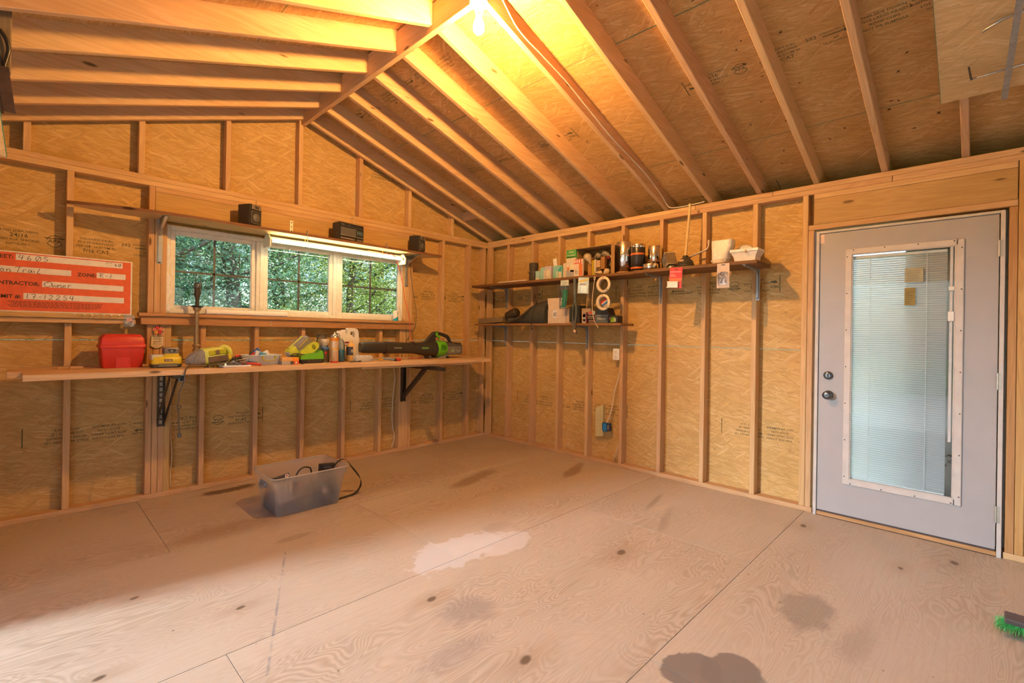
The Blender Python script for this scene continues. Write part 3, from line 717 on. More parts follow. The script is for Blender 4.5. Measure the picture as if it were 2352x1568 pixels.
# ---- outside
gr = obj('ground', M().box(-60, 60, -60, 60, -.75, -.62), pm('grass ground', (.10, .16, .035), .9, var=.4, scale=2), None, 'structure')
obj('bounce_slab', M().box(-14, -4.86, -14, 1.0, -.62, -.30, c=.02), pm('pale bounce slab', (.40, .38, .35), .9, var=.12, scale=3), None, 'structure'); obj('bounce_slab', M().box(-4.84, 1.0, -14, -7.45, -.62, -.30, c=.02), pm('pale bounce slab', (.40, .38, .35), .9, var=.12, scale=3), None, 'structure')  # unseen pale slabs added to bounce sunlight in through the doorways
obj('shade_box', M().box(.13, .36, -4.80, -4.165, -.62, 2.28, c=.01), WHITEP, None, 'structure')   # unseen box added outside to shade the right side of the door glass
# ================================================================== things on the window wall
# ---- bulb in a porcelain holder under the ridge
t = thing('ceiling_light', 'lit bare bulb in a round white porcelain holder under the ridge board', 'light', (-2.35, -2.46, 3.222))
hx, hy = -2.35, -2.46
obj('lamp_holder', M().lathe([(.056, 3.222), (.056, 3.212), (.050, 3.200), (.036, 3.192), (.030, 3.186), (.024, 3.165), (.021, 3.152)], 28, Matrix.Translation((hx, hy, 0))), pm('porcelain', (.85, .82, .76), .25, coat=.4), t)
obj('screw_base', M().cyl((hx, hy, 3.137), (hx, hy, 3.156), .0135, seg=18), BRASS, t)
obj('bulb', M().lathe([(.0135, 3.142), (.016, 3.130), (.024, 3.108), (.030, 3.085), (.0315, 3.070), (.029, 3.052), (.020, 3.040), (.008, 3.0355), (.0001, 3.035)], 28, Matrix.Translation((hx, hy, 0))), pm('lit bulb', (1, .9, .7), .5, emit=((1.0, .52, .15), BULB_W)), t)
o = [.125, .05, .06, .075, .065, .055, .07, .085, .06]; xs = [-2.20, -2.03, -1.80, -1.55, -1.28, -.95, -.70, -.40, -.12]
pts = [(-2.32, -2.43, 3.235), (-2.28, -2.466, 3.30)] + [(x, -2.4625, 2.485 - .3345 * x + d) for x, d in zip(xs, o)] + [(-.03, -2.4625, 2.53), (-.012, -2.50, 2.492), (-.006, -2.62, 2.485), (-.005, -2.78, 2.492), (.0, -2.80, 2.5)]
c_ = obj('light_cable', M().tube(pts, .0045, 7), WIREW); c_['label'] = 'white cable stapled along a rafter from the ceiling light to the wall plate'; c_['category'] = 'cable'

# ---- long shelf above the window
t = thing('window_shelf', 'long wooden shelf with a curved left end above the window', 'shelf', (-2.4, 0, 2.143))
zt, zb = 2.168, 2.146
out = [(-3.80, -.002), (-3.90, -.05), (-3.955, -.09), (-3.968, -.105), (-3.955, -.118), (-3.90, -.143), (-3.80, -.178), (-3.65, -.22), (-3.50, -.252), (-3.36, -.268), (-.928, -.268), (-.928, -.20), (-1.05, -.002)]
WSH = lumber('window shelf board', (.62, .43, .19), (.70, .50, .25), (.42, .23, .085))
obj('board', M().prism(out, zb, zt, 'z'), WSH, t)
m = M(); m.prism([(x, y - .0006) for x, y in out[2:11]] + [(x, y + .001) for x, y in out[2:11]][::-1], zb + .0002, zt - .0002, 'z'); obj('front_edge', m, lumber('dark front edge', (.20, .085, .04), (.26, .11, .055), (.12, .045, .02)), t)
def chan_bracket(x, zc, L, H, par, wd=.022, mat=STEEL, dn=True):
    m = M()
    m.box(x - wd / 2, x + wd / 2, -.004, 0, zc - H, zc, c=.001); m.box(x - wd / 2, x + wd / 2, -L, 0, zc - .004, zc, c=.001)
    rib = [(0, zc - H * .97), (-.014, zc - H * .9), (-.022, zc - .05), (-.05, zc - .022), (-L * .92, zc - .012), (-L * .97, zc - .003), (0, zc - .003)]
    m.prism(rib, x - wd * .22, x + wd * .22, 'x'); 
    for z in (zc - H * .92, zc - H * .45): m.cyl((x, -.007, z), (x, -.003, z), .005, seg=8)
    return obj('bracket', m, mat, par)
def peak_bracket(x, par):
    m = M(); zc = 2.1445; m.box(x - .02, x + .02, -.003, 0, zc - .335, zc, c=.001)
    m.prism([(-.24, zc), (-.24, zc - .006), (-.05, zc - .075), (-.016, zc - .12), (-.010, zc - .32), (0, zc - .335), (0, zc)], x - .010, x + .010, 'x'); m.box(x - .018, x + .018, -.245, 0, zc - .003, zc)
    m.cyl((x, -.014, zc - .31), (x, -.002, zc - .31), .006, seg=10); m.cyl((x, -.022, zc - .11), (x, -.010, zc - .11), .006, seg=10)
    return obj('bracket', m, pm('polished steel', (.55, .56, .58), .25, .9), par)
peak_bracket(-3.432, t); peak_bracket(-1.205, t)
m = M(); m.box(-2.461, -2.431, -.004, -.001, 2.172, 2.318, c=.001)
sp_ = obj('steel_strap', m, pm('plated strap', (.62, .58, .52), .4, .7), t)
m = M(); 
for z in (2.19, 2.225, 2.262, 2.30): m.cyl((-2.446, -.0055, z), (-2.446, -.0035, z), .0055, seg=9)
obj('strap_hole', m, BLACKP, sp_)
# ---- stereo pieces on the shelf
def speaker(x0, x1, lab, rot):
    yc = -.145; xc = (x0 + x1) / 2; T = TR(xc, yc, 0, rz=rot)
    t = thing('speaker', lab, 'speaker', (xc, yc, zt), group=None)
    W2 = (x1 - x0) / 2; z0 = zt; z1 = zt + .185
    obj('cabinet', M().box(-W2, W2, -.06, .065, z0, z1, T, c=.004), pm('black vinyl', (.03, .027, .024), .5), t)
    f = M().box(-W2 + .002, W2 - .002, -.070, -.060, z0 + .002, z1 - .002, T, c=.003); fb = obj('front_baffle', f, BLACKP, t)
    p = [(-W2 + .012, z0 + .025), (W2 - .012, z0 + .025), (W2 - .008, z0 + .032), (W2 - .008, z0 + .122), (W2 - .013, z0 + .129), (-W2 + .013, z0 + .129), (-W2 + .008, z0 + .122), (-W2 + .008, z0 + .032)]
    obj('grille_ring', M().prism(p, -.0735, -.070, 'y', T), pm('ring metal', (.33, .29, .24), .35, .6), fb)
    q = [(a * .92, (b - z0 - .077) * .93 + z0 + .077) for a, b in p]
    obj('grille', M().prism(q, -.0745, -.0735, 'y', T), pm('speaker mesh', (.04, .038, .036), .7), fb)
    m = M().lathe([(.036, 0), (.034, .002), (.012, .001), (.010, .005), (.0001, .006)], 22, T @ Ty(0, -.0745, z0 + .077)); obj('cone', m, pm('cone grey', (.13, .125, .12), .5), fb)
    obj('tweeter_panel', M().box(-W2 + .010, W2 - .008, -.0735, -.070, z0 + .143, z0 + .178, T, c=.001), pm('satin trim', (.45, .39, .33), .35, .6), fb)
    m = M(); 
    for i in range(5): m.box(-.018 + i * .009, -.0125 + i * .009, -.0745, -.0735, z0 + .150, z0 + .172, T)
    obj('tweeter_slots', m, BLACKP, fb)
speaker(-2.90, -2.785, 'black bookshelf speaker on the left of the window shelf, well clear of the radio', .48)
speaker(-1.225, -1.115, 'black bookshelf speaker at the right end of the window shelf', .42)
t = thing('cassette_radio', 'black cassette radio with sliders and raised aerial on the window shelf', 'radio', (-1.96, -.15, zt))
T = TR(-1.965, -.15, zt, rz=.12); W2 = .135; H = .178
obj('case', M().box(-W2, W2, -.05, .06, 0, H, T, c=.005), pm('radio case', (.035, .035, .036), .45), t)
obj('front_panel', M().box(-W2 + .002, W2 - .002, -.057, -.05, .004, H - .003, T, c=.002), pm('radio front', (.022, .023, .025), .35), t)
d = obj('cassette_door', M().box(-W2 + .012, .045, -.061, -.057, .055, .125, T, c=.002), pm('smoked door', (.12, .115, .11), .25), t)
m = M(); m.box(-W2 + .012, .045, -.0625, -.061, .118, .126, T); m.box(-W2 + .012, .045, -.0625, -.061, .050, .058, T); obj('door_trim', m, pm('satin grey', (.30, .29, .28), .35, .5), d)
m = M(); 
for i in range(7): m.box(-W2 + .014 + i * .022, -W2 + .033 + i * .022, -.0635, -.057, .018, .034, T, c=.001)
obj('piano_keys', m, pm('key trim', (.33, .26, .22), .4, .3), t)
m = M()
for i in range(5): m.box(.058 + i * .014, .0615 + i * .014, -.0595, -.057, .075, .118, T); m.box(.0555 + i * .014, .064 + i * .014, -.063, -.057, .088 + .005 * (i % 3), .096 + .005 * (i % 3), T)
obj('slider', m, pm('slider teal', (.16, .25, .28), .4), t)
m = M(); m.box(.055, .128, -.060, -.057, .020, .032, T); m.box(.055, .128, -.060, -.057, .05, .058, T); m.box(-.12, .125, -.059, -.057, .140, .1415, T); obj('trim_line', m, pm('satin grey', (.30, .29, .28), .35, .5), t)
m = M(); text(m, 'STEREO', -.12, .152, -.0595, .012, T=T); text(m, 'CASSETTE', -.05, .152, -.0595, .008, T=T); obj('print', m, pm('grey print light', (.4, .4, .4), .6), t, fix=False)
obj('aerial', M().cyl((.102, .05, H - .002), (.095, .045, H + .40), .0022, .0014, 7, T), STEEL, t)

# ---- fluorescent strip light
t = thing('strip_light', 'white fluorescent strip light hanging on hooks below the window shelf', 'light', (-2.03, -.14, 2.08))
xa, xb = -2.70, -1.345
def tz(x): return 2.072 - .002 * (x - xa)
m = M(); prof = [(-.152, .000), (-.158, .022), (-.140, .048), (-.085, .048), (-.062, .030), (-.062, .0)]
m.loft([[(xa + .012, y, tz(xa) + z) for y, z in prof], [(xb, y, tz(xb) + z) for y, z in prof]], sm=False)
obj('housing', m, pm('enamel white', (.80, .83, .74), .35), t)
def ecap(x): obj('end_cap', M().prism([(-.205, -.045), (-.055, -.045), (-.05, .02), (-.09, .062), (-.165, .062), (-.21, .02)], x, x + .012, 'x', TR(0, 0, tz(x))), pm('enamel white', (.80, .83, .74), .35), t)
ecap(xa); ecap(xb - .012)
for x in (xa + .015, xb - .03): obj('tube_holder', M().cyl((x, -.172, tz(xa) + .008), (x + .015, -.172, tz(xa) + .008), .012, seg=12), GREY, t)
obj('tube', M().cyl((xa + .03, -.172, tz(xa) + .008), (xb - .03, -.172, tz(xb) + .008), .0105, seg=14), pm('lit tube', (1, 1, .95), .5, emit=((1.0, .90, .55), TUBE_W)), t)
for x in (-2.41, -1.617):
    h = thing('s_hook', 'wire hook over the window shelf front, %s' % ('near the shelf centre' if x < -2 else 'left of the right speaker'), 'hook', (x, -.27, zt))
    obj('wire', M().tube([(x, -.255, zt + .004), (x, -.263, zt + .024), (x, -.276, zt + .020), (x, -.2755, zt - .03), (x + .004, -.272, zt - .085), (x + .008, -.235, zt - .106), (x + .008, -.19, zt - .095), (x + .006, -.183, zt - .069)], .0032, 7), STEEL, h)
    obj('chain_link', M().tube([(x + .035, -.13, zb), (x + .038, -.132, zb - .015), (x + .033, -.135, zb - .03), (x + .036, -.132, zb - .045)], .003, 6), pm('brass wire', (.6, .38, .08), .3, .9), h)
c_ = obj('extension_cord', M().tube([(-1.75, -.13, 2.124), (-1.66, -.17, 2.115), (-1.59, -.215, 2.103), (-1.50, -.20, 2.105), (-1.46, -.20, 2.07), (-1.435, -.2, 2.0), (-1.40, -.2, 1.913), (-1.365, -.2, 1.74), (-1.345, -.2, 1.643), (-1.30, -.2, 1.507), (-1.285, -.2, 1.40), (-1.277, -.2, 1.323), (-1.245, -.2, 1.20), (-1.19, -.21, 1.08), (-1.17, -.27, 1.038), (-1.25, -.33, 1.036), (-1.32, -.30, 1.038), (-1.29, -.27, 1.045), (-1.35, -.29, 1.038)], .0042, 7), pm('orange cord', (.70, .14, .05), .45)); c_['label'] = 'thin orange cord hanging beside the window down to the workbench'; c_['category'] = 'cord'
c_ = obj('speaker_wire', M().tube([(-1.17, -.02, 2.14), (-1.165, -.025, 2.05), (-1.155, -.025, 1.902), (-1.12, -.025, 1.70), (-1.085, -.025, 1.55), (-1.09, -.03, 1.42), (-1.115, -.048, 1.36), (-1.16, -.03, 1.28), (-1.25, -.03, 1.14), (-1.27, -.03, 1.04)], .0026, 6), DKGREY); c_['label'] = 'thin grey wire running down the studs right of the window'; c_['category'] = 'wire'

# ---- things on the window ledge and hung below it
t = thing('paper_roll', 'long white rolled tube lying on the window sill board', 'roll', (-2.80, -.035, 1.428)); m = M().cyl((-3.123, -.034, 1.452), (-2.487, -.034, 1.452), .0235, seg=22); obj('roll', m, WHITEP, t); obj('loose_edge', M().box(-3.12, -2.49, -.0585, -.0572, 1.440, 1.452), PAPER, t)
t = thing('sealant_tube', 'white and blue sealant tube standing at the right end of the window sill', 'tube', (-1.35, -.03, 1.428)); obj('tube_body', M().lathe([(.027, 1.428), (.0275, 1.432), (.0275, 1.535), (.022, 1.539), (.010, 1.540)], 22, Matrix.Translation((-1.352, -.030, 0))), WHITEP, t)
m = M(); n = 14
vs = [];
for i in range(n + 1): a = PI + PI * i / n; vs += [(-1.352 + .0278 * math.cos(a), -.030 + .0278 * math.sin(a), 1.430), (-1.352 + .0278 * math.cos(a), -.030 + .0278 * math.sin(a), 1.445 + .045 * i / n)]
m.add(vs, [(2 * i, 2 * i + 2, 2 * i + 3, 2 * i + 1) for i in range(n)]); obj('blue_label', m, pm('cyan print', (.0, .32, .50), .4), t)
m = M(); 
for z in (1.50, 1.512, 1.524): m.box(-1.345, -1.338, -.0592, -.0588, z, z + .006, TR(0, .0012, 0))
obj('print', m, BLACKP, t)
t = thing('zip_bag', 'small clear bag of red-labelled pieces hanging on the left ledge', 'bag', (-3.615, -.07, 1.32))
m = M(); m.prism([(-3.648, 1.405), (-3.586, 1.405), (-3.584, 1.318), (-3.65, 1.318)], -.078, -.066); obj('film', m, CLEAR, t)
m = M()
for i in range(9): m.box(0, .014, -.004, .004, 0, .010, TR(random.uniform(-3.64, -3.60), -.071, random.uniform(1.322, 1.36), ry=random.uniform(-1, 1)))
obj('contents', m, pm('pale bits', (.62, .58, .54), .4), t); obj('label', M().box(-3.634, -3.60, -.0795, -.0785, 1.358, 1.38), pm('pink print', (.66, .36, .33), .6), t)
t = thing('garden_plaque', 'small hanging plaque with a red flower and painted words below the window ledge', 'plaque', (-3.438, -.012, 1.16))
pl_ = [(-3.478, 1.172), (-3.475, 1.252), (-3.455, 1.247), (-3.437, 1.245), (-3.415, 1.247), (-3.400, 1.252), (-3.399, 1.175), (-3.42, 1.160), (-3.440, 1.156), (-3.46, 1.160)]
obj('board', M().prism(pl_, -.0125, -.0035), pm('cream paint', (.72, .60, .40), .6), t)
m = M(); m.ribbon([(-3.477, 1.249), (-3.437, 1.2415), (-3.400, 1.249)], .004, -.0131); m.ribbon([(-3.478, 1.173), (-3.46, 1.161), (-3.44, 1.157), (-3.42, 1.161), (-3.399, 1.176)], .004, -.0131); obj('green_rim', m, pm('leaf green', (.10, .18, .06), .6), t)
m = M(); text(m, 'things', -3.438, 1.223, -.0131, .0235, al='C', bold=.01); text(m, 'grow', -3.437, 1.202, -.0131, .0235, al='C', bold=.01); text(m, 'with love', -3.438, 1.186, -.0131, .014, al='C', bold=.01); obj('lettering', m, pm('olive paint', (.17, .14, .04), .7), t, fix=False)
m = M(); text(m, 'v', -3.44, 1.170, -.0131, .010, al='C', bold=.06); text(m, 'v', -3.452, 1.171, -.0131, .008, al='C', bold=.06); text(m, 'v', -3.428, 1.171, -.0131, .008, al='C', bold=.06); obj('hearts', m, RED, t, fix=False)
cols = [RED, pm('coral', (.75, .22, .12), .5), pm('orange petal', (.78, .30, .03), .5), RED, pm('coral', (.75, .22, .12), .5)]
for i in range(5):
    a = PI / 2 + .12 + i * 2 * PI / 5; R = Matrix.Translation((-3.436, -.012, 1.297)) @ Matrix.Rotation(-a, 4, 'Y')
    obj('petal', M().prism([(.002, 0), (.020, .013), (.032, .011), (.030, 0), (.032, -.011), (.020, -.013)], -.004, .002, 'y', R), cols[i], t)
m = M(); m.prism([(-3.470, 1.280), (-3.452, 1.287), (-3.450, 1.279), (-3.462, 1.274)], -.012, -.008); m.prism([(-3.416, 1.288), (-3.398, 1.290), (-3.402, 1.281), (-3.414, 1.281)], -.012, -.008); obj('leaf', m, pm('dark leaf', (.03, .12, .05), .5), t)
obj('hanger', M().tube([(-3.452, -.008, 1.318), (-3.448, -.012, 1.335), (-3.437, -.045, 1.349), (-3.426, -.012, 1.335), (-3.420, -.008, 1.318)], .0012, 5), DKGREY, t)
m = M(); m.tube([(-3.433, -.009, 1.27), (-3.434, -.009, 1.247)], .0015, 5, n=1); m.tube([(-3.416, -.009, 1.275), (-3.417, -.009, 1.247)], .0015, 5, n=1); obj('wire', m, DKGREY, t)

# ---- permit sign
t = thing('permit_sign', 'orange permit sign with handwritten white boxes standing on the left ledge', 'sign', (-4.1, -.03, 1.404))
ys = -.021
obj('board', M().box(-4.62, -3.598, ys, ys + .004, 1.4045, 1.800), pm('sign white', (.74, .70, .64), .55), t)
obj('orange_field', M().box(-4.61, -3.607, ys - .0008, ys - .0001, 1.4145, 1.792), ORANGE, t)
m = M()
for a in ((-4.202, -3.655, 1.745, 1.785), (-4.50, -3.933, 1.663, 1.702), (-3.799, -3.637, 1.663, 1.702), (-4.076, -3.648, 1.577, 1.616), (-4.164, -3.644, 1.490, 1.530)): m.box(a[0], a[1], ys - .0014, ys - .0009, a[2], a[3])
obj('white_box', m, pm('sign white', (.74, .70, .64), .55), t)
m = M(); yy = ys - .0013
for s, x, z in (('STREET:', -4.213, 1.752), ('CONTRACTOR:', -4.088, 1.582), ('PERMIT #:', -4.176, 1.494), ('ZONE:', -3.801, 1.667)): text(m, s, x, z, yy, .034, al='R', bold=.028, sx=1.0)
r_ = random.Random(3)
for i in range(5):
    z = 1.472 - i * .0088; x = -4.235 + .012 * (i % 3)
    while x < -3.775 - .02 * (i == 4): wd = r_.uniform(.008, .022); m.box(x, x + wd, yy - .0001, yy, z, z + .0035); x += wd + .004
obj('print', m, pm('sign dark print', (.075, .03, .01), .7), t, fix=False)
m = M(); yh = ys - .0018
def hand(strokes, x, z, s, wd=.0028):
    for st in strokes: m.ribbon([(x + a * s, z + b * s) for a, b in st], wd, yh, n=4)
DG = {'4': [[(.22, 1), (0, .45), (.6, .45)], [(.55, .95), (.38, -.05)]], '6': [[(.5, 1), (.15, .6), (.08, .2), (.3, 0), (.55, .15), (.45, .42), (.12, .3)]], '0': [[(.5, .95), (.15, .75), (.1, .2), (.45, 0), (.8, .3), (.75, .8), (.5, .95)], [(.2, .05), (.75, .9)]],
      '5': [[(.65, .95), (.25, .93), (.18, .55), (.5, .55), (.6, .25), (.35, .02), (.05, .12)]], '1': [[(.25, 1), (.15, 0)]], '7': [[(0, .9), (.6, .95), (.3, 0)], [(.2, .5), (.6, .5)]], '-': [[(.05, .45), (.4, .45)]], '2': [[(.05, .75), (.3, .98), (.55, .8), (.35, .35), (.0, .02), (.65, .06)]],
      'R': [[(.12, 1), (.08, 0)], [(-.05, .9), (.4, 1), (.6, .75), (.12, .5)], [(.25, .5), (.65, -.05)]], 'T': [[(-.1, .8), (.1, 1), (.75, .98)], [(.45, .97), (.2, 0)]], 'r': [[(.1, .5), (.08, 0)], [(.1, .35), (.3, .55), (.5, .5)]], 'a': [[(.5, .45), (.2, .48), (.05, .2), (.25, .03), (.5, .4), (.5, .1), (.65, .02)]], 'i': [[(.1, .45), (.12, .02)], [(.16, .68), (.17, .72)]],
      'l': [[(.45, 1), (.05, .05), (.45, .02)]], 'o': [[(.4, .5), (.1, .4), (.1, .08), (.4, .05), (.5, .3), (.3, .52)]], 'n': [[(.08, .5), (.08, .0)], [(.08, .3), (.35, .52), (.5, .35), (.52, .02), (.7, .1)]], 'O': [[(.75, 1), (.2, .85), (.0, .35), (.35, 0), (.9, .25), (1.0, .75), (.6, 1), (.35, .75)]], 'w': [[(.0, .45), (.12, .05), (.35, .4), (.5, .05), (.7, .45)]], 'e': [[(.05, .25), (.45, .3), (.35, .5), (.1, .35), (.1, .08), (.5, .05)]], 'm': [[(.05, .45), (.05, 0)], [(.05, .3), (.25, .5), (.35, .0)], [(.35, .3), (.6, .5), (.7, .02)]]}
def word(s, x, z, h, step=.85, st={}):
    for ch in s:
        if ch != ' ': hand(DG[ch], x, z, h)
        x += h * st.get(ch, step)
word('4605', -4.188, 1.747, .034, 1.12); word('on', -4.272, 1.665, .034, .8); word('Trail', -4.20, 1.665, .035, .72, {'T': .85, 'i': .5}); word('R-1', -3.782, 1.668, .030, 1.0, {'-': .85})
word('Owner', -4.066, 1.578, .037, .68, {'O': 1.05}); word('17-12254', -4.152, 1.493, .033, 1.05, {'-': .75, '1': .75}); word('60', -3.70, 1.757, .020, .95); hand([[(0, 1), (.1, .2), (.6, .5)], [(.9, .6), (1.2, .4)], [(1.5, .8), (1.9, .4), (2.3, .7)]], -3.745, 1.772, .012, .002)
obj('handwriting', m, pm('pencil line', (.04, .03, .03), .7), t, fix=False)

# ---- workbench
t = thing('workbench', 'long plank workbench on angled wall brackets below the window', 'workbench', (-2.3, -.3, .992))
Zt = 1.030; Zb = .992
obj('plank', M().box(-4.164, -.487, -.622, -.337, Zb, Zt, c=.003), BENCHW, t); obj('plank', M().box(-4.232, -.291, -.334, -.052, Zb, Zt, c=.003), BENCHW, t); obj('back_strip', M().box(-4.18, -.30, -.050, -.012, Zb + .008, Zt + .008, c=.002), STUD, t)
br = M(); x = -1.235
br.box(x - .021, x + .021, -.003, -.001, .55, .967); br.box(x - .022, x - .019, -.042, -.001, .55, .967); br.box(x + .019, x + .022, -.042, -.001, .55, .967)
br.box(x - .021, x + .021, -.735, -.0, .930, .933); br.box(x - .021, x + .021, -.735, 0, .9635, .966); br.box(x - .021, x - .018, -.735, 0, .930, .966)
b_ = obj('bracket', br, DSTEEL, t); obj('slat', M().box(-2.0, -.66, -.52, -.43, .9665, .9905, c=.002), BENCHW, t)
d = Vector((0, -.42, .93)) - Vector((0, -.02, .60)); R = Matrix.Translation((x, -.02, .60)) @ d.to_track_quat('Z', 'Y').to_matrix().to_4x4()
obj('brace', M().box(-.019, .019, -.02, .02, 0, d.length, R, c=.002), DSTEEL, t); obj('end_plug', M().box(x - .019, x + .019, -.742, -.735, .932, .965), BLACKP, t)
m = M(); x = -3.408
m.box(x - .022, x + .022, -.004, -.001, .550, .985); m.box(x - .023, x - .020, -.036, -.001, .550, .985); m.box(x + .020, x + .023, -.036, -.001, .550, .985); obj('bracket', m, DSTEEL, t)
m = M(); 
for i in range(10): m.box(x - .009, x + .009, -.0046, -.0041, .57 + i * .042, .598 + i * .042, c=.0)
obj('slot', m, pm('slot pale', (.46, .40, .30), .5, .3), t)
m = M()
for dx in (-.025, .022):
    p0 = Vector((x + dx, -.03, .60)); p1 = Vector((x + dx, -.44, .955)); d = p1 - p0; R = Matrix.Translation(p0) @ d.to_track_quat('Z', 'Y').to_matrix().to_4x4(); m.box(-.003, .003, -.016, .016, 0, d.length, R)
obj('brace', m, DSTEEL, t); obj('arm', M().box(x - .02, x + .02, -.55, -.0, .962, .9905), DSTEEL, t)
t = thing('wood_offcut', 'thin wood offcuts lying on the bench left of the red box', 'offcut', (-3.94, -.2, Zt)); obj('offcut', M().box(-4.00, -3.945, -.155, -.10, Zt, Zt + .012, c=.001), STUD, t); obj('offcut', M().box(-3.935, -3.87, -.15, -.11, Zt, Zt + .012, c=.001), BENCHW, t)

# red box
t = thing('red_box', 'red plastic lidded box standing on the left of the workbench', 'box', (-3.67, -.16, Zt)); z = Zt
def rr(hx, hy, r, z, cx, cy, n=4):
    out = []
    for qx, qy, a0 in ((1, 1, 0), (-1, 1, PI / 2), (-1, -1, PI), (1, -1, 1.5 * PI)):
        for i in range(n + 1): a = a0 + PI / 2 * i / n; out.append((cx + qx * (hx - r) + r * math.cos(a), cy + qy * (hy - r) + r * math.sin(a), z))
    return out
cx, cy = -3.669, -.155
obj('body', M().loft([rr(.108, .088, .012, z, cx, cy), rr(.110, .09, .012, z + .004, cx, cy), rr(.122, .097, .012, z + .142, cx, cy)]), RED, t)
obj('rim', M().loft([rr(.128, .102, .013, z + .140, cx, cy), rr(.129, .103, .013, z + .143, cx, cy), rr(.129, .103, .013, z + .158, cx, cy), rr(.125, .099, .013, z + .161, cx, cy)]), RED, t)
obj('lid', M().loft([rr(.122, .096, .012, z + .160, cx, cy), rr(.120, .094, .012, z + .205, cx, cy), rr(.100, .080, .012, z + .232, cx, cy), rr(.094, .074, .012, z + .235, cx, cy)]), RED, t)
m = M(); m.prism([(cx - .040, z + .0), (cx + .042, z + .0), (cx + .034, z + .110), (cx - .034, z + .110)], -.2485, -.242, 'y', Matrix.Identity(4)); obj('front_panel', m, RED, t)
m = M(); m.box(cx + .128, cx + .136, cy - .02, cy + .02, z + .135, z + .165, c=.002); m.box(cx + .125, cx + .132, cy - .012, cy + .012, z + .10, z + .14, c=.002); obj('latch', m, pm('white latch', (.7, .64, .56), .4), t)

# yellow charger
t = thing('battery_charger', 'yellow and grey battery charger with a battery in it at the bench front edge', 'charger', (-3.44, -.33, Zt)); cx, cy = -3.440, -.335
obj('base', M().loft([rr(.080, .062, .018, z, cx, cy), rr(.086, .066, .018, z + .006, cx, cy), rr(.090, .070, .018, z + .028, cx, cy)]), pm('charger base', (.10, .105, .085), .5), t)
obj('front_foot', M().box(cx - .055, cx + .062, cy - .078, cy - .06, z + .004, z + .032, c=.006), pm('charger foot', (.16, .165, .13), .5), t)
obj('body', M().loft([rr(.091, .071, .018, z + .0275, cx, cy), rr(.092, .072, .02, z + .04, cx, cy), rr(.088, .068, .022, z + .075, cx, cy), rr(.080, .060, .022, z + .083, cx, cy)]), YELL, t)
obj('wing', M().loft([rr(.036, .066, .012, z + .06, cx - .055, cy + .002), rr(.036, .066, .012, z + .094, cx - .054, cy + .002)]), pm('wing pale', (.62, .60, .42), .4), t); obj('tray', M().box(cx - .078, cx - .022, cy - .04, cy + .05, z + .091, z + .0945), pm('tray grey', (.34, .37, .45), .3), t)
obj('neck', M().loft([rr(.052, .055, .02, z + .075, cx + .03, cy), rr(.046, .05, .02, z + .100, cx + .03, cy)]), YELL, t)
bt = obj('battery', M().loft([rr(.044, .046, .008, z + .0995, cx + .030, cy), rr(.045, .047, .008, z + .103, cx + .030, cy), rr(.045, .047, .008, z + .140, cx + .030, cy), rr(.042, .044, .008, z + .144, cx + .030, cy)]), pm('battery grey', (.20, .165, .14), .35), t)
obj('battery_face', M().prism([(cx + .004, z + .132), (cx + .056, z + .132), (cx + .045, z + .110), (cx + .016, z + .110)], cy - .049, cy - .0465), BLACKP, bt)
m = M(); text(m, '18V', cx + .030, z + .115, cy - .0496, .012, al='C', bold=.02); obj('print', m, PAPER, bt, fix=False)
nm = obj('name_plate', M().box(cx - .018, cx + .028, cy - .0738, cy - .071, z + .046, z + .063), pm('brown plate', (.09, .05, .01), .5), t)
m = M(); text(m, 'RYOBI', cx + .005, z + .0495, cy - .0742, .0135, al='C', bold=.03, sx=.95); obj('lettering', m, pm('pale letters', (.75, .68, .55), .5), t, fix=False)
pts = [(cx + .085, cy, z + .05), (cx + .105, cy - .06, z + .055), (cx + .118, cy - .12, z + .04), (cx + .105, cy - .20, z + .02), (cx + .075, cy - .262, z + .006), (cx + .062, cy - .301, z - .01), (cx + .056, cy - .305, z - .06), (cx + .045, cy - .30, z - .11), (cx + .030, cy - .295, z - .155), (cx + .028, cy - .295, z - .21), (cx + .02, cy - .295, z - .25), (cx + .03, cy - .30, z - .265), (cx + .042, cy - .29, z - .255), (cx + .034, cy - .285, z - .243), (cx + .022, cy - .295, z - .255), (cx + .028, cy - .295, z - .31), (cx + .031, cy - .295, z - .40), (cx + .034, cy - .295, z - .44)]
obj('cord', M().tube(pts, .0042, 7, n=5), pm('charger cord', (.085, .06, .045), .4), t); obj('plug', M().box(cx + .024, cx + .046, cy - .303, cy - .287, z - .465, z - .435, c=.003), DKGREY, t)

# table lamp without a shade
t = thing('lamp_base', 'shadeless brass lamp with black socket standing at the back of the bench', 'lamp', (-3.20, -.10, Zt)); lx, ly = -3.20, -.105; T = Matrix.Translation((lx, ly, 0))
obj('foot', M().lathe([(.062, Zt), (.062, Zt + .008), (.045, Zt + .020), (.022, Zt + .032), (.018, Zt + .07), (.020, Zt + .09), (.026, Zt + .115), (.018, Zt + .128), (.028, Zt + .147), (.030, Zt + .153), (.017, Zt + .160)], 24, T), BRASS, t)
obj('pole', M().lathe([(.0155, Zt + .158), (.0155, Zt + .395), (.019, Zt + .402), (.0155, Zt + .409), (.016, Zt + .418), (.027, Zt + .432), (.029, Zt + .448), (.028, Zt + .452)], 24, T), BRASS, t)
obj('collar', M().lathe([(.030, Zt + .450), (.044, Zt + .456), (.041, Zt + .461), (.020, Zt + .466)], 24, T), BLACKP, t)
obj('socket', M().lathe([(.0135, Zt + .462), (.0135, Zt + .530), (.020, Zt + .536), (.021, Zt + .560), (.0195, Zt + .600), (.0235, Zt + .606), (.0235, Zt + .628), (.019, Zt + .634)], 20, T), pm('brown socket', (.06, .04, .02), .35), t)
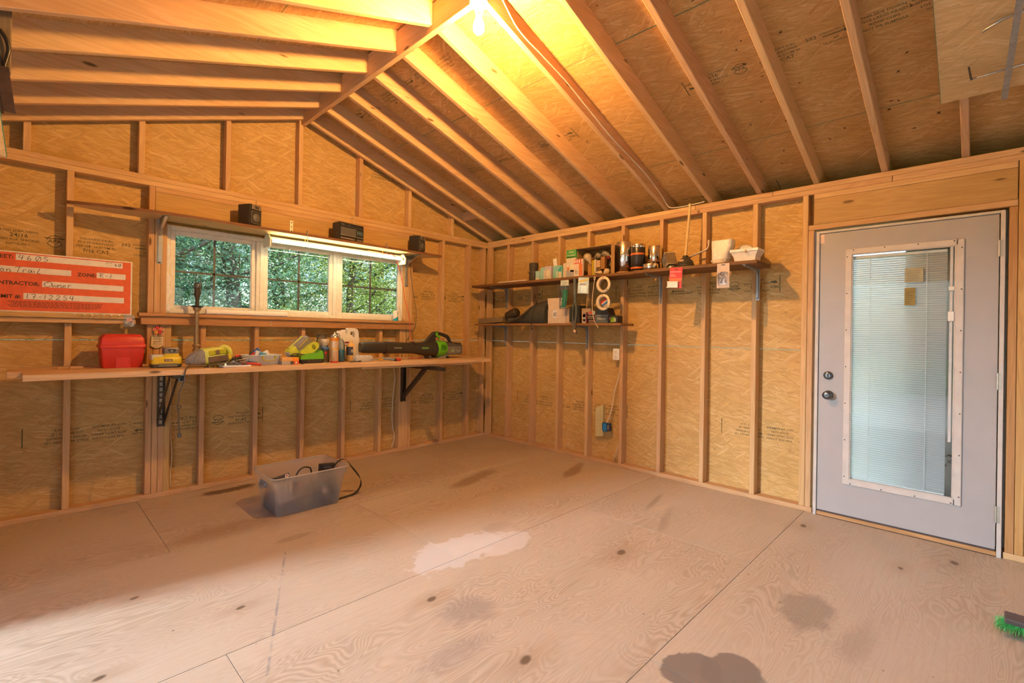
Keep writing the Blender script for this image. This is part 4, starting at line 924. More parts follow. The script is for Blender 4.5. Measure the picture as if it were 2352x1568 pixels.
obj('socket_ring', M().lathe([(.0245, Zt + .606), (.0255, Zt + .618), (.022, Zt + .640), (.012, Zt + .648)], 20, T), pm('grey ring', (.11, .13, .15), .3, .4), t); obj('switch', M().cyl((lx - .019, ly - .01, Zt + .553), (lx - .042, ly - .012, Zt + .553), .0045, seg=9), BLACKP, t)
m = M(); m.tube([(lx - .014, ly - .02, Zt + .61), (lx - .017, ly - .02, Zt + .65), (lx - .014, ly - .015, Zt + .70)], .0026, 6); m.tube([(lx + .022, ly, Zt + .55), (lx + .027, ly, Zt + .62), (lx + .022, ly, Zt + .66), (lx + .014, ly, Zt + .705)], .0026, 6); obj('shade_wire', m, DSTEEL, t)

# electrical box and loose cables low on the wall
t = thing('junction_box', 'small grey metal electrical box on the wall under the bench', 'electrical box', (-3.262, .05, .885)); m = M()
for a in ((-3.283, -3.280, .886, .935), (-3.244, -3.241, .886, .935), (-3.283, -3.241, .886, .889), (-3.283, -3.241, .932, .935)): m.box(a[0], a[1], .045, .086, a[2], a[3])
obj('shell', m, STEEL, t); obj('inside', M().box(-3.280, -3.244, .080, .084, .889, .932), BLACKP, t)
c_ = obj('cable_run', M().tube([(-3.335, .06, .95), (-3.336, .055, .70), (-3.334, .05, .50), (-3.322, .045, .30), (-3.330, .045, .16), (-3.326, .05, .045)], .0035, 6), WIREW); c_['label'] = 'white cable hanging down the studs under the left bench bracket'; c_['category'] = 'cable'
c_ = obj('cable_run', M().tube([(-1.318, .06, .99), (-1.305, .05, .86), (-1.300, .045, .80), (-1.318, .045, .60), (-1.330, .045, .40), (-1.315, .045, .25), (-1.295, .045, .16), (-1.325, .05, .040)], .0045, 6), WIREW); c_['label'] = 'white cable looping down the wall left of the right bench bracket'; c_['category'] = 'cable'
# ---- power tool lying on its side
z = Zt
def axisT(p0, p1, roll=0.0):
    p0 = Vector(p0); d = Vector(p1) - p0
    return Matrix.Translation(p0) @ d.to_track_quat('X', 'Z').to_matrix().to_4x4() @ Matrix.Rotation(roll, 4, 'X'), d.length
def sec(x, hy, hz, r, dz=0, n=3):            # rounded section across local x
    return [(x, p[0], p[1] + dz) for p in [(q[0], q[1]) for q in rr(hy, hz, r, 0, 0, 0, n)]]
t = thing('hand_vacuum', 'lime and grey cordless hand tool with a dusty grey nose lying on the bench', 'power tool', (-3.2, -.42, z))
T, _ = axisT((-3.345, -.46, z + .062), (-3.06, -.42, z + .098))
obj('nose', M().loft([sec(-.002, .004, .012, .003, -.02), sec(.015, .022, .028, .01, -.014), (sec(.05, .042, .044, .02, -.006)), sec(.085, .052, .054, .022), sec(.112, .052, .056, .022)], T), pm('dusty grey', (.23, .215, .205), .5, var=.2, scale=50), t)
m = M().loft([sec(.105, .050, .058, .024), sec(.125, .056, .062, .026), sec(.20, .054, .060, .026), sec(.245, .052, .052, .024)], T)
obj('body', m, pm('pale lime', (.58, .63, .12), .4), t)
obj('handle', M().tube([(.235, 0, .035), (.262, 0, .050), (.290, 0, .035), (.300, 0, .0), (.292, 0, -.035), (.268, 0, -.045)], .021, 10, T), pm('pale lime', (.58, .63, .12), .4), t)
obj('side_panel', M().box(.135, .255, -.0605, -.052, .006, .042, T, c=.004), pm('olive panel', (.42, .42, .01), .4), t); obj('panel_stripe', M().box(.180, .208, -.062, -.060, .007, .041, T), pm('brown stripe', (.17, .11, .06), .5), t)
obj('battery_strip', M().box(.128, .262, -.064, -.050, -.050, -.004, T, c=.004), pm('brown battery', (.13, .085, .055), .5, var=.2), t); obj('cap', M().box(.262, .288, -.062, -.045, -.042, .004, T, c=.006), YELL, t)
m = M(); 
for a, b_ in ((.06, .02), (.07, -.02), (.05, 0)): m.cyl((a, -.046, b_), (a, -.054, b_), .005, seg=9, T=T)
obj('rivet', m, BRASS, t)
t = thing('cordless_tool', 'small dark-nosed lime tool lying behind the dusty hand tool', 'power tool', (-3.15, -.22, z)); T, _ = axisT((-3.25, -.20, z + .055), (-3.02, -.26, z + .075))
obj('body', M().loft([sec(.06, .02, .022, .01), sec(.09, .028, .034, .012), sec(.20, .026, .030, .012)], T), LIME, t); obj('chuck', M().loft([sec(-.01, .010, .010, .004), sec(.01, .016, .016, .006), sec(.07, .020, .020, .008)], T), DKGREY, t); obj('grip', M().box(.14, .18, -.02, .02, -.10, -.02, T, c=.006), DKGREY, t)
t = thing('glue_gun', 'small lime block-shaped tool between the hand tool and the black case', 'tool', (-3.03, -.36, z)); T, _ = axisT((-3.098, -.35, z + .092), (-3.028, -.38, z + .060)); obj('body', M().box(0, .075, -.022, .022, -.020, .018, T, c=.007), pm('pale lime', (.58, .63, .12), .4), t); obj('foot', M().box(-3.092, -3.045, -.385, -.335, z, z + .062, c=.006), DKGREY, t)
t = thing('bit_case', 'open black case of small bits with a red handle on top, on the bench', 'case', (-2.99, -.32, z)); T = TR(-2.985, -.32, z, rz=.15)
obj('tray', M().box(-.065, .065, -.04, .04, .030, .056, T, c=.004), BLACKP, t); obj('lower_case', M().box(-.062, .05, -.045, .045, 0, .028, T, c=.004), DKGREY, t)
m = M()
for i in range(7): m.cyl((-.05 + i * .015, -.035, .058), (-.05 + i * .015, .03, .060), .0035, seg=6, T=T)
obj('bit', m, STEEL, t); obj('red_handle', M().tube([(-.01, -.03, .064), (.02, -.02, .075), (.055, -.01, .066)], .008, 8, T), RED, t); obj('latch', M().box(-.02, .025, -.048, -.044, .008, .018, T), pm('brass wire', (.6, .38, .08), .3, .9), t)
t = thing('plastic_pack', 'crumpled clear plastic packaging beside the hand tool on the bench front', 'packaging', (-3.12, -.55, z)); m = M(); rn = random.Random(5); nx, ny = 14, 7
vs = [(-3.235 + .22 * i / nx, -.60 + .14 * j / ny, z + .003 + (.045 * math.sin(PI * j / ny) * (.3 + .7 * i / nx) + rn.uniform(-.006, .010)) * (0 if i in (0, nx) or j in (0, ny) else 1)) for j in range(ny + 1) for i in range(nx + 1)]
m.add(vs, [(j * (nx + 1) + i, j * (nx + 1) + i + 1, (j + 1) * (nx + 1) + i + 1, (j + 1) * (nx + 1) + i) for j in range(ny) for i in range(nx)]); obj('film', m, glass('crumpled film', (.9, .9, .9), .22, .15), t)
t = thing('white_tray', 'shallow white tray at the bench front holding loose tools', 'tray', (-3.045, -.53, z)); T = TR(-3.045, -.535, z); m = M()
m.loft([rr(.092, .06, .012, 0, 0, 0), rr(.10, .068, .012, .015, 0, 0), rr(.097, .065, .012, .015, 0, 0), rr(.09, .058, .012, .003, 0, 0)], T); obj('tray', m, pm('tray white', (.72, .74, .82), .4), t)
t = thing('screwdriver', 'short screwdriver with a brown handle lying across the white tray', 'screwdriver', (-3.0, -.52, z)); obj('handle', M().cyl((-3.012, -.53, z + .034), (-2.965, -.545, z + .030), .012, .013, 10), pm('amber brown', (.22, .13, .08), .3), t); obj('shaft', M().cyl((-3.10, -.50, z + .030), (-3.012, -.53, z + .034), .003, seg=7), STEEL, t)
t = thing('paint_stick', 'thin pale stick lying over the white tray', 'stick', (-3.0, -.48, z)); obj('stick', M().box(-.11, .11, -.006, .006, -.0015, .0015, TR(-3.01, -.475, z + .045, ry=-.22, rz=.1)), pm('pale stick', (.72, .62, .42), .6), t)
t = thing('pliers', 'pliers with dark and red handles in front of the clear tub', 'pliers', (-2.94, -.50, z)); obj('handle', M().tube([(-2.985, -.50, z + .018), (-2.93, -.52, z + .020), (-2.86, -.53, z + .009)], .008, 8), RED, t); obj('handle', M().tube([(-2.985, -.49, z + .020), (-2.93, -.47, z + .027), (-2.87, -.475, z + .018)], .008, 8), pm('navy grip', (.04, .04, .12), .4), t); obj('jaw', M().box(-3.02, -2.98, -.503, -.487, z + .010, z + .022, c=.003), STEEL, t)

# clear tub full of packets
t = thing('plastic_tub', 'translucent tub with yellow-green clip handles heaped with small packets', 'tub', (-2.81, -.38, z)); cx, cy = -2.812, -.375
obj('tub', M().loft([rr(.115, .062, .02, z, cx, cy), rr(.120, .066, .022, z + .004, cx, cy), rr(.133, .078, .022, z + .074, cx, cy), rr(.140, .084, .022, z + .076, cx, cy), rr(.140, .084, .022, z + .082, cx, cy), rr(.131, .076, .022, z + .081, cx, cy), rr(.117, .063, .022, z + .006, cx, cy)], caps=True), TUB, t)
m = M(); m.tube([(cx - .010, cy - .088, z + .066), (cx - .008, cy - .090, z + .040), (cx + .035, cy - .089, z + .036), (cx + .078, cy - .090, z + .042), (cx + .082, cy - .088, z + .068)], .004, 7, n=3); m.cyl((cx - .010, cy - .094, z + .062), (cx - .010, cy - .078, z + .062), .008, seg=10); m.cyl((cx + .082, cy - .094, z + .064), (cx + .082, cy - .078, z + .064), .008, seg=10); obj('clip_handle', m, pm('olive clip', (.40, .40, .02), .4), t)
packs = [('dark packet', (.10, .09, .09), -.075, .0, .05, .035, .5, 'small dark packet standing up in the clear tub'), ('red packet', (.5, .06, .05), -.10, -.02, .035, .05, .9, 'small red packet at the left side of the clear tub'), ('blue carton', (.05, .13, .42), .012, .01, .05, .07, -.6, 'blue and white open carton sticking up from the clear tub'), ('pale packet', (.7, .72, .76), -.035, -.02, .06, .04, .3, 'pale packet in the middle of the clear tub'), ('cyan packet', (.10, .35, .55), -.01, -.045, .05, .03, .3, 'light blue packet at the front of the clear tub'), ('clear bulb pack', (.75, .78, .85), .055, -.01, .05, .045, -.5, 'clear blister pack on the right in the clear tub')]
for nm_, c3, dx, dy, wd, hg, tl, lab in packs:
    q = thing('packet', lab, 'packet', (cx + dx, cy + dy, z + .05)); T = TR(cx + dx, cy + dy, z + .045, ry=tl, rz=.2)
    obj('carton', M().box(-wd / 2, wd / 2, -.012, .012, 0, hg + .025, T, c=.003), pm(nm_, c3, .35), q); obj('label', M().box(-wd * .3, wd * .3, -.0128, -.0121, hg * .3, hg * .8, T), pm('white print', (.8, .8, .8), .5), q)
t = thing('small_parts', 'loose screws and fittings seen through the bottom of the clear tub', 'fittings', (cx + .04, cy, z)); t['group'] = 'fittings in the tub'
m = M()
for i in range(16): a = random.uniform(0, PI); p = Vector((cx + random.uniform(-.02, .09), cy + random.uniform(-.05, .03), z + .008 + .012 * random.random())); q = Vector((math.cos(a), math.sin(a), .1)) * .014; m.cyl(p - q, p + q, .003, seg=6)
s_ = obj('screws', m, BRASS, t, kind='stuff')

# tilted lime work light
t = thing('work_light', 'lime and grey cordless work light tilted up on its stand', 'work light', (-2.5, -.33, z))
T, L0 = axisT((-2.592, -.36, z + .075), (-2.395, -.30, z + .222))
obj('head', M().loft([sec(0, .03, .026, .012), sec(.012, .042, .036, .016), sec(.075, .044, .038, .016)], T), LIME, t)
obj('barrel', M().loft([sec(.072, .044, .038, .018), sec(.10, .050, .044, .022), sec(.19, .052, .046, .024), sec(.225, .044, .038, .02), sec(.232, .034, .028, .014)], T), pm('tool grey', (.20, .195, .20), .4), t)
m = M(); m.tube([(.20, -.053, .02), (.20, -.02, .045), (.20, .03, .046)], .003, 6, T); m.tube([(.085, -.05, .012), (.15, -.053, .018), (.20, -.053, .02)], .003, 6, T); obj('yellow_trim', m, YELL, t)
obj('ridge', M().box(.03, .20, -.012, .012, .036, .048, T, c=.003), pm('pale lime', (.58, .63, .12), .4), t); obj('lens', M().loft([sec(-.004, .026, .022, .01), sec(.001, .032, .027, .012)], T), pm('lens white', (.7, .72, .74), .2), t)
T2, _ = axisT((-2.505, -.395, z + .062), (-2.34, -.375, z + .172))
obj('battery_arm', M().prism([(0, -.035), (.13, -.035), (.175, -.025), (.19, 0), (.178, .028), (.15, .036), (.02, .036), (0, .02)], -.022, .022, 'y', T2), LIME, t)
m = M(); m.lathe([(.016, 0), (.014, .004), (.0001, .004)], 16, T2 @ Matrix.Translation((.135, -.0225, .004)) @ Matrix.Rotation(PI / 2, 4, 'X'), sy=1.5); obj('recess', m, pm('olive dark', (.22, .24, .01), .5), t)
m = M(); m.tube([(-2.60, -.40, z + .055), (-2.56, -.42, z + .085), (-2.49, -.42, z + .075), (-2.42, -.41, z + .058)], .005, 7); m.tube([(-2.62, -.38, z + .006), (-2.60, -.40, z + .055)], .005, 7, n=1); m.box(-2.50, -2.43, -.415, -.345, z + .040, z + .060, c=.004); m.box(-2.575, -2.545, -.40, -.36, z, z + .07, c=.003); m.box(-2.47, -2.44, -.40, -.35, z, z + .05, c=.003); obj('stand', m, DKGREY, t)
t = thing('orange_carton', 'small orange carton lying on top of a grey and red one', 'box', (-2.62, -.45, z + .03)); obj('carton', M().box(-2.690, -2.557, -.498, -.41, z + .0285, z + .057, c=.001), pm('pale orange', (.72, .42, .14), .5), t); obj('orange_end', M().box(-2.612, -2.5565, -.4984, -.41, z + .0283, z + .0572), pm('orange card', (.80, .30, .02), .5), t)
t = thing('grey_carton', 'small grey carton with a red end below the orange one', 'box', (-2.62, -.45, z)); obj('carton', M().box(-2.692, -2.556, -.50, -.41, z, z + .028, c=.001), pm('carton grey', (.42, .41, .42), .5), t); obj('red_end', M().box(-2.598, -2.5555, -.5004, -.41, z, z + .0283), pm('red card', (.65, .08, .03), .5), t); obj('dark_band', M().box(-2.625, -2.598, -.5004, -.41, z, z + .0283), DKGREY, t); obj('print', M().box(-2.585, -2.57, -.5008, -.5003, z + .006, z + .022), PAPER, t)
t = thing('key_clip', 'small metal clip lying at the bench edge beside the orange carton', 'clip', (-2.53, -.53, z)); obj('blade', M().box(-2.555, -2.52, -.54, -.53, z, z + .006, c=.001), STEEL, t); obj('grip', M().box(-2.553, -2.535, -.542, -.528, z + .004, z + .011, c=.001), BLACKP, t)
# green charger
t = thing('green_charger', 'bright green and black battery charger beside the spray cans', 'charger', (-2.41, -.36, z)); cx, cy = -2.412, -.35
obj('base', M().loft([rr(.096, .070, .012, z, cx, cy), rr(.100, .074, .014, z + .006, cx, cy), rr(.100, .074, .014, z + .034, cx, cy)]), BLACKP, t)
m = M(); m.prism([(cx - .100, z + .034), (cx + .100, z + .034), (cx + .099, z + .075), (cx + .088, z + .108), (cx + .074, z + .110), (cx + .045, z + .090), (cx - .07, z + .080), (cx - .095, z + .064)], cy - .073, cy + .073); obj('body', m, GREEN, t)
obj('top_slot', M().box(cx - .06, cx + .05, cy - .05, cy + .05, z + .082, z + .094, c=.004), pm('pale green', (.32, .62, .22), .35), t)
m = M()
for i in range(13): m.box(cx - .04 + i * .010, cx - .035 + i * .010, cy - .0755, cy - .0735, z + .008, z + .026)
obj('vent', m, DKGREY, t)
def bottle(name, lab, cat, x, y, parts):
    t = thing(name, lab, cat, (x, y, Zt))
    for nm, prof, mt in parts: obj(nm, M().lathe([(r, Zt + h) for r, h in prof], 22, Matrix.Translation((x, y, 0))), mt, t)
    return t
bottle('glass_jar', 'tall clear glass jar with a lid behind the orange spray can', 'jar', -2.235, -.20, [('jar', [(.040, 0), (.046, .006), (.047, .185), (.040, .205), (.037, .212)], JARG), ('contents', [(.041, .006), (.043, .15), (.0001, .152)], pm('pale liquid', (.55, .62, .60), .2)), ('lid', [(.039, .208), (.042, .212), (.042, .244), (.036, .248), (.0001, .248)], JARG)])
bottle('blue_lid_jar', 'squat clear jar with a blue lid and a red label beside the charger', 'jar', -2.262, -.345, [('jar', [(.030, 0), (.033, .005), (.033, .115), (.031, .118)], JARG), ('lid', [(.034, .117), (.035, .120), (.035, .130), (.032, .133), (.0001, .133)], BLUE)])
obj('label', M().box(-2.285, -2.263, -.3795, -.3785, Zt + .012, Zt + .088), pm('dark red label', (.12, .06, .03), .5), bpy.data.objects['blue_lid_jar']); obj('label_top', M().box(-2.285, -2.263, -.380, -.379, Zt + .075, Zt + .095), RED, bpy.data.objects['blue_lid_jar'])
bottle('white_cup_jar', 'short jar with a pale lid between the glass jar and the orange can', 'jar', -2.235, -.27, [('jar', [(.028, 0), (.030, .14), (.029, .150)], pm('grey glass', (.35, .37, .37), .2)), ('lid', [(.031, .150), (.038, .175), (.036, .205), (.0001, .207)], pm('pale cap', (.62, .52, .42), .4))])
t = bottle('spray_can', 'tall orange and silver aerosol can at the bench front edge', 'spray can', -2.214, -.42, [('can', [(.032, 0), (.036, .004), (.036, .222)], pm('can label', (.66, .52, .36), .28, .35)), ('base_ring', [(.0368, 0), (.0368, .012)], RED), ('top_band', [(.0364, .19), (.0364, .222)], pm('orange label', (.75, .27, .03), .3, .2)), ('mid_band', [(.0364, .115), (.0364, .130)], pm('amber label', (.72, .42, .06), .3, .2)), ('shoulder', [(.036, .222), (.033, .232), (.022, .245), (.018, .248)], STEEL), ('nozzle', [(.012, .246), (.010, .256), (.004, .259), (.004, .272), (.0001, .273)], pm('nozzle white', (.75, .72, .66), .4))])
m = M(); n = 10; vs = []
for i in range(n + 1): a = -.75 + 1.0 * i / n; vs += [(-2.214 + .0367 * math.cos(a), -.42 + .0367 * math.sin(a), Zt + .010), (-2.214 + .0367 * math.cos(a), -.42 + .0367 * math.sin(a), Zt + .095)]
m.add(vs, [(2 * i, 2 * i + 2, 2 * i + 3, 2 * i + 1) for i in range(n)]); obj('red_panel', m, pm('deep red label', (.45, .03, .06), .35), t)
t = bottle('spray_bottle', 'clear spray bottle half full of blue liquid with a white trigger', 'spray bottle', -2.122, -.35, [('bottle', [(.032, 0), (.036, .005), (.036, .15), (.030, .185), (.014, .21), (.013, .222)], JARG), ('liquid', [(.033, .004), (.0345, .008), (.0345, .108), (.0001, .109)], pm('blue liquid', (.02, .30, .50), .15)), ('collar', [(.017, .215), (.018, .24), (.014, .245), (.0001, .245)], WHITEP)])
m = M(); m.prism([(-2.165, Zt + .262), (-2.165, Zt + .276), (-2.15, Zt + .284), (-2.10, Zt + .282), (-2.085, Zt + .268), (-2.09, Zt + .248), (-2.105, Zt + .240), (-2.135, Zt + .240), (-2.140, Zt + .258)], -.362, -.338); m.prism([(-2.148, Zt + .258), (-2.140, Zt + .258), (-2.146, Zt + .232), (-2.158, Zt + .212), (-2.162, Zt + .215), (-2.153, Zt + .235)], -.355, -.345); obj('trigger_head', m, WHITEP, t)
# white jug
t = thing('white_jug', 'large white plastic jug with a moulded handle and label', 'jug', (-1.98, -.22, z)); JW = pm('jug white', (.76, .74, .70), .38)
yj0, yj1 = -.268, -.15
m = M(); m.loft([rr(.086, .056, .022, z, -1.977, -.21), rr(.092, .062, .024, z + .006, -1.977, -.21), rr(.092, .062, .024, z + .205, -1.977, -.21), rr(.088, .058, .024, z + .225, -1.976, -.21)]); obj('body', m, JW, t)
m = M(); m.loft([[(x_, -.258, z_) for x_, z_ in [(-2.062, z + .222), (-2.045, z + .262), (-2.020, z + .262), (-2.012, z + .246), (-1.965, z + .246), (-1.955, z + .222)]], [(x_, -.162, z_) for x_, z_ in [(-2.062, z + .222), (-2.045, z + .262), (-2.020, z + .262), (-2.012, z + .246), (-1.965, z + .246), (-1.955, z + .222)]]], sm=False); obj('shoulder', m, JW, t)
obj('handle', M().prism([(-1.886, z + .20), (-1.886, z + .27), (-1.898, z + .298), (-1.925, z + .312), (-1.985, z + .312), (-2.0, z + .298), (-2.006, z + .225), (-1.972, z + .225), (-1.968, z + .280), (-1.938, z + .280), (-1.928, z + .265), (-1.924, z + .20)], -.236, -.182), JW, t)
obj('cap', M().lathe([(.022, z + .258), (.024, z + .262), (.024, z + .288), (.021, z + .292), (.0001, z + .293)], 20, Matrix.Translation((-2.034, -.21, 0))), WHITEP, t)
jl = obj('label', M().box(-2.05, -1.925, -.2735, -.272, z + .045, z + .185), pm('label white', (.70, .67, .64), .5), t); m = M(); m.box(-2.045, -1.985, -.2745, -.274, z + .166, z + .182); m.box(-2.045, -1.955, -.2745, -.274, z + .142, z + .150); m.box(-2.03, -1.97, -.2745, -.274, z + .118, z + .126); obj('print', m, pm('maroon print', (.25, .03, .08), .6), jl)
t = bottle('amber_bottle', 'amber and black bottle with a pale cap in front of the white jug', 'bottle', -2.036, -.375, [('bottle', [(.034, 0), (.038, .005), (.038, .145), (.030, .162), (.016, .175)], pm('amber plastic', (.62, .38, .10), .3)), ('label', [(.0386, .060), (.0386, .138)], pm('black label', (.045, .04, .04), .4)), ('cap', [(.017, .172), (.017, .188), (.013, .195), (.011, .202), (.0001, .203)], pm('tan cap', (.62, .45, .28), .4))])
obj('side_label', M().box(-.013, .013, -.002, .0006, .008, .15, TR(-2.022, -.4115, Zt, rz=.38)), pm('cream label', (.72, .58, .36), .5), t); m = M(); text(m, 'B', -2.052, Zt + .085, -.414, .04, bold=.01); obj('letter', m, pm('label grey', (.5, .48, .45), .5), t, fix=False)
t = thing('bubble_pack', 'bubble-wrapped clear pack lying in front of the white jug', 'pack', (-1.95, -.45, z)); m = M()
obj('bag', M().loft([rr(.080, .030, .014, z, -1.948, -.44), rr(.088, .038, .016, z + .012, -1.948, -.44), rr(.086, .036, .016, z + .046, -1.946, -.44), rr(.07, .024, .014, z + .058, -1.944, -.44)]), TUB, t)
for i in range(30): m.ball((-1.948 + random.uniform(-.07, .07), -.44 + random.uniform(-.03, .02), z + .035 + random.uniform(0, .022)), .008, 8)
obj('bubbles', m, pm('bubble film', (.62, .63, .70), .2), t, kind='stuff')
t = thing('tin_snips', 'snips with blue-grey grips and red tips lying on the bench', 'snips', (-1.75, -.49, z)); m = M(); m.prism([(-1.905, -.005), (-1.86, .012), (-1.80, .012), (-1.80, -.010), (-1.86, -.008)], z + .018, z + .026, 'z', TR(0, -.50, 0)); obj('blade', m, STEEL, t); obj('joint', M().box(-1.83, -1.775, -.515, -.488, z + .012, z + .028, c=.004), pm('amber joint', (.6, .34, .03), .4), t)
obj('grip', M().tube([(-1.79, -.495, z + .026), (-1.73, -.512, z + .024), (-1.66, -.518, z + .014)], .011, 9), pm('blue grey grip', (.22, .27, .36), .35), t); obj('grip', M().tube([(-1.79, -.49, z + .024), (-1.73, -.475, z + .024), (-1.655, -.475, z + .014)], .011, 9), pm('blue grey grip', (.22, .27, .36), .35), t); obj('pivot', M().cyl((-1.665, -.518, z + .014), (-1.640, -.518, z + .012), .0125, seg=12), BLACKP, t); obj('red_tip', M().cyl((-1.645, -.516, z + .013), (-1.592, -.516, z + .013), .0135, .012, 12), RED, t)
t = thing('pen', 'dark pen lying behind the snips by the amber bottle', 'pen', (-2.02, -.47, z)); obj('barrel', M().cyl((-2.09, -.46, z + .007), (-1.985, -.478, z + .007), .0055, seg=9), DKGREY, t); obj('cap', M().cyl((-2.012, -.473, z + .007), (-1.985, -.478, z + .007), .0068, seg=9), BLACKP, t)

# ---- leaf blower
t = thing('leaf_blower', 'black and green battery leaf blower at the right end of the workbench', 'leaf blower', (-1.0, -.3, z)); by = -.30
def cx_(x, rz_, ry_, zc): return (x, rz_, ry_, zc)
def blow(secs, n=20): return [[(x, by + ry_ * math.cos(2 * PI * i / n), zc + rz_ * math.sin(2 * PI * i / n)) for i in range(n)] for x, rz_, ry_, zc in secs]
BL_ = pm('blower black', (.035, .031, .026), .32, var=.1)
obj('nozzle', M().loft(blow([(-1.906, .046, .040, 1.157), (-1.88, .054, .046, 1.157), (-1.84, .056, .050, 1.156), (-1.62, .057, .052, 1.153)])), BL_, t)
obj('tube', M().loft(blow([(-1.645, .060, .055, 1.153), (-1.60, .060, .055, 1.152), (-1.45, .058, .055, 1.148), (-1.30, .058, .056, 1.145)])), BL_, t)
m = M()
for x in (-1.645, -1.325, -1.305): m.loft(blow([(x - .006, .0615, .057, 1.150), (x + .006, .0615, .057, 1.150)]))
obj('joint_ring', m, BL_, t)
obj('fan_housing', M().loft(blow([(-1.31, .057, .055, 1.144), (-1.25, .064, .062, 1.142), (-1.15, .078, .076, 1.136), (-1.05, .090, .088, 1.132), (-1.035, .091, .089, 1.132)], 24)), BL_, t)
obj('green_band', M().loft(blow([(-1.037, .0925, .090, 1.132), (-1.02, .094, .091, 1.132), (-.93, .088, .086, 1.135), (-.905, .080, .078, 1.138)], 24)), GREEN, t)
m = M()
for i in range(6):
    for j in range(6): m.box(-1.0 + i * .012, -.9925 + i * .012, by - .0925 + .0007 * i + abs(j - 2.5) ** 2 * .0013, by - .080, 1.108 + j * .0125, 1.116 + j * .0125)
obj('vent_hole', m, pm('vent dark green', (.05, .17, .01), .6), t)
obj('battery', M().loft([[(x_, yy_, z_) for x_, z_ in [(-.905, 1.072), (-.705, 1.068), (-.688, 1.078), (-.686, 1.165), (-.70, 1.178), (-.90, 1.205)]] for yy_ in (by - .058, by + .058)], sm=False), pm('battery dark', (.10, .09, .08), .42), t)
obj('battery_face', M().box(-.898, -.70, by - .0605, by - .057, 1.078, 1.160, c=.002), pm('battery face', (.19, .175, .155), .45), t)
obj('battery_top', M().prism([(-.905, 1.195), (-.70, 1.168), (-.69, 1.186), (-.71, 1.198), (-.90, 1.212)], by - .05, by + .05), BL_, t)
m = M(); text(m, '80', -.845, 1.098, by - .0612, .042, bold=.015, sx=1.15); obj('print', m, pm('print green', (.30, .55, .20), .5), t, fix=False); m = M(); text(m, 'VOLT', -.775, 1.104, by - .0612, .022, bold=.02, sx=1.1); obj('print', m, pm('print pale', (.5, .52, .42), .5), t, fix=False)
m = M(); text(m, 'BRUSHLESS', -1.56, 1.146, by - .0562, .014, bold=.02, sx=1.2); obj('print', m, pm('print pale', (.5, .52, .42), .5), t, fix=False)
obj('badge', M().box(-1.235, -1.10, by - .0745, by - .058, 1.135, 1.155, TR(0, 0, 0), c=.004), pm('badge green', (.14, .30, .06), .3), t)
m = M(); m.prism([(-1.27, 1.196), (-1.20, 1.205), (-1.14, 1.225), (-1.09, 1.275), (-1.045, 1.318), (-1.030, 1.322), (-1.005, 1.315), (-1.01, 1.285), (-1.035, 1.250), (-1.03, 1.215), (-1.06, 1.195)], by - .028, by + .028); obj('handle_neck', m, BL_, t)
obj('handle', M().tube([(-1.02, by, 1.305), (-.96, by, 1.298), (-.88, by, 1.275), (-.845, by, 1.255), (-.825, by, 1.215), (-.80, by, 1.192)], .019, 10), BL_, t)
obj('trigger', M().prism([(-1.005, 1.275), (-.975, 1.278), (-.958, 1.262), (-.968, 1.238), (-.985, 1.258), (-1.008, 1.262)], by - .012, by + .012), GREEN, t)
m = M(); m.prism([(-1.043, 1.290), (-1.032, 1.312), (-1.012, 1.313), (-1.005, 1.298), (-1.012, 1.278), (-1.03, 1.275)], by - .030, by + .030); m.cyl((-1.005, by, 1.306), (-.99, by, 1.325), .010, seg=9); obj('trigger_pivot', m, GREEN, t)
m = M(); m.prism([(-1.13, 1.046), (-1.02, 1.042), (-.93, 1.075), (-.885, 1.082), (-.85, 1.078), (-.905, 1.031), (-1.12, 1.031)], by - .040, by + .040); obj('foot', m, pm('foot brown', (.10, .07, .035), .45), t); obj('foot_panel', M().prism([(-1.03, 1.033), (-.91, 1.033), (-.86, 1.078), (-.92, 1.082)], by - .0425, by - .040), pm('foot grey', (.27, .26, .23), .45), t); obj('rubber_foot', M().box(-.905, -.86, by - .045, by + .045, 1.030, 1.052, c=.003), BLACKP, t); obj('rubber_foot', M().cyl((-1.115, by - .045, 1.048), (-1.115, by + .045, 1.048), .018, seg=12), DKGREY, t)
t = thing('outlet_strip', 'small pale outlet plate on the wall behind the leaf blower', 'outlet', (-1.42, -.01, 1.11)); m = M(); m.box(-1.445, -1.385, -.008, -.001, 1.095, 1.175, c=.002); obj('plate', m, WIREW, t); obj('face', M().box(-1.43, -1.40, -.011, -.008, 1.11, 1.16, c=.001), CARDW, t)
# ================================================================== right wall: shelves and what is on them (frame S)
t = thing('upper_shelf', 'long dark brown upper shelf on three grey brackets on the right wall', 'shelf', (1.7, -.15, 1.866), 'S')
obj('board', M().box(.055, 2.30, -.300, -.002, 1.868, 1.896, c=.003), SHELFB, t); obj('board', M().box(2.302, 3.345, -.335, -.002, 1.868, 1.896, c=.003), SHELFB, t)
for x in (.372, 2.405, 3.25): chan_bracket(x, 1.8675, .285 if x < 3 else .33, .255, t, .026, BRKT)
t = thing('lower_shelf', 'short dark wooden lower shelf on two grey brackets on the right wall', 'shelf', (1.1, -.12, 1.405), 'S')
LSH = lumber('lower shelf board', (.30, .155, .06), (.36, .19, .08), (.17, .08, .03)); obj('board', M().box(.06, 2.13, -.245, -.002, 1.404, 1.428, c=.003), LSH, t)
for x in (.365, 1.582): chan_bracket(x, 1.4035, .23, .245, t, .026, BRKT)
U = 1.896; Lw = 1.428
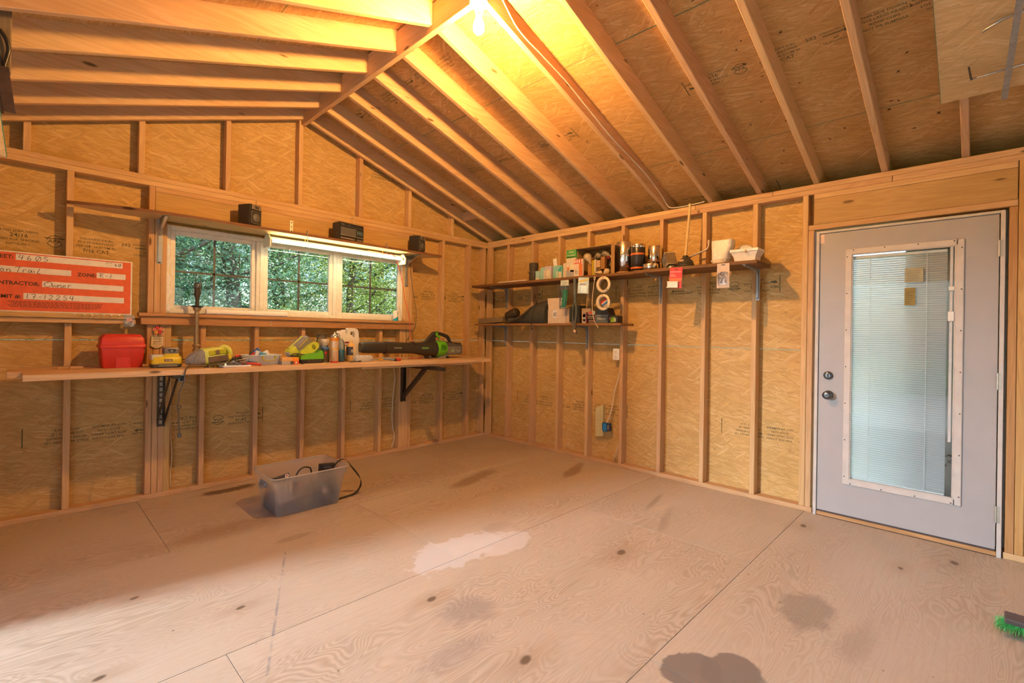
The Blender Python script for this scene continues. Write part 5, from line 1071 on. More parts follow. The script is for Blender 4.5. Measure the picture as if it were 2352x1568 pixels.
def carton(name, lab, cat, x0, x1, y0, y1, zb, h, col, extras=(), rot=0.0, group=None, mt=None):
    xc, yc = (x0 + x1) / 2, (y0 + y1) / 2
    t = thing(name, lab, cat, (xc, yc, zb), 'S', group); T = TR(xc, yc, zb, rz=rot); W2, D2 = (x1 - x0) / 2, (y1 - y0) / 2
    obj('carton', M().box(-W2, W2, -D2, D2, 0, h, T, c=.0012), mt or pm('carton %s' % str(col), col, .55), t)
    for nm, a, b_, c, d, col2 in extras:      # printed patches on the front, in fractions of width and height
        obj(nm, M().box(-W2 + a * 2 * W2, -W2 + b_ * 2 * W2, -D2 - .0008, -D2 + .0002, c * h, d * h, T), pm('print %s' % str(col2), col2, .55), t)
    return t, T, W2, D2
t, T, W2, D2 = carton('long_box', 'long flat white box with red print at the left of the upper shelf', 'box', .44, .88, -.22, -.16, U, .026, (.74, .66, .58))
m = M(); text(m, 'NORTH   OIL DRY', -.16, .0075, -D2 - .0006, .013, T=T, bold=.02); obj('print', m, pm('brown print', (.22, .15, .12), .7), t, fix=False); m = M(); text(m, 'BATTERY', .09, .0075, -D2 - .0006, .014, T=T, bold=.02); text(m, 'WHITE', -.20, .0075, -D2 - .0006, .014, T=T, bold=.02, al='L', sx=.6); obj('print', m, pm('red print', (.62, .12, .09), .7), t, fix=False)
t = thing('rubber_sleeve', 'dark ribbed rubber sleeve standing on the upper shelf left of the small cartons', 'sleeve', (.935, -.14, U), 'S'); pr = []
for i in range(22): pr.append((.052 + (.003 if i % 2 else 0) + (.004 if i > 15 else 0) - .006 * (i / 21), U + .212 * i / 21))
obj('sleeve', M().lathe(pr + [(.036, U + .212), (.034, U + .10)], 24, Matrix.Translation((.935, -.14, 0)), cap=False), pm('old rubber', (.055, .042, .028), .65, var=.2), t); obj('band', M().lathe([(.060, U + .10), (.060, U + .115)], 24, Matrix.Translation((.935, -.14, 0))), DKGREY, t)
TEAL = (.22, .50, .46); CREAM = (.66, .56, .42)
carton('small_carton', 'low pale teal carton first right of the rubber sleeve', 'box', 1.03, 1.085, -.22, -.17, U, .108, (.36, .58, .55), (('label', .1, .9, .08, .3, CREAM),))
carton('small_carton', 'pale teal carton with a cream edge beside the lavender carton', 'box', 1.085, 1.155, -.20, -.14, U, .143, (.30, .53, .50), (('label', .72, .98, .02, .75, CREAM),))
t, T, W2, D2 = carton('small_carton', 'lavender and white carton showing a round bulb on the upper shelf', 'box', 1.16, 1.25, -.21, -.15, U, .150, (.55, .45, .50), (('label', .15, .85, .06, .72, CREAM),))
obj('bulb_print', M().lathe([(.020, 0), (.0001, .0006)], 18, T @ Matrix.Translation((0, -D2 - .0009, .07)) @ Matrix.Rotation(PI / 2, 4, 'X'), sy=1.7), pm('print cream2', (.72, .66, .48), .6), t)
t, T, W2, D2 = carton('small_carton', 'teal carton with an open white flap sticking up', 'box', 1.265, 1.385, -.20, -.14, U, .145, TEAL, (('side_label', .62, .94, .04, .52, CREAM), ('blue_patch', .60, .96, .6, .9, (.05, .36, .38)), ('label', .35, .55, .05, .6, (.5, .6, .5))))
obj('flap', M().box(-.055, -.005, .0, .003, .14, .235, T @ TR(ry=-.15)), PAPER, t); m = M(); text(m, 'GE', .012, .115, -D2 - .0012, .018, T=T); obj('print', m, PAPER, t, fix=False)
carton('small_carton', 'plain cream carton with a slanted top between teal and red-marked cartons', 'box', 1.392, 1.435, -.19, -.13, U, .165, CREAM, (('fold_line', 0, 1, .66, .68, (.3, .45, .38)),))
t, T, W2, D2 = carton('small_carton', 'white carton with two red patches and a green stripe left of the tall green box', 'box', 1.437, 1.49, -.19, -.13, U, .195, (.70, .60, .52), (('red_patch', .05, .55, .68, .80, (.60, .07, .08)), ('red_patch', .05, .7, .12, .30, (.60, .07, .08)), ('green_line', 0, 1, .9, .94, (.15, .4, .28)), ('grey_patch', .5, 1, .0, .32, (.38, .37, .38))))
t, T, W2, D2 = carton('bulb_carton', 'tall carton with a green top and grey lower half, tallest on the upper shelf', 'box', 1.475, 1.60, -.24, -.17, U, .285, (.64, .55, .44), (('green_top', 0, 1, .70, 1.0, (.09, .36, .09)), ('grey_base', 0, 1, .0, .27, (.33, .33, .35)), ('grey_side', .93, 1, .27, .70, (.33, .33, .38)), ('pale_patch', .42, .92, .2, .48, (.66, .62, .42)), ('stripe', .05, .95, .72, .745, (.55, .55, .04)), ('orange_dot', .08, .30, .27, .38, (.66, .20, .03))))
m = M(); text(m, 'Sylvania', 0, .255, -D2 - .0014, .020, al='C', T=T, bold=.015); text(m, 'DUAL BRIGHT', 0, .222, -D2 - .0014, .0155, al='C', T=T, bold=.02); obj('print', m, pm('print pink', (.80, .66, .58), .6), t, fix=False); obj('green_end', M().box(W2 - .0003, W2 + .0006, -D2, D2, .70 * .285, .285, T), pm('print %s' % str((.09, .36, .09)), (.09, .36, .09), .55), t)
t, T, W2, D2 = carton('blister_pack', 'red and white blister pack with a small bulb leaning on the cardboard box', 'pack', 1.605, 1.715, -.285, -.262, U, .172, (.66, .52, .42), (('red_top', 0, .85, .73, .99, (.60, .10, .06)), ('orange_strip', .58, .95, .03, .72, (.58, .16, .04)), ('white_base', .06, .6, .03, .4, (.72, .64, .56))), mt=pm('pack cream', (.66, .52, .42), .4))
obj('mini_bulb', M().ball((-.018, -D2 - .006, .045), .016, 12, T, sz=1.4), JARG, t); m = M(); 
for i in range(3): m.box(-.05 + i * .028, -.034 + i * .028, -D2 - .0016, -D2 - .0007, .135, .165, T)
obj('stripe', m, pm('pack white', (.75, .68, .6), .5), t)
# open cardboard box of bulbs
t = thing('cardboard_box', 'open cardboard box lying on its side full of old bulbs and packets', 'box', (1.80, -.14, U), 'S'); m = M(); th = .004; x0, x1, y0, y1, h = 1.60, 2.005, -.225, -.005, .292
m.box(x0, x1, y0, y1, U, U + th); m.box(x0, x1, y0, y1, U + h - th, U + h); m.box(x0, x0 + th, y0, y1, U, U + h); m.box(x1 - th, x1, y0, y1, U, U + h); m.box(x0, x1, y1 - th, y1, U, U + h); obj('box', m, CARD, t)
m = M(); m.box(0, .0035, -.085, 0, 0, h, TR(x1 - .004, y0, U, rz=.95)); obj('side_flap', m, CARD, t); obj('top_flap', M().box(x0, x1 - .01, -.045, 0, -.0035, 0, TR(0, y0, U + h, rx=.25)), CARD, t)
m = M(); r_ = random.Random(2)
for i in range(8): m.box(2.0055, 2.0065, -.19 + i * .014, -.183 + i * .014, U + .10 + r_.uniform(0, .03), U + .20 + r_.uniform(0, .04))
obj('print', m, pm('card print', (.16, .08, .03), .8), t)
def bulb(x, y, zz, r, tilt, lab, mt, yaw=0.0):
    t = thing('light_bulb', lab, 'light bulb', (x, y, zz), 'S'); T = TR(x, y, zz, ry=tilt, rz=yaw)
    obj('globe', M().lathe([(.012, -r * 1.5), (.014, -r * 1.2), (r * .75, -r * .6), (r, 0), (r * .86, r * .5), (r * .5, r * .87), (.0001, r)], 18, T), mt, t); obj('base', M().lathe([(.006, -r * 1.5 - .026), (.012, -r * 1.5 - .020), (.0125, -r * 1.5 + .002)], 14, T), BRASS, t)
bulb(1.715, -.205, U + .195, .044, -.5, 'largest silver-bottomed bulb at the top left inside the cardboard box', pm('frosted grey', (.45, .36, .22), .25)); bulb(1.80, -.13, U + .215, .040, 1.2, 'grey flood bulb in the middle top of the cardboard box', pm('smoky glass', (.28, .22, .13), .25)); bulb(1.885, -.14, U + .225, .040, -1.0, 'dull bulb at the top right inside the cardboard box', pm('smoky glass', (.28, .22, .13), .25)); bulb(1.925, -.175, U + .038, .032, .9, 'cream round bulb at the bottom right of the cardboard box', pm('cream glass', (.62, .48, .32), .3)); bulb(1.86, -.19, U + .032, .022, 1.5, 'small cream bulb lying at the bottom of the cardboard box', pm('cream glass', (.62, .48, .32), .3), .8)
for nm_, x0, x1, zb, h, c3, lab in (('yellow', 1.765, 1.792, 0, .155, (.45, .35, .02), 'narrow yellow packet standing in the cardboard box'), ('white', 1.795, 1.808, 0, .165, (.72, .62, .52), 'narrow white packet standing in the cardboard box'), ('brown', 1.715, 1.76, 0, .18, (.40, .20, .06), 'brown packet behind the blister pack in the cardboard box'), ('tan', 1.815, 1.86, .08, .07, (.52, .35, .17), 'tan packet halfway up in the cardboard box'), ('russet', 1.868, 1.915, .06, .12, (.32, .15, .04), 'russet packet at the right in the cardboard box')):
    carton('packet', lab, 'packet', x0, x1, -.20, -.16, U + .004 + zb, h, c3)
carton('packet', 'dark grey card wedged across the middle of the cardboard box', 'packet', 1.76, 1.95, -.10, -.095, U + .10, .14, (.12, .09, .05)); carton('packet', 'dark red packet at the middle right of the cardboard box', 'packet', 1.895, 1.945, -.16, -.13, U + .165, .03, (.22, .03, .03))
# rolls
def roll(name, lab, x, y, r, h, mt, extra=(), cat='roll'):
    t = thing(name, lab, cat, (x, y, U), 'S'); T = Matrix.Translation((x, y, U)); obj('roll', M().lathe([(r * .8, 0), (r, .003), (r, h - .003), (r * .97, h), (r * .72, h), (r * .70, h - .06)], 28, T, cap=False), mt, t)
    for nm, a, b_, m2 in extra: obj(nm, M().lathe([(r + .0006, a), (r + .0012, a + .001), (r + .0012, b_ - .001), (r + .0006, b_)], 28, T, cap=False), m2, t)
    return t
FOIL = pm('crinkled foil', (.80, .78, .76), .2, 1.0, .05, 45, .9); FLASH = pm('flashing metal', (.78, .75, .70), .2, 1.0, .04, 30, .05)
roll('foil_roll', 'tall crinkled silver foil roll just right of the cardboard box', 2.095, -.14, .078, .305, FOIL, [('core', 0, .02, CARD)])
roll('flashing_roll', 'black wrapped metal roll with two orange bands on the upper shelf', 2.245, -.145, .066, .268, pm('black wrap', (.035, .028, .025), .3), [('silver_edge', .236, .2665, FLASH), ('orange_band', .165, .183, pm('orange tape', (.62, .14, .02), .4)), ('orange_band', .036, .052, pm('orange tape', (.62, .14, .02), .4))])
roll('flashing_roll', 'dark metal roll with orange bands half hidden behind the foil roll', 2.185, -.065, .05, .225, pm('black wrap', (.035, .028, .025), .3), [('orange_band', .13, .145, pm('orange tape', (.62, .14, .02), .4))])
roll('metal_roll', 'bare shiny metal roll tied with a brown strap, behind the foil tape', 2.385, -.085, .062, .245, FLASH, [('strap', .095, .105, pm('brown strap', (.30, .13, .05), .6)), ('strap', .112, .118, pm('brown strap', (.30, .13, .05), .6))])
roll('foil_tape', 'low roll of shiny foil tape at the shelf front before the tied metal roll', 2.398, -.19, .068, .066, FOIL, [('core', 0, .006, CARD)])
t = thing('duct_boot', 'bent sheet-metal duct elbow lying open on the upper shelf', 'duct', (2.58, -.2, U), 'S'); m = M(); n = 16
T = TR(2.588, -.20, U + .060, rz=-.75) @ Matrix.Rotation(-.62, 4, 'Y')
sh = pm('sheet metal', (.50, .44, .34), .34, .85, .12, 20); sq = [(-.048, -.045), (.048, -.045), (.048, .045), (-.048, .045)]; q2 = [(a * .97, b * .97) for a, b in sq]
m.loft([[(x, y, -.055) for x, y in q2], [(x, y, -.055) for x, y in sq], [(x * .98, y * .98, .075) for x, y in sq], [(x * .95, y * .95, .075) for x, y in sq], [(x, y, -.055) for x, y in q2]], T, sm=False, caps=False); obj('shell', m, sh, t)
m = M(); 
for zz_ in (-.055, .075): m.tube([(x, y, zz_) for x, y in sq] + [(sq[0][0], sq[0][1], zz_)], .0035, 6, T, n=1)
obj('rim', m, STEEL, t); obj('collar', M().lathe([(.040, -.085), (.041, -.083), (.041, -.050), (.038, -.050)], 22, T, cap=False), STEEL, t)
t = thing('metal_bracket', 'small pale metal plate at the front edge of the upper shelf below the foil tape', 'plate', (2.47, -.3, U), 'S'); obj('plate', M().box(-.03, .03, -.012, .012, 0, .003, TR(2.455, -.30, U + .002, rx=.1, rz=.2), c=.0008), pm('bent tin', (.55, .45, .30), .35, .7), t); obj('hole', M().cyl((2.462, -.30, U + .004), (2.462, -.30, U + .006), .005, seg=9), BLACKP, t)
t = thing('plunger', 'wooden-handled black rubber plunger standing on the upper shelf', 'plunger', (2.705, -.15, U), 'S'); T = Matrix.Translation((2.708, -.15, 0))
obj('cup', M().lathe([(.060, U + .004), (.072, U + .010), (.077, U + .028), (.074, U + .036), (.070, U + .038), (.064, U + .060), (.046, U + .085), (.026, U + .096)], 28, T), pm('black rubber', (.05, .043, .033), .5), t); obj('collar', M().lathe([(.024, U + .094), (.025, U + .112), (.020, U + .116)], 20, T), BLACKP, t); obj('handle', M().cyl((2.708, -.15, U + .112), (2.735, -.135, U + .565), .0125, .0115, 14), pm('handle wood', (.66, .47, .22), .5), t); obj('label', M().box(-.022, .018, -.002, .0006, -.010, .010, TR(2.705, -.2145, U + .067, rx=-.65)), pm('tan label', (.55, .40, .25), .6), t)
t = thing('crank_handle', 'thin bent metal crank rod leaning behind the plunger', 'crank', (2.82, -.08, U), 'S'); obj('rod', M().tube([(2.70, -.09, 1.985), (2.74, -.09, 2.015), (2.80, -.09, 2.035), (2.845, -.088, 2.050), (2.872, -.086, 2.068), (2.880, -.085, 2.09), (2.881, -.085, 2.128)], .0075, 9), pm('worn metal rod', (.55, .48, .42), .35, .8), t); obj('grip', M().cyl((2.881, -.085, 2.098), (2.881, -.085, 2.135), .0095, seg=10), pm('grip pale', (.6, .5, .42), .4), t)
t = thing('downspout_adapter', 'white plastic adapter, square above and round below, on the upper shelf', 'adapter', (3.03, -.17, U), 'S'); n = 24
def ringx(cx, cy, hw, hd, k, z): 
    o = []
    for i in range(n):
        a = 2 * PI * i / n; c, s = math.cos(a), math.sin(a); q = 1 / max(abs(c), abs(s)); f = (1 - k) + k * q
        o.append((cx + c * f * hw, cy + s * f * hd, z))
    return o
obj('shell', M().loft([ringx(3.022, -.17, .072, .072, 0, U + .046), ringx(3.022, -.17, .072, .068, .1, U + .075), ringx(3.028, -.165, .076, .050, .7, U + .125), ringx(3.031, -.16, .079, .040, 1, U + .155), ringx(3.031, -.16, .080, .040, 1, U + .205)]), WHITEP, t); obj('collar', M().lathe([(.068, U), (.070, U + .004), (.070, U + .048)], 24, Matrix.Translation((3.02, -.17, 0))), pm('collar white', (.74, .62, .48), .4), t); m = M(); 
for dx in (-.055, .055): m.ball((3.02 + dx, -.225, U + .034), .008, 10)
obj('clip', m, WHITEP, t)
t = thing('gutter_outlet', 'white moulded gutter drop outlet at the right end of the upper shelf', 'gutter part', (3.22, -.18, U), 'S')
def g_ring(hx, hy, z): return [(3.22 - hx, -.17 - hy, z), (3.22 + hx, -.17 - hy, z), (3.22 + hx, -.17 + hy, z), (3.22 - hx, -.17 + hy, z)]
obj('shell', M().loft([g_ring(.082, .060, U), g_ring(.084, .062, U + .012), g_ring(.076, .055, U + .016), g_ring(.082, .062, U + .05), g_ring(.098, .075, U + .082), g_ring(.104, .082, U + .085), g_ring(.104, .082, U + .106), g_ring(.098, .076, U + .106), g_ring(.076, .056, U + .03)], sm=False), WHITEP, t); obj('stain', M().box(3.232, 3.242, -.2565, -.252, U + .074, U + .096), pm('rust stain', (.42, .20, .04), .6), t)
t = thing('round_lid', 'round white plastic fitting standing behind the gutter outlet', 'fitting', (3.17, -.06, U), 'S'); T = TR(3.18, -.055, U + .088, rx=PI / 2 + .25, ry=.2); obj('ring', M().lathe([(.062, 0), (.072, .004), (.080, .008), (.080, .030), (.072, .034), (.06, .034)], 28, T), WHITEP, t); obj('lip', M().lathe([(.0835, .026), (.084, .034), (.080, .036)], 28, T, cap=False), WHITEP, t); obj('leg', M().box(3.10, 3.26, -.06, -.03, U, U + .02, c=.003), WHITEP, t)
# hung from the front of the upper shelf
def hung(name, lab, cat, x0, x1, z0, z1, y=-.342): return thing(name, lab, cat, ((x0 + x1) / 2, y, z0), 'S')
t = hung('hook_card', 'red retail card with a white part on it hanging from the upper shelf', 'card', 2.655, 2.768, 1.715, 1.888); T = TR(2.712, -.342, 1.80, ry=.05)
obj('card', M().box(-.056, .056, 0, .0015, -.086, .088, T), pm('red card2', (.62, .045, .04), .45), t); obj('slot', M().box(-.014, .016, -.0008, .0002, .070, .076, T), BLACKP, t); m = M(); text(m, 'WINDOW LOCK', -.052, .048, -.0008, .0125, T=T, bold=.02); obj('print', m, pm('card letters', (.85, .65, .55), .5), t, fix=False); m = M(); 
for i in range(3): m.box(-.052, -.012 + .008 * i, -.0008, -.0002, .030 - i * .009, .034 - i * .009, T)
obj('small_print', m, pm('card small print', (.75, .36, .28), .5), t); obj('blister', M().box(-.062, .030, -.022, 0, -.078, -.030, T, c=.003), WHITEP, t); m = M(); m.box(-.066, .036, -.025, -.018, -.034, -.029, T); m.box(-.066, .034, -.025, -.018, -.082, -.076, T); obj('flange', m, WHITEP, t); obj('orange_band', M().box(-.056, .056, -.0006, 0.0002, -.026, .0, T), pm('orange red print', (.66, .16, .05), .5), t)
t = hung('hardware_card', 'pale blister card with shiny clips hanging at the right end of the upper shelf', 'card', 3.053, 3.152, 1.695, 1.89); obj('card', M().box(3.055, 3.150, -.345, -.343, 1.697, 1.888), pm('grey card', (.60, .48, .40), .6), t); obj('slot', M().box(3.088, 3.116, -.3458, -.345, 1.872, 1.879), BLACKP, t); m = M(); r_ = random.Random(9)
for i in range(10): x, z_ = r_.uniform(3.068, 3.135), r_.uniform(1.725, 1.815); m.tube([(x, -.352, z_), (x + r_.uniform(-.014, .014), -.358, z_ + .012), (x + r_.uniform(-.014, .014), -.352, z_ + .026)], .0035, 6)
obj('clips', m, STEEL, t, kind='stuff'); obj('blister', M().loft([rr(.038, .052, .01, 0, 0, 0), rr(.034, .048, .01, .02, 0, 0)], TR(3.102, -.3455, 1.768, rx=PI / 2)), CLEAR, t)
t = hung('twine_bag', 'clear bag of green twine with a white header hanging from the upper shelf', 'bag', 1.46, 1.57, 1.57, 1.865, -.312); obj('header', M().box(1.462, 1.565, -.3135, -.3105, 1.805, 1.865), pm('header card', (.58, .60, .56), .5), t); m = M(); text(m, 'TWINE', 1.513, 1.832, -.3139, .017, al='C', bold=.02); m.box(1.475, 1.51, -.3141, -.3136, 1.815, 1.82); obj('print', m, pm('blue print', (.14, .27, .36), .6), t, fix=False)
m = M(); r_ = random.Random(4)
for i in range(14): dx = r_.uniform(-.020, .020); dy = r_.uniform(-.012, .010); m.tube([(1.525 + dx, -.312 + dy, 1.765), (1.522 + dx * 1.15, -.316 + dy * 1.5, 1.69), (1.512 + dx * 1.1, -.316 + dy * 1.5, 1.62), (1.500 + dx * 1.3, -.312 + dy, 1.588)], .0058, 6, n=4)
for zz in (1.735, 1.655): m.tube([(1.492, -.33, zz), (1.52, -.338, zz + .012), (1.55, -.33, zz + .004)], .006, 6)
obj('twine', m, pm('green twine', (.03, .26, .10), .6, var=.25, scale=90), t); obj('film', M().box(1.464, 1.568, -.340, -.298, 1.572, 1.806, c=.008), CLEAR, t)
t = hung('ice_scraper', 'long dark snow brush with a narrow waist hanging from the upper shelf', 'snow brush', 1.64, 1.69, 1.325, 1.868, -.325); ST_ = pm('slate plastic', (.085, .10, .095), .4)
obj('shaft', M().loft([[(x0, -.332, z_), (x1, -.332, z_), (x1, -.318, z_), (x0, -.318, z_)] for z_, x0, x1 in ((1.870, 1.638, 1.666), (1.75, 1.640, 1.668), (1.63, 1.648, 1.672))], sm=False), ST_, t); m = M(); m.tube([(1.652, -.325, 1.640), (1.630, -.325, 1.585), (1.628, -.325, 1.50), (1.642, -.325, 1.435)], .0085, 8); m.tube([(1.664, -.325, 1.64), (1.672, -.325, 1.585), (1.672, -.325, 1.50), (1.662, -.325, 1.435)], .009, 8); obj('grip_loop', m, ST_, t)
obj('blade', M().prism([(1.632, 1.45), (1.674, 1.45), (1.672, 1.36), (1.692, 1.322), (1.630, 1.330), (1.630, 1.38)], -.332, -.318), pm('blade dark', (.10, .07, .04), .35), t); obj('blade_label', M().box(-.016, .014, -.0008, 0, -.013, .013, TR(1.664, -.3325, 1.348, ry=.5)), pm('tan label', (.55, .40, .25), .6), t); obj('bristle_block', M().box(1.595, 1.632, -.335, -.31, 1.438, 1.595, c=.002), pm('brush black', (.02, .025, .022), .9), t)
t = hung('zip_packet', 'silver-blue plastic packet with yellow print hanging beside the snow brush', 'packet', 1.69, 1.84, 1.715, 1.872, -.338); T = TR(1.765, -.338, 1.795, ry=.06); obj('film', M().box(-.064, .064, -.002, .002, -.08, .078, T, c=.0008), pm('silver film', (.46, .50, .52), .22, .35), t); obj('top_print', M().prism([(-.06, .045), (.06, .066), (.06, .05), (-.05, .025)], -.0032, -.0022, 'y', T), pm('yellow print', (.62, .50, .12), .5), t); obj('grey_print', M().box(-.045, .03, -.0032, -.0022, .002, .018, T), pm('mauve print', (.36, .33, .40), .5), t); obj('shine', M().prism([(-.03, -.07), (.05, -.07), (.055, -.01), (-.02, .0)], -.0030, -.0021, 'y', T), pm('painted shine', (.58, .66, .70), .2, .3), t)  # the paler patch is a sheen put into the packet's colour
def flange(z, lab):
    t = hung('pipe_flange', lab, 'flange', 1.91, 2.07, z - .08, z + .08, -.335); T = Matrix.Translation((1.992, -.330, z)) @ Matrix.Rotation(PI / 2, 4, 'X')
    obj('ring', M().lathe([(.058, -.002), (.078, 0), (.078, .007), (.060, .010), (.055, .010), (.053, .0), (.050, -.045), (.0535, -.045), (.058, -.002)], 32, T, cap=False), pm('old white plastic', (.70, .58, .42), .42), t); m = M()
    for a in (1.62, 5.45): x, z_ = 1.992 + .068 * math.cos(a), z + .068 * math.sin(a); m.ball((x, -.3395, z_), .0055, 9, sy=.4)
    obj('screw_slot', m, pm('slot brown', (.22, .13, .06), .6), t); return t
flange(1.790, 'upper white pipe flange hanging below the cardboard box'); t = flange(1.622, 'lower white pipe flange with a coloured label inside'); T = TR(1.982, -.293, 1.622, ry=-.6); obj('label', M().box(-.036, .036, 0, .002, -.030, .030, T), pm('label silver', (.52, .48, .46), .4), t); obj('red_stripe', M().box(-.036, .036, -.001, 0, .012, .028, T), RED, t); obj('blue_stripe', M().box(-.036, .030, -.001, 0, -.022, -.004, T), BLUE, t)
c_ = thing('cable_tie', 'long white cable tie hanging left of the pipe flanges', 'cable tie', (1.9, -.34, 1.38), 'S'); obj('strap', M().tube([(1.897, -.34, 1.840), (1.885, -.342, 1.75), (1.876, -.342, 1.66), (1.876, -.34, 1.58), (1.885, -.34, 1.50), (1.905, -.34, 1.44), (1.945, -.34, 1.382)], .0048, 7, flat=.5), pm('tie white', (.72, .60, .44), .4), c_); m = M(); m.tube([(1.895, -.34, 1.838), (1.890, -.34, 1.858), (1.897, -.34, 1.872), (1.904, -.34, 1.860), (1.900, -.34, 1.838)], .0032, 6); obj('eye', m, pm('tie white', (.72, .60, .44), .4), c_)
# lower shelf
t = thing('weathered_board', 'weathered grey board end at the left of the lower shelf', 'board', (.28, -.15, Lw), 'S'); obj('board', M().prism([(.0 + .075, Lw), (.50, Lw + .02), (.51, Lw + .085), (.08, Lw + .062)], -.20, -.05), lumber('weathered wood', (.22, .15, .085), (.28, .19, .11), (.13, .085, .05)), t)
t = thing('dark_drum', 'dark round drum sitting on the weathered board on the lower shelf', 'drum', (.60, -.13, Lw), 'S'); T = TR(.615, -.13, Lw + .118, ry=1.25); obj('cap', M().lathe([(.045, -.10), (.052, -.095), (.057, -.03), (.056, .05), (.050, .062), (.0001, .066)], 22, T), pm('dark brown cap', (.045, .03, .018), .5), t); obj('support', M().box(.56, .68, -.17, -.09, Lw, Lw + .066), DKGREY, t)
t = thing('fabric_cover', 'dark draped fabric cover sloping up on the lower shelf beside the white box', 'cover', (.87, -.13, Lw), 'S'); FB = pm('dark canvas', (.05, .048, .04), .75, var=.2, scale=14)
pr_ = [(.49, .006), (.52, .022), (.62, .055), (.72, .085), (.82, .125), (.92, .185), (1.00, .228), (1.05, .238), (1.16, .248), (1.19, .246)]; N2 = 12
rings = []
for x, h in pr_:
    hw = .02 + .075 * min(1, h / .2); rg = []
    for i in range(N2): a = PI * i / (N2 - 1); rg.append((x, -.135 - hw * 1.15 * math.cos(a) + .006 * math.sin(9 * x + i), Lw + h * (math.sin(a) ** .55) * (1 + .03 * math.sin(14 * x + 2 * i))))
    rings.append(rg)
obj('cloth', M().loft(rings), FB, t); m = M(); m.tube([(.56, -.19, Lw + .006), (.72, -.222, Lw + .03), (.88, -.238, Lw + .085), (.98, -.225, Lw + .17), (1.03, -.19, Lw + .225)], .006, 7); m.tube([(1.03, -.19, Lw + .235), (1.03, -.255, Lw + .12), (1.02, -.262, Lw), (1.02, -.262, Lw - .055), (1.028, -.26, Lw - .068), (1.036, -.258, Lw - .05)], .004, 6); obj('piping', m, pm('dark piping', (.025, .023, .02), .6), t)
t = thing('white_carton', 'open pale carton with a raised flap in the middle of the lower shelf', 'box', (1.36, -.12, Lw), 'S'); obj('carton', M().box(1.215, 1.455, -.215, -.05, Lw, Lw + .152, c=.001), CARDW, t); obj('end_panel', M().box(1.4555, 1.510, -.205, -.06, Lw, Lw + .150), pm('tan carton', (.52, .38, .25), .75), t); obj('flap', M().prism([(1.222, 0), (1.448, 0), (1.43, .118), (1.195, .118)], -.0015, .0015, 'y', TR(0, -.213, Lw + .152, rx=-.10)), CARDW, t); lb = obj('label', M().box(1.285, 1.345, -.2165, -.215, Lw + .060, Lw + .140), pm('glossy label', (.72, .72, .70), .2), t); m = M(); m.box(1.295, 1.315, -.2172, -.2166, Lw + .075, Lw + .115); m.box(1.322, 1.334, -.2172, -.2166, Lw + .07, Lw + .125); obj('print', m, GREY, lb)
carton('dark_box', 'narrow dark box right of the open pale carton', 'box', 1.512, 1.60, -.165, -.06, Lw, .185, (.03, .032, .028)); carton('plain_box', 'tan box standing behind the snow brush on the lower shelf', 'box', 1.605, 1.715, -.14, -.05, Lw + .0, .155, (.50, .36, .22))
carton('maroon_box', 'maroon box with a pale and yellow front behind the snow brush blade', 'box', 1.655, 1.705, -.19, -.145, Lw, .112, (.16, .03, .035), (('label', .0, .75, .02, .98, (.45, .38, .36)), ('yellow_patch', .05, .7, .55, .85, (.55, .50, .14)), ('dark_patch', .15, .6, .18, .38, (.08, .08, .12))))
for i, (x0, x1, zb, c3, lab) in enumerate(((1.722, 1.815, 0, (.045, .03, .025), 'lowest of the stacked dark shell boxes on the lower shelf'), (1.708, 1.808, .041, (.04, .035, .03), 'middle one of the stacked dark shell boxes on the lower shelf'), (1.715, 1.80, .085, (.30, .27, .25), 'topmost stacked box, grey with a red label'))):
    ex = [('band', .05, .95, .12, .42, (.24, .16, .12)), ('band', .05, .8, .55, .85, (.24, .16, .12)), ('red_tab', .8, .95, .6, .85, (.5, .07, .05))] if i < 2 else [('red_label', .12, .62, .2, .85, (.55, .10, .07)), ('pale_end', .68, .95, .1, .9, (.45, .48, .48))]
    carton('shell_box', lab, 'box', x0, x1, -.185, -.10, Lw + zb, .0395, c3, ex)
carton('yellow_box', 'small yellow-brown box behind the stacked dark boxes', 'box', 1.80, 1.86, -.11, -.06, Lw, .125, (.42, .22, .02))
t, T, W2, D2 = carton('ammo_box', 'large black box with a slanted open lid and steel-blue front on the lower shelf', 'box', 1.826, 1.972, -.215, -.08, Lw, .082, (.10, .12, .125), (('top_edge', 0, 1, .92, 1.0, (.25, .27, .27)),)); obj('lid', M().prism([(-W2, .082), (W2, .082), (W2 - .03, .150), (-W2, .150)], -D2 + .02, D2, 'y', T), BLACKP, t); m = M(); text(m, 'Norma', -.048, .034, -D2 - .0012, .034, T=T, bold=.03); obj('print', m, pm('box letters', (.5, .46, .40), .5), t, fix=False)
t, T, W2, D2 = carton('green_label_box', 'small black box with a lime label at the right of the lower shelf', 'box', 1.978, 2.075, -.205, -.12, Lw, .072, (.03, .022, .02), (('lime_label', .18, .66, .15, .85, (.26, .42, .02)), ('red_mark', .02, .16, .45, .8, (.55, .12, .1)), ('white_end', .66, .78, .2, .7, (.6, .56, .5))))

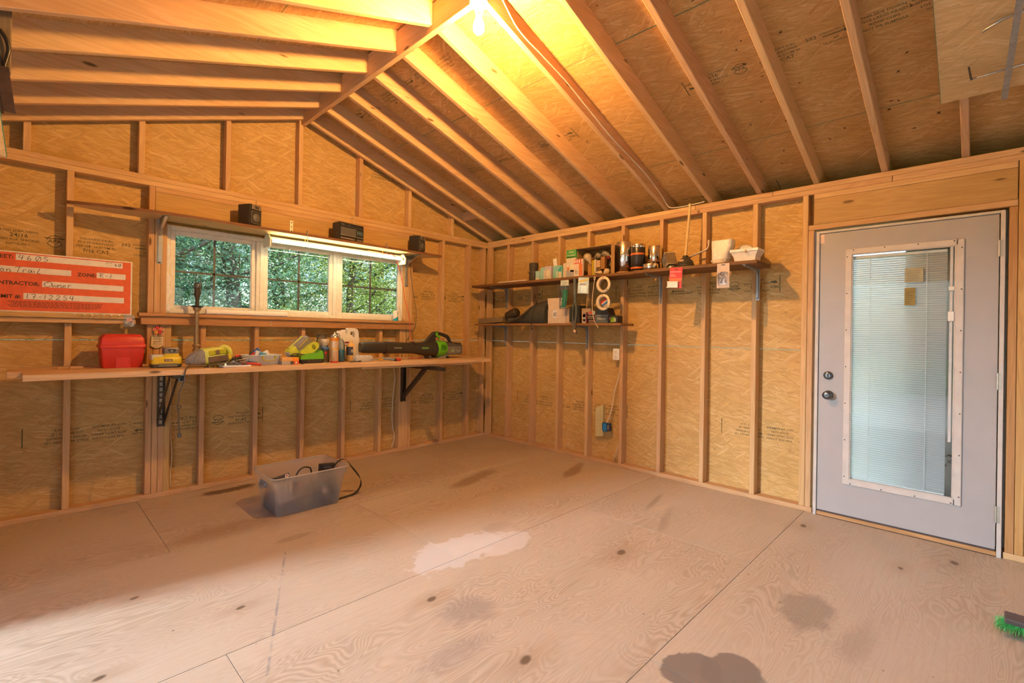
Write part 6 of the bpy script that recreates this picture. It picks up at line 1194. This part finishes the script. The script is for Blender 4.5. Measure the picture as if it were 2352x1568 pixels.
# outlet, cable, block and blue box low on the right wall
t = thing('wall_outlet', 'white double wall outlet on a stud of the right wall', 'outlet', (1.94, -.005, 1.066), 'S'); obj('plate', M().box(1.902, 1.976, -.010, -.004, 1.066, 1.180, c=.002), WHITEP, t)
for z_ in (1.098, 1.148): 
    s_ = obj('socket', M().lathe([(.0165, 0), (.0165, .003), (.015, .004), (.0001, .004)], 18, Matrix.Translation((1.939, -.010, z_)) @ Matrix.Rotation(PI / 2, 4, 'X'), sy=1.15), WHITEP, t)
    m = M(); m.box(1.932, 1.934, -.0148, -.014, z_ - .001, z_ + .008); m.box(1.944, 1.946, -.0148, -.014, z_ - .001, z_ + .008); m.cyl((1.939, -.0148, z_ - .008), (1.939, -.014, z_ - .008), .0022, seg=8); obj('slot', m, DKGREY, s_)
obj('outlet_box', M().box(1.905, 1.972, -.004, .085, 1.072, 1.175), BLUE, t)
t = thing('wood_block', 'pale treated block with a slanted top fixed to the wall above the floor', 'block', (1.71, .05, .25), 'S'); obj('block', M().prism([(1.672, .252), (1.762, .268), (1.757, .590), (1.668, .548)], .046, .086, g=2), TREATED, t)
t = thing('switch_box', 'blue plastic electrical box hanging on a cable beside the wood block', 'electrical box', (1.83, .02, .33), 'S'); m = M(); m.box(1.785, 1.842, -.005, .002, .335, .415); m.box(1.785, 1.789, -.005, .045, .335, .415); m.box(1.838, 1.842, -.005, .045, .335, .415); m.box(1.785, 1.842, -.005, .045, .335, .339); m.box(1.785, 1.842, -.005, .045, .411, .415); obj('shell', m, pm('box blue', (.02, .20, .52), .4), t); m = M(); m.box(1.842, 1.868, .0, .044, .338, .418, c=.003); obj('side_bracket', m, pm('navy plastic', (.02, .05, .12), .5), t); obj('yoke', M().box(1.848, 1.860, -.003, .0, .355, .40), pm('copper tan', (.5, .28, .13), .4, .3), t)
m = M(); 
for a, b_ in ((1.80, .418), (1.83, .418), (1.80, .332), (1.83, .332)): m.box(a - .006, a + .006, -.004, .004, b_ - .004, b_ + .004)
obj('nail_tab', m, pm('navy plastic', (.02, .05, .12), .5), t)
def swire(pts, lab, r=.0045):
    o = obj('cable_run', M().tube([(y, -x, z_) for x, y, z_ in pts], r, 7), WIREW); o['label'] = lab; o['category'] = 'cable'
swire([(1.965, .055, 1.08), (1.958, .045, 1.0), (1.948, .04, .917), (1.915, .04, .80), (1.892, .04, .72), (1.880, .038, .62), (1.855, .035, .51), (1.828, .01, .415), (1.822, .01, .40)], 'white cable from the wall outlet down to the blue box'); swire([(1.960, .05, .33), (1.958, .045, .26), (1.945, .045, .20), (1.92, .045, .11), (1.893, .045, .040)], 'short white cable emerging by the stud down to the sill plate', .004)

# ================================================================== floor things
t = thing('storage_bin', 'frosted plastic storage bin on the floor by the window wall', 'bin', (-2.68, -.88, .0)); cx, cy = -2.680, -.885
obj('bin', M().loft([rr(.222, .165, .03, .002, cx, cy), rr(.230, .172, .035, .010, cx, cy), rr(.262, .205, .04, .236, cx, cy), rr(.270, .213, .04, .238, cx, cy), rr(.276, .219, .045, .280, cx, cy), rr(.280, .223, .045, .286, cx, cy), rr(.274, .217, .042, .287, cx, cy), rr(.266, .209, .04, .242, cx, cy), rr(.257, .200, .04, .232, cx, cy), rr(.226, .168, .033, .014, cx, cy)]), BINP, t)
obj('rim', M().tube([p for p in rr(.279, .222, .045, .284, cx, cy, 6)] + [rr(.279, .222, .045, .284, cx, cy, 6)[0]], .0045, 6, n=1), translucent('bin rim', (.66, .60, .56), .4, .4), t)
m = M(); m.tube([(cx - .266, cy - .05, .225), (cx - .280, cy - .045, .20), (cx - .282, cy, .185), (cx - .280, cy + .045, .20), (cx - .266, cy + .05, .225)], .006, 7); m.box(cx - .268, cx - .258, cy - .06, cy + .06, .19, .24, c=.004); obj('handle_latch', m, GREY, t)
t = thing('dark_disc', 'dark grey round disc with a pale hub seen through the bin front', 'disc', (-2.56, -.99, .02)); T = TR(-2.572, -1.035, .122, rx=PI / 2 - .06); obj('disc', M().lathe([(.104, 0), (.106, .004), (.106, .012), (.10, .018), (.0001, .020)], 32, T), pm('disc grey', (.07, .07, .075), .5), t); obj('hub', M().lathe([(.020, .0195), (.022, .022), (.017, .024), (.012, .022), (.0001, .022)], 20, T), pm('hub pale', (.62, .52, .46), .4), t)
carton_ = lambda nm, lab, x0, x1, y0, y1, z0, h, c3, ry=0.0: (lambda q: obj('case', M().box(-(x1 - x0) / 2, (x1 - x0) / 2, -(y1 - y0) / 2, (y1 - y0) / 2, 0, h, TR((x0 + x1) / 2, (y0 + y1) / 2, z0, ry=ry), c=.002), pm('bin %s' % nm, c3, .5), q))(thing(nm, lab, 'case', ((x0 + x1) / 2, (y0 + y1) / 2, z0)))
carton_('dark_bag', 'dark soft bundle filling the bottom of the bin', -2.90, -2.48, -1.02, -.74, .014, .085, (.06, .06, .065)); 
for i, (x, c3, lab) in enumerate(((-2.888, (.55, .50, .48), 'white-edged disc case leaning at the left end in the bin'), (-2.862, (.16, .14, .15), 'dark disc case second from the left end in the bin'), (-2.832, (.46, .20, .20), 'reddish disc case in the row at the left of the bin'), (-2.80, (.40, .34, .34), 'grey-pink disc case, rightmost of the row in the bin'))): carton_('disc_case', lab, x - .012, x + .012, -1.05, -.90, .10, .13, c3, -.2)
carton_('small_case', 'brown-red case beneath the cable loop in the bin', -2.75, -2.70, -1.02, -.92, .10, .09, (.22, .09, .08)); carton_('yellow_item', 'small yellow-green item near the bin front bottom', -2.725, -2.705, -1.045, -1.03, .04, .05, (.42, .40, .08), .3)
t = thing('black_cassette', 'black square case standing up out of the bin near the strap', 'case', (-2.48, -.85, .10)); T = TR(-2.478, -.86, .10, ry=.06, rz=-.1); obj('case', M().box(-.060, .060, -.02, .02, 0, .165, T, c=.003), pm('case black', (.035, .025, .018), .4), t); obj('window', M().box(-.045, .045, -.022, -.0195, .105, .15, T), BLACKP, t); obj('lines', M().box(-.03, .03, -.0232, -.0218, .138, .142, T), GREY, t)
t = thing('card_strip', 'dark card with a red and white sticker poking out at the bin left', 'card', (-2.86, -1.0, .2)); T = TR(-2.862, -.985, .262, ry=-.16); obj('card', M().box(-.07, .055, -.006, .006, -.16, .012, T, c=.001), pm('dark card', (.07, .06, .055), .5), t); obj('sticker', M().cyl((.038, -.0075, -.002), (.038, -.0055, -.002), .014, seg=14, T=T), PAPER, t); obj('red_dot', M().cyl((.038, -.0082, .001), (.038, -.0074, .001), .006, seg=10, T=T), RED, t)
c_ = obj('black_cable', M().tube([(-2.75, -.93, .06), (-2.742, -.93, .20), (-2.72, -.93, .262), (-2.68, -.92, .283), (-2.635, -.91, .275), (-2.61, -.90, .24), (-2.60, -.90, .08)], .0055, 8), BLACKP); c_['label'] = 'loop of black cable arching inside the storage bin'; c_['category'] = 'cable'
t = thing('black_strap', 'flat black strap hanging over the right end of the storage bin', 'strap', (-2.3, -.95, 0)); sp2 = smooth([(-2.52, -.95, .10), (-2.47, -.95, .23), (-2.425, -.95, .285), (-2.385, -.95, .298), (-2.350, -.95, .285), (-2.315, -.95, .235), (-2.262, -.955, .165), (-2.232, -.96, .11), (-2.238, -.965, .055), (-2.285, -.97, .014), (-2.36, -.975, .006), (-2.43, -.98, .004)], 6)
m = M(); vs = []
for i, p in enumerate(sp2): tw = .9 * math.sin(PI * max(0, min(1, (i - 22) / 26))); w_ = Vector((.3 * math.sin(tw), math.cos(tw), .9 * math.sin(tw))) * .013; vs += [p + w_, p - w_]
m.add(vs, [(2 * i, 2 * i + 1, 2 * i + 3, 2 * i + 2) for i in range(len(sp2) - 1)], sm=True); m.add([v + Vector((.001, 0, .0015)) for v in vs], [(2 * i + 2, 2 * i + 3, 2 * i + 1, 2 * i) for i in range(len(sp2) - 1)], sm=True); obj('strap', m, pm('strap black', (.03, .026, .024), .55), t, fix=False)
t = thing('push_broom', 'push broom head with flared green bristles at the right edge of the floor', 'broom', (-1.06, -4.85, 0)); T = Matrix.Translation((-1.035, 0, 0)) @ Matrix.Rotation(-.25, 4, 'Y'); obj('block', M().box(-.030, .030, -5.09, -4.635, .062, .088, T, c=.004), lumber('broom block', (.10, .075, .07), (.13, .10, .09), (.05, .035, .03)), t)
m = M(); r_ = random.Random(8)
tr_ = []
for i in range(3400):
    a = r_.uniform(0, 1); y0 = -4.645 - .44 * a; x0 = r_.uniform(-.026, .026); e = max(0, 1 - a * 9)
    x1 = x0 * 2.1 - .012 + r_.gauss(0, .012); y1 = y0 + .045 * e + r_.gauss(0, .007); zz = .004 + abs(r_.gauss(0, .006)) + .035 * e * r_.random()
    p0 = T @ Vector((x0, y0, .063)); p1 = Vector((-1.05 + x1, y1, zz)); q = Vector((r_.uniform(-1, 1), r_.uniform(-1, 1), 0)).normalized() * .0011; mid = p0.lerp(p1, .55) + Vector((x0 * .25, .012 * e, .004))
    tr_.append((p0 - q, p0 + q, mid + q, mid - q, p1, zz))
for p in tr_: m.add(p[:5], [(0, 1, 2, 3), (3, 2, 4)])
BR_, ns, ls, b_ = newmat('bristles'); geo = N(ns, 'NewGeometry'); s_ = N(ns, 'SeparateXYZ'); ls.new(geo.outputs['Position'], s_.inputs[0]); oi = N(ns, 'TexNoise'); oi.inputs['Scale'].default_value = 120; ls.new(geo.outputs['Position'], oi.inputs['Vector']); rp = ramp(ns, [(0, (.045, .035, .012)), (.30, (.10, .12, .02)), (.55, (.05, .36, .08)), (1, (.06, .50, .13))]); ls.new(math_(ns, ls, 'ADD', math_(ns, ls, 'MULTIPLY', s_.outputs[2], 13.0), math_(ns, ls, 'MULTIPLY_ADD', oi.outputs[0], .5, -.25)), rp.inputs[0]); ls.new(rp.outputs[0], b_.inputs['Base Color']); b_.inputs['Roughness'].default_value = .5
obj('bristles', m, BR_, t, kind='stuff', fix=False); obj('handle', M().cyl((-1.02, -4.86, .085), (-.55, -5.9, .75), .0125, seg=12), pm('broom pole', (.45, .30, .14), .5), t)

# ================================================================== overhead: loose strand board, straps, track hardware
t = thing('loose_panel', 'bright strand board sheet fixed under the rafters at the top right', 'panel', (-1.3, -5.2, 2.8)); zz = lambda x: 2.481 - .3345 * x
xa, xb = -2.25, -.545; m = M(); m.add([(xa, -4.372, zz(xa) - .0005), (xb, -4.372, zz(xb) - .0005), (xb, -6.6, zz(xb) - .0005), (xa, -6.6, zz(xa) - .0005), (xa, -4.372, zz(xa) - .0125), (xb, -4.372, zz(xb) - .0125), (xb, -6.6, zz(xb) - .0125), (xa, -6.6, zz(xa) - .0125)], [(0, 1, 2, 3), (7, 6, 5, 4), (0, 4, 5, 1), (1, 5, 6, 2), (2, 6, 7, 3), (3, 7, 4, 0)], g=1)
m.uv = [[(p[0], p[1] + .2) for p in l] for l in m.uv]; obj('sheet', m, osb('loose strand board', (.64, .45, .23), (.76, .60, .38), (.46, .28, .11), green=False), t); obj('green_edge', M().add([(xa, -4.3705, zz(xa)), (xb, -4.3705, zz(xb)), (xb, -4.3705, zz(xb) - .0135), (xa, -4.3705, zz(xa) - .0135), (xa, -4.3722, zz(xa) - .0135), (xb, -4.3722, zz(xb) - .0135)], [(0, 1, 2, 3), (3, 2, 5, 4)]), pm('edge green', (.06, .20, .11), .8), t, fix=False)
t = thing('hanging_strap', 'grey steel strap with two thin rods hanging below the loose panel', 'strap', (-.8, -4.62, 2.5)); y = -4.612
m = M(); p0 = Vector((-.535, -4.622, 2.60)); p1 = Vector((-1.13, -4.650, 2.775)); d = p1 - p0; R = Matrix.Translation(p0) @ d.to_track_quat('X', 'Z').to_matrix().to_4x4(); m.box(-.0, d.length + .35, -.0125, .0125, -.002, .002, R, c=.0006); obj('flat_strap', m, pm('strap zinc', (.36, .365, .37), .42, .6, .15, 40), t)
obj('rod', M().tube([(-.735, -4.485, 2.672), (-.735, -4.57, 2.676), (-.735, -4.75, 2.684)], .005, 8, n=1), STEEL, t); obj('rod_pin', M().cyl((-.737, -4.497, 2.668), (-.80, -4.488, 2.712), .0045, seg=8), DSTEEL, t); m = M(); m.tube([(-1.02, -4.535, 2.770), (-1.03, -4.60, 2.795), (-1.03, -4.80, 2.82)], .006, 8, n=1); obj('rod', m, STEEL, t)
t = thing('track_hanger', 'dark steel track hanger on a wooden block at the upper left edge', 'track hanger', (-4.25, -1.45, 2.5)); obj('block', M().box(-4.30, -4.216, -1.47, -1.432, 2.43, 2.95, c=.003), lumber('grey old block', (.20, .14, .085), (.26, .19, .12), (.11, .07, .04)), t)
m = M(); m.prism([(-4.262, 2.437), (-4.222, 2.440), (-4.199, 2.247), (-4.236, 2.246)], -1.50, -1.496); m.prism([(-4.275, 2.437), (-4.262, 2.437), (-4.236, 2.246), (-4.27, 2.246)], -1.498, -1.46); obj('angle_iron', m, pm('rusty steel', (.085, .055, .045), .5, .5, .2), t)
m = M(); m.tube([(-4.252, -1.48, 2.60), (-4.232, -1.485, 2.565), (-4.224, -1.485, 2.52), (-4.232, -1.485, 2.47), (-4.238, -1.485, 2.435)], .008, 7); m.tube([(-4.262, -1.482, 2.57), (-4.25, -1.482, 2.50), (-4.240, -1.482, 2.435)], .005, 6); m.ball((-4.255, -1.484, 2.535), .008, 9); obj('bolt_bracket', m, BLACKP, t)
obj('board_strip', M().prism([(-4.30, 2.246), (-4.246, 2.246), (-4.2235, 2.052), (-4.30, 2.06)], -1.492, -1.480), OSBN, t); obj('green_edge', M().prism([(-4.2475, 2.246), (-4.2445, 2.246), (-4.222, 2.052), (-4.225, 2.052)], -1.4925, -1.4795), pm('edge green', (.06, .20, .11), .8), t); obj('track_rail', M().box(-4.76, -4.262, -1.50, -1.46, 2.26, 2.285), STEEL, t)

# ================================================================== trees outside the window
def leafmat(name, c0, c1):
    m, ns, ls, b = newmat(name); out = ns['Material Output']; geo = N(ns, 'NewGeometry')
    rp = ramp(ns, [(0, c0), (.5, c1), (.86, tuple(min(1, q * 1.7 + .08) for q in c1)), (1, (.78, .78, .66))]); ls.new(geo.outputs['Random Per Island'], rp.inputs[0]); ls.new(rp.outputs[0], b.inputs['Base Color']); b.inputs['Roughness'].default_value = .33  # palest leaf tones put bright sky speckles and gloss into the colour
    t_ = N(ns, 'BsdfTranslucent'); ls.new(rp.outputs[0], t_.inputs[0]); mx = N(ns, 'MixShader'); mx.inputs[0].default_value = .4; ls.new(b.outputs[0], mx.inputs[1]); ls.new(t_.outputs[0], mx.inputs[2]); ls.new(mx.outputs[0], out.inputs[0]); return m
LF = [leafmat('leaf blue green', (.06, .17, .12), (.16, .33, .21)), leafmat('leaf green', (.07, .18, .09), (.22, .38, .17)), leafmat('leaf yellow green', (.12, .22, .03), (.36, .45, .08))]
BARK = pm('bark', (.13, .105, .085), .9, var=.3, scale=12, bump=.5)
def tree(name, lab, x, y, h, cr, nl, mt, sd_, lz=1.0, lean=0.0):
    r_ = random.Random(sd_); t = thing(name, lab, 'tree', (x, y, -.65), 'W', 'trees outside the window'); g = -.65
    m = M(); m.tube([(x, y, g), (x + lean * .3, y, g + h * .35), (x + lean * .7, y + .1, g + h * .65), (x + lean, y, g + h * .9)], .11 * h / 6, 8); br = []
    for i in range(14):
        z0 = g + h * r_.uniform(.22, .8); a = r_.uniform(0, 2 * PI); L = cr * r_.uniform(.6, 1.0); f_ = (z0 - g) / h
        p0 = Vector((x + lean * f_, y, z0)); p1 = p0 + Vector((math.cos(a) * L, math.sin(a) * L, L * r_.uniform(.1, .55))); mid = p0.lerp(p1, .5) + Vector((0, 0, -.08 * L))
        m.tube([p0, mid, p1], .028 * h / 6, 6, n=3); br.append((p0, p1))
    obj('trunk', m, BARK, t)
    m = M(); V = []; F = []
    cl = [(Vector((x + lean * .7, y, g + h * .62)) + Vector((r_.gauss(0, .42) * cr, r_.gauss(0, .42) * cr, r_.gauss(0, .26) * h)), cr * r_.uniform(.16, .40)) for _ in range(60)] + [(b_.lerp(a_, r_.uniform(0, .5)), cr * r_.uniform(.14, .3)) for a_, b_ in br for _ in range(3)]
    for i in range(int(nl * 1.9)):
        c, r0 = cl[r_.randrange(len(cl))]
        p = c + Vector((r_.gauss(0, 1), r_.gauss(0, 1), r_.gauss(0, .75))) * r0 * .62
        if p.z < g + .25 or p.y < 1.6: continue
        s = r_.uniform(.017, .036) * lz; a = Vector((r_.gauss(0, 1), r_.gauss(0, 1), r_.gauss(0, .6))).normalized(); b_ = a.cross(Vector((r_.gauss(0, 1), r_.gauss(0, 1), r_.gauss(0, 1)))).normalized(); k = len(V)
        V += [p - a * s, p + b_ * s * .5, p + a * s, p - b_ * s * .5]; F.append((k, k + 1, k + 2, k + 3))
    me = bpy.data.meshes.new('foliage'); me.from_pydata([tuple(v - Vector((x, y, -.65))) for v in V], [], F); me.materials.append(mt); o = bpy.data.objects.new('foliage', me); sc.collection.objects.link(o); o.parent = t; o['kind'] = 'stuff'
    return t
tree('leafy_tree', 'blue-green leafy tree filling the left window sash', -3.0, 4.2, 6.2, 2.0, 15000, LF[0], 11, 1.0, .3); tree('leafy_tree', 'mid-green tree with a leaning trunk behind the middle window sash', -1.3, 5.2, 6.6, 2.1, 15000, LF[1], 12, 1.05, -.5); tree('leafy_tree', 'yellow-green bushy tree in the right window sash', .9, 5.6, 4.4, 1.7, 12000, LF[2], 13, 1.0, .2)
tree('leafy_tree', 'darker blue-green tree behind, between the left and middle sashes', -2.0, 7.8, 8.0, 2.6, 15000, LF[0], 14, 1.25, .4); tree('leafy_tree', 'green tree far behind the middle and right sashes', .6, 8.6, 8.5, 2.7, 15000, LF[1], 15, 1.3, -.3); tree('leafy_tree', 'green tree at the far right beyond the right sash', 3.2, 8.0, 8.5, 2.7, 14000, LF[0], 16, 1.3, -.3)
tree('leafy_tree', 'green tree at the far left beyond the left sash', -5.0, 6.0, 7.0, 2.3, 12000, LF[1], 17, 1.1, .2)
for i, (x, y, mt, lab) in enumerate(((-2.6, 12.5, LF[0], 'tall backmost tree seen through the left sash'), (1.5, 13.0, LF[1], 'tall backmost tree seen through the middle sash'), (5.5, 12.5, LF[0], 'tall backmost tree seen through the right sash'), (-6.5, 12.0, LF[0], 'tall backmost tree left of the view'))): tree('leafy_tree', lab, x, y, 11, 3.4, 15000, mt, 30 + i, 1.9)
